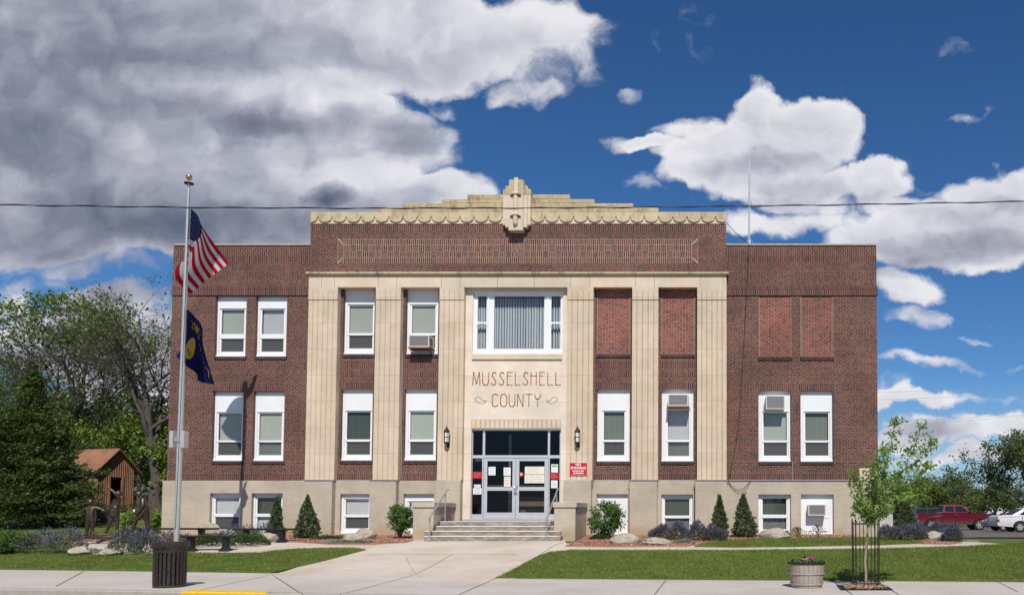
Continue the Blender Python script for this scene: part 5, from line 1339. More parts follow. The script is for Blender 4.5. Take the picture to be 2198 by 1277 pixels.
boulder('pointed boulder under the right wing basement window', 1630, 1694, 1134, 1158, 7); boulder('flat slab boulder in the catmint by the parking lot', 1984, 2033, 1141, 1160, 8)
boulder('wedge shaped rock at the front left lawn edge', 144, 195, 1173, 1193, 9); boulder('low rock right of the wedge rock on the lawn edge', 216, 262, 1177, 1194, 10)
cm = [('catmint beside the leftmost green shrub', 48, 118, 1138, 1190, 1), ('tall catmint left of the front rock', 100, 178, 1135, 1190, 1), ('catmint right of the two front rocks', 236, 300, 1140, 1193, 1), ('catmint just left of the trash can', 282, 348, 1138, 1193, .9),
      ('catmint behind the trash can and flagpole', 330, 412, 1143, 1180, .7), ('greyish catmint under the left basement windows', 470, 560, 1127, 1160, .35), ('catmint below the second basement window', 540, 590, 1122, 1152, .5),
      ('leftmost clump of the long catmint row', 1392, 1442, 1130, 1160, 1.3), ('second clump of the long catmint row', 1428, 1482, 1126, 1164, 1.3), ('third clump of the long catmint row', 1472, 1526, 1125, 1166, 1.3), ('rightmost clump of the long catmint row by the spruce', 1510, 1562, 1130, 1166, 1.3),
      ('catmint clump nearest the right corner of the building', 1886, 1940, 1128, 1164, .9), ('catmint clump behind the small rounded shrub', 1928, 1990, 1123, 1165, 1.2), ('catmint clump behind the slab boulder', 1980, 2030, 1124, 1156, 1.2), ('catmint fan at the parking lot end of the bed', 2022, 2066, 1130, 1168, 1.3)]
for i, (l, a, b_, yt, yb, pu) in enumerate(cm): catmint(l, a, b_, yt, yb, 100+i, pu*(.85 if a > 1000 else .55), 1.15)
leafy_shrub('green_shrub', 'dark green low shrub at the far left of the front lawn', -25, 62, 1138, 1190, 31, M_shrub, n=3500, ls=.07)
leafy_shrub('green_shrub', 'bright green bush between the bronze girl and stepping boy', 254, 292, 1096, 1152, 32, M_leafY, n=1500, ls=.09)
leafy_shrub('green_shrub', 'bright green bush at the left corner of the building', 315, 352, 1092, 1140, 33, M_leafY, n=1600, ls=.09, Y=31)

# ------------------------------------------------------------------ benches
def bench(px0, px1, yt, legs, yb, Y, label, d=.32, base=True):
    x0, x1, z1 = X(px0, yt, Y), X(px1, yt, Y), Z(yt, Y); t = thing('bench', label, 'bench', ((x0+x1)/2, Y, TZ((x0+x1)/2, Y)), group='black backless benches'); o = Vector(t.location)
    m = MB(); m.box(x0-o.x, x1-o.x, -d/2, d/2, z1-.055-o.z, z1-o.z, M_black, ch=.012); local(m.build('seat', t))
    for l in legs:
        xx = X(l, yt+10, Y)-o.x; gz_ = TZ(xx+o.x, Y)-o.z; m = MB(); m.box(xx-.055, xx+.055, -.10, .10, gz_-.02, z1-.055-o.z, M_black)
        if base: m.ext([(xx-.15, gz_+.01), (xx+.15, gz_+.01), (xx+.15, gz_+.03), (xx+.055, gz_+.12), (xx-.055, gz_+.12), (xx-.15, gz_+.03)], -.12, .12, M_black)
        local(m.build('leg', t))
bench(287, 465, 1132.5, (304, 433), 1166, 26.7, 'long black bench passing behind the flagpole')
bench(395, 502, 1149, (411, 485), 1186, 24.9, 'short nearer black bench right of the flagpole')
bench(504, 628, 1133.5, (529, 606), 1165, 26.9, 'black bench in front of the second dwarf spruce')

# ------------------------------------------------------------------ trash can, planter
b0 = G(363.5, 1259); b0.z = .004; R = .305; Hc = .90
t = thing('trash_can', 'round dark brown slatted steel trash can on the sidewalk', 'trash can', tuple(b0))
for k in range(24):
    a = 2*pi*k/24; m = MB(); c, s = cos(a), sin(a); wd = .022
    pr = [(R-.03, .02), (R-.012, .07), (R-.01, .66), (R+.012, .84)]
    V = []
    for r_, z in pr: V += [(r_*c-wd*s, r_*s+wd*c, z), (r_*c+wd*s, r_*s-wd*c, z), ((r_-.01)*c+wd*s, (r_-.01)*s-wd*c, z), ((r_-.01)*c-wd*s, (r_-.01)*s+wd*c, z)]
    m.add(V, [(4*i+j, 4*i+(j+1) % 4, 4*i+4+(j+1) % 4, 4*i+4+j) for i in range(3) for j in range(4)], M_canbrown); local(m.build('slat', t))
m = MB(); m.lathe([(R+.02, .80), (R+.032, .82), (R+.032, .895), (R+.015, .905), (R-.01, .895), (R-.01, .80), (R+.02, .80)], M_canbrown, 32); local(sm(m.build('rim', t))); m = MB(); m.lathe([(R-.02, .70), (R-.005, .705), (R-.005, .735), (R-.02, .74)], M_canbrown, 32); local(sm(m.build('hoop', t))); m = MB(); m.lathe([(R-.035, .0), (R-.015, .0), (R-.015, .05), (R-.035, .05)], M_canbrown, 32)
local(sm(m.build('hoop', t)))
m = MB(); m.lathe([(.001, .03), (R-.06, .03), (R-.055, .68), (R-.075, .68), (R-.08, .05)], M_black, 24); local(sm(m.build('liner', t)))
b0 = G(1731.5, 1259.5); b0.z = .004; s_ = FPX/b0.y; Rt = 39/s_; Rb = 32.5/s_; Hb = .50
t = thing('barrel_planter', 'weathered half barrel planter with pink flowers on the sidewalk', 'planter', tuple(b0))
def barrelmat():
    m, b, bs = mat_base('weathered_oak_stave'); co = objco(b); x, y, z = b.sep(co); an = b.m('ARCTAN2', y, x); st = b.m('FLOOR', b.m('MULTIPLY', an, 24/(2*pi))); wn = b.n('ShaderNodeTexWhiteNoise', noise_dimensions='1D'); b.set(wn.inputs['W'], st)
    gap = b.m('LESS_THAN', b.m('FRACT', b.m('MULTIPLY', an, 24/(2*pi))), .07); g = b.noise(b.v('MULTIPLY', co, (9, 9, 1.3)), 3, 6, .7)
    c = b.mix(b.smooth(g, .3, .7), (.40, .335, .27), (.27, .22, .175)); c = b.mix(b.m('MULTIPLY', wn.outputs[0], .45), c, (.50, .44, .37)); c = b.mix(gap, c, (.07, .055, .045)); b.t.links.new(c, bs.inputs['Base Color']); bs.inputs['Roughness'].default_value = .85; return m
M_barrel = barrelmat(); m = MB(); m.lathe([(.001, .0), (Rb, .0), (Rb+(Rt-Rb)*.35, Hb*.3), (Rt-.015, Hb*.7), (Rt, Hb), (Rt-.03, Hb), (Rt-.04, Hb-.08), (.001, Hb-.08)], M_barrel, 48); local(sm(m.build('staves', t)))
for z0, w_ in ((.06, .035), (.27, .035), (Hb-.03, .045)):
    f = z0/Hb; r_ = Rb+(Rt-Rb)*(f**.6)+.0; m = MB(); r2 = Rb+(Rt-Rb)*min(1, ((z0+w_)/Hb))**.6; m.lathe([(r_+.004, z0), (r_+.012, z0), (r2+.012, z0+w_), (r2+.004, z0+w_)], M_black if z0 > .4 else simple('galvanised_hoop', (.42, .40, .38), .6, .3, var=.25), 40); local(sm(m.build('hoop', t)))
m = MB(); m.lathe([(.001, Hb-.035), (Rt-.03, Hb-.035)], simple('potting_soil', (.04, .03, .022), .95), 24); local(m.build('soil', t))
rng = np.random.default_rng(5); n = 420; a = rng.uniform(0, 2*pi, n); q = np.sqrt(rng.uniform(0, .75, n))*Rt; C = np.c_[q*np.cos(a), q*np.sin(a), Hb-.03+rng.uniform(0, .075, n)]
leaves('leaves', leaf_quads(C, .05, 1.6, rng=rng), M_shrub, t)
for nm_, cc, col in (('pink_flower', [(.11, -.05, Hb+.075), (.16, .02, Hb+.085), (-.02, -.1, Hb+.05)], (.62, .07, .16)), ('purple_flower', [(.06, .0, Hb+.08), (.09, -.08, Hb+.07)], (.40, .08, .42)), ('dark_flower', [(-.04, .02, Hb+.10)], (.05, .02, .10)), ('peach_flower', [(-.07, -.06, Hb+.045), (.0, .03, Hb+.06)], (.60, .22, .16))):
    for c_ in cc:
        n = 34; C = np.array(c_)+rng.normal(0, .012, (n, 3)); leaves(nm_, leaf_quads(C, .035, 1.2, rng=rng), simple(nm_+'_petal', col, .6), t)

# ------------------------------------------------------------------ young tree and its cage
by = 17.05; base = P(1858.5, 1258, by); base.z = .01
t = thing('young_ash_tree', 'young leafy street tree growing out of a black guard', 'tree', tuple(base)); rng = np.random.default_rng(3)
def yp(px, py, dy=0): return P(px, py, by+dy)-base
tr = [yp(1858.5,1259), yp(1859,1230), yp(1856,1205), yp(1860,1170), yp(1863,1140), yp(1868,1110,.02), yp(1877,1075,.03)]
tubes = [(tr, [.034,.030,.029,.027,.025,.023,.018], 0)]
limbs = [[(1877,1075,.03),(1893,1030,.0),(1906,985,.05),(1914,945,.02),(1922,905,.0)], [(1880,1072,.0),(1912,1045,-.1),(1942,1008,-.15),(1960,965,-.1),(1980,912,-.12)], [(1868,1110,0),(1855,1080,-.15),(1842,1045,-.25),(1832,1015,-.3)],
         [(1874,1085,0),(1900,1070,.2),(1932,1058,.35),(1962,1050,.4),(1985,1042,.4)], [(1866,1118,0),(1850,1100,.2),(1838,1085,.3)], [(1893,1030,0),(1898,1000,-.2),(1894,965,-.3)], [(1912,1045,-.1),(1945,1040,-.3),(1975,1020,-.35),(1992,1000,-.4)],
         [(1870,1105,0),(1890,1095,-.25),(1912,1090,-.4)], [(1942,1008,-.1),(1965,995,-.2),(1990,965,-.2),(1998,945,-.2)], [(1868,1100,0),(1862,1060,.2),(1870,1020,.3),(1885,985,.3)], [(1864,1125,0),(1878,1108,.2),(1898,1100,.3)], [(1866,1115,0),(1852,1098,-.2),(1840,1068,-.3)], [(1877,1080,0),(1915,1072,-.2),(1948,1068,-.3)], [(1880,1070,0),(1905,1035,.25),(1930,1022,.35)], [(1880,1072,.0),(1885,1045,-.3),(1878,1020,-.35)]]
tips = []
for L in limbs:
    pts = [yp(*q) for q in L]; tubes.append((pts, [.014-.009*i/(len(pts)-1) for i in range(len(pts))], 2))
    for i in range(len(pts)-1):
        for _ in range(7):
            u = rng.uniform(0, 1); p = pts[i].lerp(pts[i+1], u)
            if p.z < 1.25 and i == 0: continue
            d = Vector(rng.normal(0, 1, 3)); d.z = abs(d.z)*.4+.1; d.normalize(); e = p+d*rng.uniform(.08, .20); tubes.append(([p, e], [.004, .002], 4)); tips += [p, p.lerp(e, .5), e, e]
    tips += [pts[-1]]*8
T = np.array([tuple(q) for q in tips]); n = 4000; C = T[rng.integers(0, len(T), n)]+rng.normal(0, .055, (n, 3)); C[:, 2] = np.maximum(C[:, 2], 1.18)
tubes_mesh(tubes, M_barky, 'trunk', t); D = rng.normal(0, 1, (n, 3)); D[:, 2] -= .45
leaves('crown', leaf_quads(C, .105, 2.8, D=D, spread=.2, rng=rng), M_leafY, t)
gd_ = thing('tree_guard', 'square black metal guard around the young street tree', 'tree guard', tuple(base)); hw = .235; ztop = 1.27
for i, (x_, y_) in enumerate([(-1,-1),(1,-1),(1,1),(-1,1),(-.33,-1),(.33,-1),(-1,.33),(1,-.33),(.33,1),(-.33,1)]):
    thick = .013 if i < 4 else .008; m = MB(); m.tube([(x_*hw*.96, y_*hw*.96, 0), (x_*hw, y_*hw, ztop+(.10 if i < 4 else .06))], thick, M_black, 6); local(m.build('bar', gd_))
for z in (.10, ztop):
    m = MB()
    for a, b_ in (((-1,-1),(1,-1)),((1,-1),(1,1)),((1,1),(-1,1)),((-1,1),(-1,-1))): m.tube([(a[0]*hw, a[1]*hw, z), (b_[0]*hw, b_[1]*hw, z)], .012, M_black, 6)
    local(m.build('hoop', gd_))

# ------------------------------------------------------------------ background trees
def top_sel(z0, p): return lambda T, rng: (T[:, 2] > z0) & (rng.uniform(0, 1, len(T)) < p)
def at(px, Y, z=None):
    x = (px-CX)/FPX*Y; return Vector((x, Y, TZ(x, Y) if z is None else z))
b_ = at(345, 42); tree('tall_bare_tree', 'tall thinly leaved tree with pale trunk right behind the building corner', b_, 12.8, 26, M_leafB, r0=.30, levels=6, clear=.30, nleaf=2600, lsize=.17, lspread=.14, lean=(-1.0, 0), barkm=M_barkd, limbs=9, spread=.72, leafsel=lambda T, rng: rng.uniform(0, 1, len(T)) < .10, kids=(3, 4), group='trees left of the courthouse')
b_ = at(165, 46); tree('broad_tree', 'broad tree with green leafy top above bare branches', b_, 12.4, 22, M_leafA, barkm=M_barkd, r0=.28, levels=6, clear=.28, nleaf=8500, lsize=.19, lspread=.20, limbs=8, spread=.85, leafsel=lambda T, rng: rng.uniform(0, 1, len(T)) < np.clip((T[:, 2]-8.5)/4.5, .05, .8), kids=(3, 4), group='trees left of the courthouse')
b_ = at(60, 45); tree('bare_tree', 'mostly bare branching tree at the far left', b_, 11.9, 23, M_leafB, barkm=M_barkd, r0=.24, levels=6, clear=.25, nleaf=3000, lsize=.17, lspread=.15, limbs=8, spread=.8, leafsel=lambda T, rng: rng.uniform(0, 1, len(T)) < .12, kids=(3, 4), group='trees left of the courthouse')
b_ = at(-90, 47); tree('leafy_tree', 'leafy tree cut by the left edge of the view', b_, 10.8, 24, M_leafA, barkm=M_barkd, r0=.25, levels=5, clear=.2, nleaf=9000, lsize=.2, lspread=.35, limbs=6, spread=.8, group='trees left of the courthouse')
for i, (px, Y, H, l, n_, mt) in enumerate(((300, 44, 6.9, 'dense bright green tree behind the shed and close to the wall', 12000, M_leafA), (225, 47, 7.6, 'mid green tree between the broad tree and the wall', 10000, M_leafB), (110, 50, 7.5, 'green undergrowth tree behind the dark cedar', 11000, M_leafB), (372, 47, 6.4, 'low green tree whose crown touches the brick corner', 7000, M_leafA))):
    tree('low_tree', l, at(px, Y), H, 40+i, mt, barkm=M_barkd, r0=.14, levels=5, clear=.10, nleaf=n_, lsize=.20, lspread=.33, limbs=8, spread=1.0, group='trees left of the courthouse', leafsel=lambda T, rng: rng.uniform(0, 1, len(T)) < .55)
def cedar(label, px, Y, H, R, seed, n=26000, lo=.03, ex=.62):
    rng = np.random.default_rng(seed); t = thing('cedar', label, 'conifer', tuple(at(px, Y)), group='dark cedars left of the shed'); m = MB(); m.tube([(0, 0, -.1), (0, 0, H*.5), (.05, 0, H*.96)], [.16, .09, .01], M_barkd, 7, cap=False)
    Cs = []; Ds = []; nb = 190
    for k in range(nb):
        f = lo+(.97-lo)*(k/nb)**.85; a = k*2.399+rng.uniform(-.3, .3); L = R*(1-f)**ex*rng.uniform(.5, 1.2)*(1+.22*sin(a*2+seed))+.12; z0 = H*f; tip = np.array((cos(a)*L, sin(a)*L, z0+L*rng.uniform(-.05, .38))); p0 = np.array((0, 0, z0))
        m.tube([tuple(p0), tuple(p0*.4+tip*.6+np.array((0, 0, -.05))), tuple(tip)], [.025, .014, .004], M_barkd, 3, cap=False)
        q = int(n/nb*(.35+1.1*L/R)); u = rng.uniform(.12, 1.04, q)**.75; side = np.array((-sin(a), cos(a), 0)); w_ = (.10+.26*L*(1-u)*1.1)
        c = p0+(tip-p0)*u[:, None]+side*(rng.normal(0, 1, q)*w_)[:, None]+np.c_[np.zeros(q), np.zeros(q), rng.normal(0, .07, q)]; Cs.append(c); Ds.append(np.tile((tip-p0)/max(L, .1)+np.array((0, 0, .25)), (q, 1)))
    m.build('trunk', t); leaves('foliage', leaf_quads(np.concatenate(Cs), .15, 2.8, D=np.concatenate(Ds), spread=1.0, rng=rng), M_cedar, t)
cedar('big dark cedar with a pointed top overlapping the rusty shed', 62, 34, 6.5, 2.75, 51, 34000, ex=1.1); cedar('second dark cedar at the left edge', -30, 33, 4.9, 2.4, 52, 24000, ex=.5); cedar('lower cedar between the big cedar and the shed', 112, 34.5, 3.9, 1.6, 53, 15000, ex=.55)
# right side
def right_tree(label, px, Y, H, seed, n_, mt, sp=.9, cl=.12, nm='leafy_tree', ls=.24):
    tree(nm, label, at(px, Y), H, seed, mt, barkm=M_barkd, r0=.2, levels=5, clear=cl, nleaf=n_, lsize=ls, lspread=.42, limbs=9, spread=sp, group='trees beyond the parking lot')
right_tree('large dark leafy tree at the right edge over the white car', 2215, 70, 9.0, 61, 30000, M_leafD, sp=1.15, cl=.12)
right_tree('rounded green tree behind the pickup truck', 2008, 82, 4.9, 62, 10000, M_leafB, sp=1.2, cl=.10)
right_tree('second green tree right of the rounded tree', 2075, 88, 4.3, 63, 8000, M_leafB, sp=1.1, cl=.10)
right_tree('green tree seen through the young street tree', 1925, 80, 4.3, 64, 8000, M_leafB, sp=1.1, cl=.08)
right_tree('pale leaved tree left of the large dark tree', 2135, 95, 5.4, 65, 7000, M_leafD, sp=1.1, cl=.1)
def treeline(px0, px1, Y, h0, h1, n, seed, label, mat):
    rng = np.random.default_rng(seed); x0, x1 = (px0-CX)/FPX*Y, (px1-CX)/FPX*Y; X_ = rng.uniform(x0, x1, n); hh = h0+(h1-h0)*(.5+.5*np.sin(X_*.21+seed)*np.sin(X_*.083+1)); Y_ = Y+rng.uniform(-6, 6, n); z0 = np.array([TZ(max(-60, min(60, a)), c) for a, c in zip(X_[::50], Y_[::50])]).repeat(50)[:n]
    Z_ = z0+hh*rng.uniform(0, 1, n)**.75*(.9+.12*np.sin(X_*1.3)); leaves('treeline', leaf_quads(np.c_[X_, Y_, Z_], .75, 1.4, rng=rng), mat, kind='stuff', label=label, category='trees')
treeline(-500, 420, 85, 4.5, 8.5, 22000, 3, 'distant mass of trees left behind the shed', M_leafD); treeline(1700, 3000, 170, 4.5, 7.5, 16000, 4, 'far line of trees beyond the parking lot', M_leafD)
# ------------------------------------------------------------------ flagpole and flags
YG = 25.0
fb = P(378.5, 1163, YG); gzp = TZ(fb.x, YG); ftop = P(405.5, 395, YG)
fbase = Vector((fb.x, YG, gzp)); pole = thing('flagpole', 'tall pale metal flagpole with a gold ball on top', 'flagpole', tuple(fbase)); axis = ftop-fbase
def fp_(t): return axis*t
m = MB(); m.tube([fp_(i/10) for i in range(11)], [.078-.038*max(0, i-3)/7 for i in range(11)], M_polewhite, 20); local(sm(m.build('pole', pole)))
m = MB(); m.lathe([(.001,-.09),(.05,-.075),(.082,-.03),(.09,.01),(.08,.055),(.045,.085),(.001,.092)], M_gold, 20, tuple(axis+Vector((0,0,.20)))); m.tube([axis, axis+Vector((0,0,.16))], .02, M_alu, 6); local(sm(m.build('gold_ball', pole)))
m = MB(); m.lathe([(.05,0),(.13,.0),(.13,.03),(.05,.05)], M_black, 16, tuple(axis)); local(m.build('truck_cap', pole))
m = MB(); zf = lambda py: Zp(py, YG)
def pole_x(z): return fbase.x+axis.x*(z-gzp)/axis.z
zc1 = zf(943); m.box(pole_x(zc1)-.11-fbase.x, pole_x(zc1)+.10-fbase.x, -.10, .10, zf(948)-gzp, zf(938)-gzp, M_cablegrey); local(m.build('collar', pole))
for nm_, a, b_ in (('floodlight', 368.5, 377), ('floodlight', 392, 400.5)):
    m = MB(); m.box(Xp(a, 940, YG)-fbase.x, Xp(b_, 940, YG)-fbase.x, -.12, .10, zf(961)-gzp, zf(925)-gzp, M_polewhite, ch=.01); local(m.build(nm_, pole))
m = MB(); m.tube([Vector((0,-.10,.05)), Vector((.02,-.11,.18)), Vector((-.01,-.10,.30))], .02, M_black, 6); m.tube([(axis*.06)+Vector((.02,-.1,0)), (axis*.97)+Vector((.065,-.06,0))], .006, M_cable, 4); local(m.build('halyard', pole))
def flag_surface(grid, origin, scale, folds, front=-.02):
    ss = sorted(grid); ts = grid[ss[0]][0]
    A = np.array([[(origin[0]+q[0]*scale, origin[1]+q[1]*scale) for q in grid[s][1]] for s in ss])
    sA = np.array(ss); tA = np.array(ts)
    def cr(arr, xs, x):
        i = int(np.clip(np.searchsorted(xs, x)-1, 0, len(xs)-2)); u = (x-xs[i])/(xs[i+1]-xs[i]); p1, p2 = arr[i], arr[i+1]; p0 = arr[i-1] if i else 2*p1-p2; p3 = arr[i+2] if i+2 < len(xs) else 2*p2-p1
        m1 = (p2-p0)/2; m2 = (p3-p1)/2; return (2*u**3-3*u*u+1)*p1+(u**3-2*u*u+u)*m1+(-2*u**3+3*u*u)*p2+(u**3-u*u)*m2
    def f(s, t):
        row = cr(A, sA, s); p = cr(row, tA, t); y = YG+front+folds(s, t); return P(p[0], p[1], y)
    return f
usg = {0:([0,.25,.54,.75,1], [(298,330),(292,450),(285,610),(280,730),(274,850)]),
 .2:([0,.25,.54,.75,1], [(362,400),(345,490),(322,632),(278,760),(222,815)]),
 .4:([0,.25,.54,.75,1], [(397,490),(392,560),(348,640),(285,770),(158,880)]),
 .7:([0,.25,.54,.75,1], [(512,655),(450,735),(375,825),(285,905),(168,985)]),
 1:([0,.25,.54,.75,1], [(650,832),(565,892),(458,972),(382,1038),(292,1115)])}
ff = flag_surface(usg, (340,370), .235, lambda s, t: 2.0*s**.8+.10*sin(s*9+t*3)*s+.14*sin(t*7-s*4)*s)
M_frw = [leafmat(n_, c, c, .30, .8, .05, c3=c, tt=(1, 1, 1)) for n_, c in (('flag_red', (.50,.012,.04)), ('flag_white', (.72,.70,.70)), ('flag_blue', (.022,.035,.14)), ('flag_navy', (.014,.018,.085)), ('flag_gold', (.75,.50,.06)))]
FR, FW, FB, FN, FG = M_frw
m = MB(); NS, NT = 60, 39
V = [ff(i/NS, j/NT) for j in range(NT+1) for i in range(NS+1)]; base_ = Vector((fbase.x, YG, Zp(500, YG)))
def fquad(i, j): return (j*(NS+1)+i, j*(NS+1)+i+1, (j+1)*(NS+1)+i+1, (j+1)*(NS+1)+i)
groups = {}
for j in range(NT):
    for i in range(NS):
        st_ = int(j/NT*13); can = st_ < 7 and i/NS < .40; mt = FB if can else (FR if st_ % 2 == 0 else FW); groups.setdefault(mt.name, (mt, []))[1].append(fquad(i, j))
for mt, fs in groups.values(): m.mi(mt)
m.v = [tuple(v-base_) for v in V]
for mt, fs in groups.values():
    for f_ in fs: m.f.append(f_); m.m.append(m.mi(mt))
fl = thing('united_states_flag', 'red and white striped flag with stars blowing from the pole', 'flag', tuple(base_)); local(m.build('cloth', fl, smooth=True))
m = MB()
for r in range(9):
    for c in range(6 if r % 2 == 0 else 5):
        s0 = .40*((2*c+1+(r % 2))/12); t0 = 7/13*((r+1)/10)
        for sg_ in (-1, 1):
            pts = []
            for k in range(10):
                rr = .0165 if k % 2 == 0 else .0065; a = pi/2+k*pi/5; e = .0015
                p = ff(max(0, s0+rr*cos(a)*.62), max(0, t0-rr*sin(a)*1.0)); pts.append(p+Vector((0, sg_*.006, 0))-base_)
            m.add(pts, [tuple(range(10))], FW)
local(m.build('stars', fl))
mtg = {0:([0,.33,.66,1], [(262,185),(258,350),(250,520),(243,680)]), .25:([0,.33,.66,1], [(330,250),(292,380),(232,520),(160,610)]),
 .5:([0,.33,.66,1], [(398,345),(350,450),(282,590),(238,690)]), .75:([0,.33,.66,1], [(414,540),(392,620),(362,700),(345,770)]), 1:([0,.33,.66,1], [(515,876),(472,866),(412,858),(355,832)])}
gf = flag_surface(mtg, (340,620), .235, lambda s, t: 1.5*s**.85+.08*sin(s*8+t*2)*s+.12*sin(t*6-s*5)*s)
base_ = Vector((fbase.x, YG, Zp(760, YG))); fl2 = thing('state_flag', 'dark navy state flag with gold letters and round seal, lower on the pole', 'flag', tuple(base_))
m = MB(); V = [gf(i/NS, j/NT)-base_ for j in range(NT+1) for i in range(NS+1)]; m.mi(FN); m.v = [tuple(v) for v in V]
for j in range(NT):
    for i in range(NS): m.f.append(fquad(i, j)); m.m.append(0)
local(m.build('cloth', fl2, smooth=True))
m = MB()
for k, chh in enumerate('MONTANA'):
    me = text_mesh(chh, 1.0, FG, 'l', bold=.045); cx_ = .185+.12*k
    co = [v.co.copy() for v in me.vertices]; xm = sum(v.x for v in co)/len(co)
    vs = []
    for v in co:
        s0 = cx_+(v.x-xm)*.13; t0 = .20-v.y*.20+.0; p = gf(min(1, max(0, s0)), min(1, max(0, t0))); vs.append(p+Vector((0, -.012, 0))-base_)
    m.add(vs, [tuple(p.vertices) for p in me.polygons], FG)
for (r_, mt, dy) in ((.215, FG, .008), (.18, simple('seal_sky', (.45,.38,.20), .8), .011)):
    c0 = (.46, .60); pts = [gf(c0[0]+r_*.95*cos(2*pi*k/28)*.66, c0[1]+r_*1.0*sin(2*pi*k/28))+Vector((0, -dy, 0))-base_ for k in range(28)]; cen = gf(*c0)+Vector((0, -dy-.004, 0))-base_
    m.add(pts+[cen], [(k, (k+1) % 28, 28) for k in range(28)], mt)
mg = simple('seal_green', (.16,.20,.03), .8); c0 = (.46, .60); pts = [gf(c0[0]+  .10*cos(pi*k/14), c0[1]+.14*sin(pi*k/14))+Vector((0, -.017, 0))-base_ for k in range(15)]; m.add(pts, [tuple(range(15))], mg)
local(m.build('lettering_and_seal', fl2))

# ------------------------------------------------------------------ bronze children on a log
YQ = 26.9
def figure(joints, edges, label, group='bronze figures of playing children', root='pelvis', extra=None, Y=YQ):
    # joints: name -> (px, py, dy, radius m)
    names = list(joints); idx = {n_: i for i, n_ in enumerate(names)}; pts = [P(j[0], j[1], Y+j[2]) for j in joints.values()]
    base = Vector((sum(p.x for p in pts)/len(pts), Y, min(p.z for p in pts))); me = bpy.data.meshes.new('sk'); me.from_pydata([tuple(p-base) for p in pts], [(idx[a], idx[b_]) for a, b_ in edges], [])
    o = bpy.data.objects.new('sk', me); COL.objects.link(o); mod = o.modifiers.new('s', 'SKIN'); mod.use_smooth_shade = True
    for i, n_ in enumerate(names):
        r = joints[n_][3]; r = r if isinstance(r, tuple) else (r, r); fk = 1.0 if n_[:2] in ('fl', 'fr', 'tl', 'tr') or n_ in ('head', 'crown', 'top', 'neck') else 1.3; r = (r[0]*fk, r[1]*fk); sv = me.skin_vertices[0].data[i]; sv.radius = r; sv.use_root = (n_ == root)
    sub = o.modifiers.new('u', 'SUBSURF'); sub.levels = sub.render_levels = 2
    dg = bpy.context.evaluated_depsgraph_get(); me2 = bpy.data.meshes.new_from_object(o.evaluated_get(dg)); bpy.data.objects.remove(o); me2.materials.clear(); me2.materials.append(M_bronze)
    t = thing('bronze_statue', label, 'statue', tuple(base), group=group); b = bpy.data.objects.new('body', me2); COL.objects.link(b); b.parent = t
    if extra: extra(t, base)
    return t
def head_hair(px, py, dy, r, cap=None, Y=YQ, face=(0, -1)):
    def f(t, base):
        c = P(px, py, Y+dy)-base; m = MB()
        prof = [(.001, r*1.06)]+[(r*1.05*sin(q), r*1.06*cos(q)) for q in (.3,.6,.9,1.2,1.5,1.8)]+[(r*.96, -.45*r)]
        m.lathe(prof, M_bronze, 16, tuple(c)); local(sm(m.build('hair', t), 60))
        if cap:
            m = MB(); dx = cap; m.ext([(c.x, c.z+.02), (c.x+dx, c.z-.005), (c.x+dx*1.02, c.z-.02), (c.x, c.z-.0)], c.y-.07, c.y+.07, M_bronze); local(m.build('cap_brim', t))
        m = MB(); fx, fy = face; F = Vector((fx, fy, 0)).normalized(); S2 = Vector((-F.y, F.x, 0))
        for s_ in (-1, 1): e = c+F*r*.86+S2*s_*r*.36+Vector((0,0,.02)); m.lathe([(.001,.012),(.012,0),(.001,-.012)], M_dark, 6, tuple(e))
        n_ = c+F*r*1.0+Vector((0,0,-.02)); m.lathe([(.001,.025),(.012,-.01),(.001,-.018)], M_bronze, 6, tuple(n_)); q = c+F*r*.9+Vector((0,0,-.055)); m.tube([q-S2*.025, q+S2*.025], .006, M_dark, 5); local(m.build('face', t))
    return f
def fingers(J, E, wrist, hand, n='l'):
    # five short fingers fanning from the palm
    hx, hy, hd, _ = J[hand]; wx, wy, wd, _ = J[wrist]; dx, dy = hx-wx, hy-wy; L = max(1e-3, sqrt(dx*dx+dy*dy)); ux, uy = dx/L, dy/L; vx, vy = -uy, ux
    for k, (off, ln) in enumerate(((-.9, 3.2), (-.3, 4.0), (.3, 3.8), (.9, 3.0))):
        J[f'f{n}{k}'] = (hx+ux*ln+vx*off*1.3, hy+uy*ln+vy*off*1.3, hd+off*.012, .009); E.append((hand, f'f{n}{k}'))
    J[f't{n}'] = (hx-ux*.5+vx*2.6, hy-uy*.5+vy*2.6, hd-.01, .010); E.append((hand, f't{n}'))
# small boy with arms spread
J = dict(pelvis=(195.5,1113,0,(.115,.09)), waist=(196,1105,0,(.10,.085)), chest=(195.5,1093,0,(.115,.09)), neck=(194.8,1085.5,0,.045), head=(194.5,1080,0,.07), crown=(194.5,1075,0,.085), top=(194.5,1071,0,.055),
 ls=(189,1089.5,0,.05), le=(178,1095.5,-.02,.04), lw=(167.5,1100.5,-.04,.028), lh=(163,1102.5,-.04,.026), rs=(202,1088.5,0,.05), re=(212,1090.5,.03,.04), rw=(219,1093,.05,.028), rh=(222,1094.5,.05,.026),
 lt=(191.5,1119,0,(.075,.07)), lk=(187.5,1129,-.03,.05), la=(186.5,1142,-.0,.035), lf=(184,1146.5,-.10,.035), rt=(199,1119,0,(.075,.07)), rk=(197.5,1129,0,.05), ra=(198.5,1142,.02,.035), rf=(199.5,1146.5,-.08,.035))
E = [('pelvis','waist'),('waist','chest'),('chest','neck'),('neck','head'),('head','crown'),('crown','top'),('chest','ls'),('ls','le'),('le','lw'),('lw','lh'),('chest','rs'),('rs','re'),('re','rw'),('rw','rh'),('pelvis','lt'),('lt','lk'),('lk','la'),('la','lf'),('pelvis','rt'),('rt','rk'),('rk','ra'),('ra','rf')]
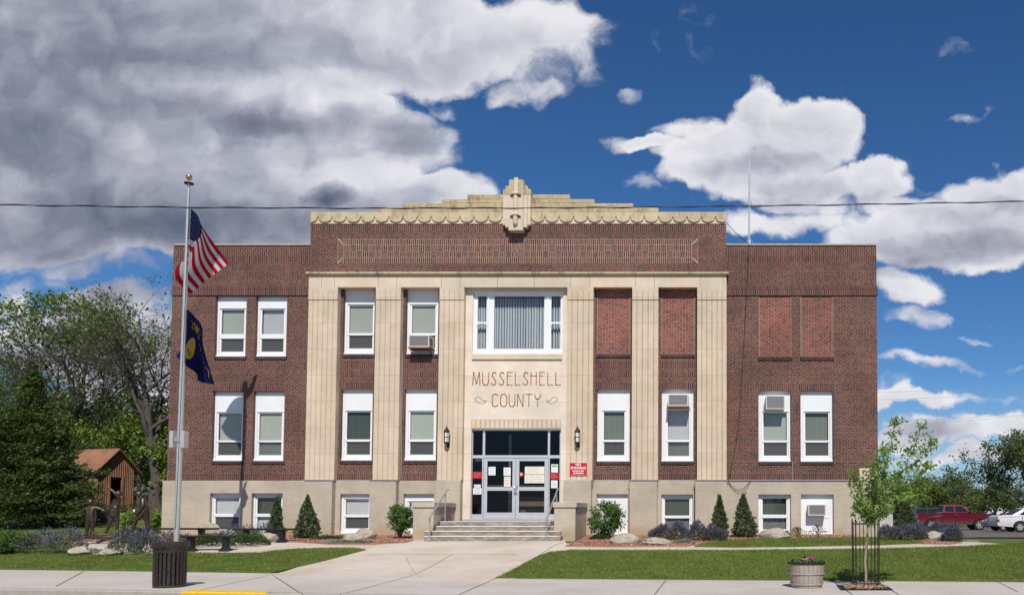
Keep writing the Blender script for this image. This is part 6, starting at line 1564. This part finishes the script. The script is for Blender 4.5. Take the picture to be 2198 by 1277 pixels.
fingers(J, E, 'lw', 'lh', 'l'); fingers(J, E, 'rw', 'rh', 'r'); figure(J, E, 'smallest bronze child balancing with both arms stretched sideways', extra=head_hair(194.5,1077,0,.105))
# girl with a raised arm
J = dict(pelvis=(246.5,1097,0,(.12,.10)), waist=(248,1088,0,(.10,.08)), chest=(251,1077,0,(.115,.09)), neck=(253,1070,0,.045), head=(253.5,1064,0,.07), crown=(254,1059,0,.085), top=(254,1055,0,.055),
 ls=(257.5,1071.5,-.05,.048), le=(249,1059.5,-.22,.036), lw=(239,1050.5,-.22,.026), lh=(235,1049,-.22,.025), rs=(246,1073,.08,.048), re=(238,1092,.16,.036), rw=(229,1103.5,.2,.026), rh=(225,1105,.2,.025),
 skirt=(246,1103,0,(.13,.10)), lt=(241,1108,0,(.07,.07)), lk=(235.5,1120,-.04,.05), la=(231.5,1137,0,.038), lf=(226,1145,-.02,.036), rt=(250,1108,0,(.07,.07)), rk=(251,1120,0,.05), ra=(252,1138,0,.038), rf=(251,1146,-.09,.036))
E = [('pelvis','waist'),('waist','chest'),('chest','neck'),('neck','head'),('head','crown'),('crown','top'),('chest','ls'),('ls','le'),('le','lw'),('lw','lh'),('chest','rs'),('rs','re'),('re','rw'),('rw','rh'),('pelvis','skirt'),('skirt','lt'),('lt','lk'),('lk','la'),('la','lf'),('skirt','rt'),('rt','rk'),('rk','ra'),('ra','rf')]
fingers(J, E, 'lw', 'lh', 'l'); fingers(J, E, 'rw', 'rh', 'r'); figure(J, E, 'middle bronze child with one arm raised across the head', extra=head_hair(254.5,1060,0,.115, face=(-.7,-.7)))
# boy in a cap stepping up
J = dict(pelvis=(312.5,1100,0,(.12,.11)), waist=(313.5,1092,0,(.105,.10)), chest=(310.5,1078,0,(.12,.11)), neck=(303.5,1068,0,.05), head=(300,1063.5,0,.072), crown=(298.5,1058.5,0,.085), top=(298.5,1054.5,0,.055),
 ls=(306,1072,-.13,.05), le=(307.5,1084.5,-.17,.042), lw=(297.5,1098,-.17,.032), lh=(293.5,1103,-.17,.028), rs=(309,1072,.13,.05), re=(304,1086,.18,.04), rw=(296,1096,.14,.03), rh=(293,1099,.12,.028),
 lt=(305.5,1104,-.06,(.085,.08)), lk=(293.5,1111,-.07,.062), lm=(289,1124,-.06,.05), la=(285.5,1137,-.06,.04), lf=(279,1143,-.07,.036), rt=(315,1108,.06,(.085,.08)), rk=(316.5,1121,.06,.06), ra=(319,1137,.06,.042), rf=(315,1144.5,.04,.038))
E = [('pelvis','waist'),('waist','chest'),('chest','neck'),('neck','head'),('head','crown'),('crown','top'),('chest','ls'),('ls','le'),('le','lw'),('lw','lh'),('chest','rs'),('rs','re'),('re','rw'),('rw','rh'),('pelvis','lt'),('lt','lk'),('lk','lm'),('lm','la'),('la','lf'),('pelvis','rt'),('rt','rk'),('rk','ra'),('ra','rf')]
fingers(J, E, 'lw', 'lh', 'l'); fingers(J, E, 'rw', 'rh', 'r'); figure(J, E, 'bronze boy in a cap stepping forward with one knee bent', extra=head_hair(298.5,1060,0,.10, cap=-.17, face=(-1,0)))
lg = thing('bronze_log', 'long dark bronze log that the bronze children balance on', 'log', tuple(P(220, 1160, YQ))); lb = Vector(lg.location); rng = np.random.default_rng(9); m = MB()
pts = [P(150+(322-150)*i/14, 1152+1.2*sin(i*1.3), YQ+.05*sin(i*.9))-lb for i in range(15)]; m.tube(pts, [.085+.012*sin(i*2.1)+(.03 if i in (0, 14) else 0) for i in range(15)], M_bronze, 14)
m.tube([pts[4], pts[4]+Vector((-.05,-.05,.16))], [.04,.03], M_bronze, 8); local(sm(m.build('trunk', lg)))

# ------------------------------------------------------------------ shed
Ys0, Ys1 = 38.0, 39.75; xs1 = (207-CX)/FPX*Ys0; xs0 = xs1-3.2; zg = .90; ze = EYE+(HOR-1003)/FPX*Ys0; za = EYE+(HOR-964)/FPX*(Ys0+Ys1)/2; ym_ = (Ys0+Ys1)/2
sh_ = thing('shed', 'small rusty corrugated metal shed with an open doorway', 'shed', (xs1, Ys0, zg), rz=-radians(17)); o_ = Vector(sh_.location)
def corr(mb, a, b_, z0f, z1f, n, amp, mat, axis):   # corrugated wall: axis x or y
    V = []; F = []
    for i in range(n*4+1):
        u = a+(b_-a)*i/(n*4); off = amp*(0, 1, 1, 0)[i % 4]; p = (u, -off) if axis == 'x' else (off, u)
        V += [(p[0], p[1], z0f(u)), (p[0], p[1], z1f(u))]
    for i in range(n*4): F.append((2*i, 2*i+2, 2*i+3, 2*i+1))
    mb.add(V, F, mat)
m = MB(); corr(m, -3.2, 0, lambda u: 0, lambda u: ze-zg, 22, .02, M_rust, 'x'); m.quad((-3.2,Ys1-Ys0,0),(0,Ys1-Ys0,0),(0,Ys1-Ys0,ze-zg),(-3.2,Ys1-Ys0,ze-zg), M_rust); m.quad((-3.2,0,0),(-3.2,Ys1-Ys0,0),(-3.2,Ys1-Ys0,ze-zg),(-3.2,0,ze-zg), M_rust); local(m.build('side_wall', sh_))
W_ = Ys1-Ys0; top_ = lambda u: ze-zg+(za-ze)*(1-abs(u-W_/2)/(W_/2)); dy0, dy1, dh = .60, 1.15, 2.12
m = MB(); corr(m, 0, dy0, lambda u: 0, top_, 6, .035, M_rustd, 'y'); corr(m, dy1, W_, lambda u: 0, top_, 7, .035, M_rustd, 'y'); corr(m, dy0, dy1, lambda u: dh, top_, 5, .035, M_rustd, 'y'); local(m.build('gable_wall', sh_))
m = MB(); m.box(-1.6, -.06, .1, W_-.1, 0, .02, M_dark); m.quad((-1.6,.05,0),(-1.6,W_-.05,0),(-1.6,W_-.05,ze-zg),(-1.6,.05,ze-zg), M_dark); m.box(-.04, .06, dy0-.07, dy0, 0, dh+.07, M_rustd); m.box(-.04, .06, dy1, dy1+.07, 0, dh+.07, M_rustd); local(m.build('doorway', sh_))
for s_, (ya, yb) in ((0, (-.22, W_/2)), (1, (W_+.22, W_/2))):
    m = MB(); slope = (za-ze)/(W_/2); zlo = ze-zg-.22*slope
    n = 30; V = []; 
    for i in range(n*2+1):
        x_ = -3.4+3.62*i/(n*2); o2 = .02*(i % 2); V += [(x_, ya, zlo+o2+.03), (x_, yb, za-zg+o2+.03), (x_, ya, zlo-.02), (x_, yb, za-zg-.02)]
    F = []
    for i in range(n*2): a = 4*i; F += [(a, a+4, a+5, a+1), (a+2, a+3, a+7, a+6), (a, a+2, a+6, a+4)]
    k = 4*n*2; F += [(k, k+2, k+3, k+1), (0, 1, 3, 2)]
    m.add(V, F, M_rust); local(m.build('roof_sheet', sh_))

# ------------------------------------------------------------------ vehicles
def paint(name, col, rough=.28, metal=.3):
    m, b, bs = mat_base(name); z = b.sep(objco(b))[2]; dirt = b.m('MULTIPLY', b.smooth(z, .35, .95, 1, 0), b.smooth(b.noise(objco(b), 4, 5, .6), .2, .7, .5, 1))
    c = b.mix(b.m('MULTIPLY', dirt, .45), col, (.22, .17, .12)); b.t.links.new(c, bs.inputs['Base Color']); bs.inputs['Roughness'].default_value = rough; bs.inputs['Metallic'].default_value = metal; bs.inputs['Coat Weight'].default_value = .5; return m
M_carglass = simple('car_glass', (.015, .02, .025), .12, 0, var=0, spec=.35); M_tyre = simple('tyre', (.02, .02, .02), .9); M_rim = simple('wheel_rim', (.55, .53, .50), .35, .6); M_chrome = simple('chrome', (.75, .75, .76), .15, .9, var=0); M_lampred = simple('tail_lamp_red', (.40, .01, .012), .25); M_lampor = simple('amber_lamp', (.75, .32, .05), .25); M_lampw = simple('head_lamp', (.72, .72, .70), .15); M_trim = simple('black_trim', (.02, .02, .02), .6)
def vehicle(nm, label, px, Y, heading, paintm, kind, cat, group='vehicles parked beyond the courthouse', dims=None, z=None):
    # local x runs to the nose; heading 1 = nose to the right
    W2 = .98 if kind == 'pickup' else .88; x0 = (px-CX)/FPX*Y
    t = thing(nm, label, cat, (x0, Y, TZ(min(60, max(-60, x0)), Y)+.015 if z is None else z), rz=0 if heading > 0 else pi, group=group)
    if kind == 'pickup':
        rw, wr_, wf = .40, -1.78, 1.80; zb = .52; L0, L1 = -2.85, 2.78
        top = [(L1-.02, .60), (L1+.03, .82), (L1, 1.08), (L1-.18, 1.20), (1.45, 1.30), (1.15, 1.32), (-.95, 1.32), (-.97, 1.26), (L0+.02, 1.27), (L0, 1.22), (L0, .62)]
        cab = [(1.30, 1.31), (.62, 1.83), (.40, 1.90), (-.62, 1.91), (-.80, 1.86), (-.93, 1.31)]; wins = [[(1.02, 1.36), (.50, 1.78), (.02, 1.79), (.02, 1.36)], [(-.08, 1.36), (-.08, 1.79), (-.62, 1.79), (-.72, 1.70), (-.74, 1.40)]]
    elif kind == 'suv':
        rw, wr_, wf = .36, -1.40, 1.38; zb = .42; L0, L1 = -2.3, 2.3
        top = [(L1, .5), (L1+.03, .72), (L1-.05, .98), (1.2, 1.10), (-2.2, 1.12), (L0, 1.0), (L0, .5)]; cab = [(1.15, 1.09), (.62, 1.62), (.4, 1.70), (-1.9, 1.70), (-2.1, 1.62), (-2.25, 1.09)]
        wins = [[(.95, 1.13), (.52, 1.58), (.1, 1.60), (.1, 1.13)], [(0, 1.13), (0, 1.60), (-.9, 1.60), (-.9, 1.13)], [(-1.0, 1.13), (-1.0, 1.6), (-1.85, 1.58), (-2.0, 1.15)]]
    else:
        rw, wr_, wf = .32, -1.28, 1.45; zb = .32; L0, L1 = -2.55, 2.35
        top = [(L1, .38), (L1+.05, .55), (L1-.03, .68), (2.0, .80), (1.1, .93), (.9, .95), (-1.25, .98), (-2.3, .97), (L0+.02, .90), (L0-.03, .62), (L0, .42)]; cab = [(1.12, .93), (.32, 1.34), (.05, 1.40), (-.75, 1.40), (-1.0, 1.36), (-1.75, .97)]
        wins = [[(.88, .97), (.25, 1.29), (-.22, 1.32), (-.22, .97)], [(-.32, .97), (-.32, 1.32), (-.82, 1.32), (-1.32, 1.0)]]
    def arch(cx, r): return [(cx+r*cos(a), max(zb, rw+r*sin(a))) for a in [pi*k/10 for k in range(11)]]
    ra = rw+.09; bot = [(L0, zb+.08)]+[(q[0], q[1]) for q in reversed(arch(wr_, ra))]+[(q[0], q[1]) for q in reversed(arch(wf, ra))]+[(L1, zb+.06)]
    prof = bot+top
    def loft(mb, pr, slices, mat):
        n = len(pr); cx = sum(p[0] for p in pr)/n; vs = []
        for y, ix, iz in slices:
            zt = max(p[1] for p in pr); zl = min(p[1] for p in pr)
            for p in pr: vs.append((p[0]*(1-ix), y, p[1]-(iz*(p[1]-zl)/(zt-zl))))
        F = [(i*n+k, i*n+(k+1) % n, (i+1)*n+(k+1) % n, (i+1)*n+k) for i in range(len(slices)-1) for k in range(n)]+[tuple(range(n-1, -1, -1)), tuple(range((len(slices)-1)*n, len(slices)*n))]
        mb.add(vs, F, mat)
    m = MB(); loft(m, prof, [(-W2+.03, .004, .10), (-W2, 0, .20*0+.06), (-W2+.10, 0, .0), (W2-.10, 0, .0), (W2, 0, .06), (W2-.03, .004, .10)], paintm); local(sm(m.build('body', t), 25))
    m = MB(); n = len(cab); vs = []
    zt = max(p[1] for p in cab); zl = min(p[1] for p in cab)
    for y in (-1, 1):
        for p in cab: vs.append((p[0], y*(W2-.09-.16*(p[1]-zl)/(zt-zl)), p[1]))
    m.add(vs, [(k, (k+1) % n, n+(k+1) % n, n+k) for k in range(n)]+[tuple(range(n-1, -1, -1)), tuple(range(n, 2*n))], paintm); cb = local(sm(m.build('cab', t), 25))
    for s_ in (-1, 1):
        for wn in wins:
            m = MB(); m.add([(p[0], s_*(W2-.082-.16*(p[1]-zl)/(zt-zl)), p[1]) for p in wn], [tuple(range(len(wn))) if s_ > 0 else tuple(range(len(wn)-1, -1, -1))], M_carglass); local(m.build('window', t))
        m = MB(); m.box(cab[0][0]-.28, cab[0][0]-.10, s_*(W2+.02), s_*(W2+.16), cab[0][1]+.06, cab[0][1]+.22, M_trim, ch=.02); local(m.build('mirror', t))
    for (a, b_), nn in ((((cab[0]), (cab[1])), 'windscreen'), (((cab[-1]), (cab[-2])), 'rear_window')):
        A = Vector((a[0], 0, a[1])); B = Vector((b_[0], 0, b_[1])); d = (B-A); nrm = Vector((d.z, 0, -d.x)).normalized()*(1 if nn == 'windscreen' else -1)*.006; p = A+d*.08+nrm; q = A+d*.95+nrm; w1, w2 = W2-.16, W2-.28
        m = MB(); m.add([(p.x, -w1, p.z), (p.x, w1, p.z), (q.x, w2, q.z), (q.x, -w2, q.z)], [(0,1,2,3)], M_carglass if nn == 'windscreen' else M_trim); local(m.build(nn, t))
    for cx in (wr_, wf):
        for s_ in (-1, 1):
            w_ = thing('x', 'x', 'x', (0, 0, 0)); bpy.data.objects.remove(w_)
            m = MB(); yo = s_*(W2-.02); pr = [(rw-.13, .0), (rw-.04, .0), (rw, .03), (rw, .18), (rw-.04, .21)]
            V = []; nn = 24
            for r_, d_ in pr: V += [(cx+r_*cos(2*pi*k/nn), yo-s_*d_, rw+r_*sin(2*pi*k/nn)) for k in range(nn)]
            m.add(V, [(i*nn+k, i*nn+(k+1) % nn, (i+1)*nn+(k+1) % nn, (i+1)*nn+k) for i in range(len(pr)-1) for k in range(nn)], M_tyre); ty = local(sm(m.build('wheel', t), 50))
            m = MB(); R_ = rw-.12; V = [(cx+R_*cos(2*pi*k/nn), yo-s_*.02, rw+R_*sin(2*pi*k/nn)) for k in range(nn)]; m.add(V, [tuple(range(nn))], M_trim)
            for k in range(6):
                a = 2*pi*k/6; c, s = cos(a), sin(a); m.add([(cx+.05*c-.04*s, yo-s_*.012, rw+.05*s+.04*c), (cx+.05*c+.04*s, yo-s_*.012, rw+.05*s-.04*c), (cx+R_*c+.05*s, yo-s_*.005, rw+R_*s-.05*c), (cx+R_*c-.05*s, yo-s_*.005, rw+R_*s+.05*c)], [(0,1,2,3)], M_rim)
            V = [(cx+.075*cos(2*pi*k/12), yo-s_*.003, rw+.075*sin(2*pi*k/12)) for k in range(12)]; m.add(V, [tuple(range(12))], M_rim)
            V = [(cx+q*cos(2*pi*k/nn), yo-s_*.006, rw+q*sin(2*pi*k/nn)) for q in (R_-.02, R_+.015) for k in range(nn)]; m.add(V, [(k, (k+1) % nn, nn+(k+1) % nn, nn+k) for k in range(nn)], M_rim); local(m.build('rim', ty))
    m = MB(); m.box(wr_+ra, wf-ra, -W2+.15, W2-.15, zb-.08, zb+.25, M_trim); m.box(wr_-.35, wr_+.35, -W2+.24, W2-.24, .3, 1.0 if kind == 'pickup' else .7, M_trim); m.box(wf-.35, wf+.35, -W2+.24, W2-.24, .3, 1.0 if kind == 'pickup' else .7, M_trim); local(m.build('underbody', t))
    hz = {'pickup': .95, 'suv': .82, 'car': .63}[kind]
    for s_ in (-1, 1):
        m = MB(); m.box(L1-.12, L1+.045, s_*(W2-.30), s_*(W2+.006), hz-.07, hz+.07, M_lampw if kind != 'car' else M_lampor, ch=.015); local(m.build('headlight', t))
        m = MB(); m.box(L0-.035, L0+.10, s_*(W2-.22), s_*(W2+.006), hz-.02, hz+.13, M_lampred, ch=.015); local(m.build('tail_light', t))
    if kind == 'pickup':
        m = MB()
        m.box(wr_+ra+.05, wf-ra-.05, -W2-.05, -W2+.04, zb-.07, zb-.02, M_chrome); m.box(wr_+ra+.05, wf-ra-.05, W2-.04, W2+.05, zb-.07, zb-.02, M_chrome); local(m.build('side_step', t))
        m = MB(); m.box(L1-.05, L1+.10, -W2+.05, W2-.05, .55, .75, M_chrome, ch=.03); local(m.build('bumper', t)); m = MB(); m.box(L0-.12, L0+.02, -W2+.05, W2-.05, .55, .75, M_chrome, ch=.03); local(m.build('bumper', t))
        for xx in (.10, ): m = MB(); m.box(xx-.12, xx+.08, -W2-.035, -W2+.0, 1.12, 1.17, M_chrome, ch=.01); local(m.build('door_handle', t))
        m = MB(); m.box(1.02, 1.04, -W2-.004, -W2+.02, zb+.05, 1.3, M_trim); m.box(-.02, -.0, -W2-.004, -W2+.02, zb+.05, 1.3, M_trim); m.box(-.95, -.93, -W2-.004, -W2+.02, zb+.05, 1.3, M_trim); local(m.build('door_seam', t))
    else:
        m = MB()
        for xx in (cab[0][0]-.12, -.27, -1.3 if kind == 'suv' else -1.15): m.box(xx-.008, xx+.008, -W2-.004, -W2+.02, zb+.1, .93, M_trim); m.box(xx-.008, xx+.008, W2-.02, W2+.004, zb+.1, .93, M_trim)
        local(m.build('door_seam', t))
    return t
vehicle('pickup_truck', 'dark red extended cab pickup truck with dusty lower panels', 2042.5, 63.5, 1, paint('maroon_paint', (.16, .008, .022)), 'pickup', 'pickup truck')
vehicle('sedan', 'white sedan at the right edge of the view', 2225, 48.5, 1, paint('white_car_paint', (.74, .74, .76), .3, 0), 'car', 'car')
vehicle('sedan', 'blue sedan nosing out behind the white sedan', 2192, 54.5, -1, paint('blue_car_paint', (.03, .12, .36)), 'car', 'car')
vehicle('sedan', 'dark sedan with a red tail lamp behind the catmint', 1944, 88, 1, paint('charcoal_paint', (.035, .035, .045)), 'car', 'car')
vehicle('sport_utility_vehicle', 'dark sport utility vehicle just behind the red pickup truck', 2010, 72, 1, paint('black_paint', (.012, .015, .03)), 'suv', 'car')
vehicle('sport_utility_vehicle', 'small white sport utility vehicle far beyond the parking lot', 2138, 150, 1, paint('white_suv_paint', (.7, .7, .7), .35, 0), 'suv', 'car')
vehicle('sedan', 'dark green car glimpsed between the shed and the building', 300, 58, 1, paint('dark_green_paint', (.02, .03, .028)), 'car', 'car')
# houses beyond
def house(nm, label, px0, px1, ytop, yeave, Y, wallm, roofm, cat='building'):
    x0, x1 = (px0-CX)/FPX*Y, (px1-CX)/FPX*Y; gz_ = TZ(max(-60, min(60, x0)), Y)-.2; ze_ = EYE+(HOR-yeave)/FPX*Y; zt_ = EYE+(HOR-ytop)/FPX*Y; t = thing(nm, label, cat, ((x0+x1)/2, Y, gz_)); w_ = (x1-x0)/2
    m = MB(); m.box(-w_, w_, 0, 8, 0, ze_-gz_, wallm); local(m.build('wall', t))
    m = MB(); m.add([(-w_-.3, -.4, ze_-gz_-.05), (w_+.3, -.4, ze_-gz_-.05), (w_+.3, 4, zt_-gz_), (-w_-.3, 4, zt_-gz_), (-w_-.3, 8.4, ze_-gz_-.05), (w_+.3, 8.4, ze_-gz_-.05)], [(0,1,2,3), (3,2,5,4), (0,3,4), (1,5,2), (0,4,5,1)], roofm); local(m.build('roof', t))
    for k in range(3 if nm == 'house' else 0): xx = -w_+2*w_*(k+.5)/3; m = MB(); m.box(xx-.45, xx+.45, -.03, .0, 1.0, 2.1, M_carglass); m.box(xx-.52, xx+.52, -.015, .0, .93, 2.17, M_white); local(m.build('window', t))
house('house', 'pale house glimpsed behind the bare tree trunk', 268, 352, 1030, 1052, 78, M_whiteb, M_roof); house('garage', 'pale garage with dark roof behind the young street tree', 1880, 1916, 1026, 1042, 74, simple('garage_siding', (.50, .48, .44), .8), M_roof)
house('cream_building', 'small cream building beyond the parked cars', 2140, 2188, 1078, 1088, 175, simple('cream_siding', (.62, .48, .30), .8), M_roof)
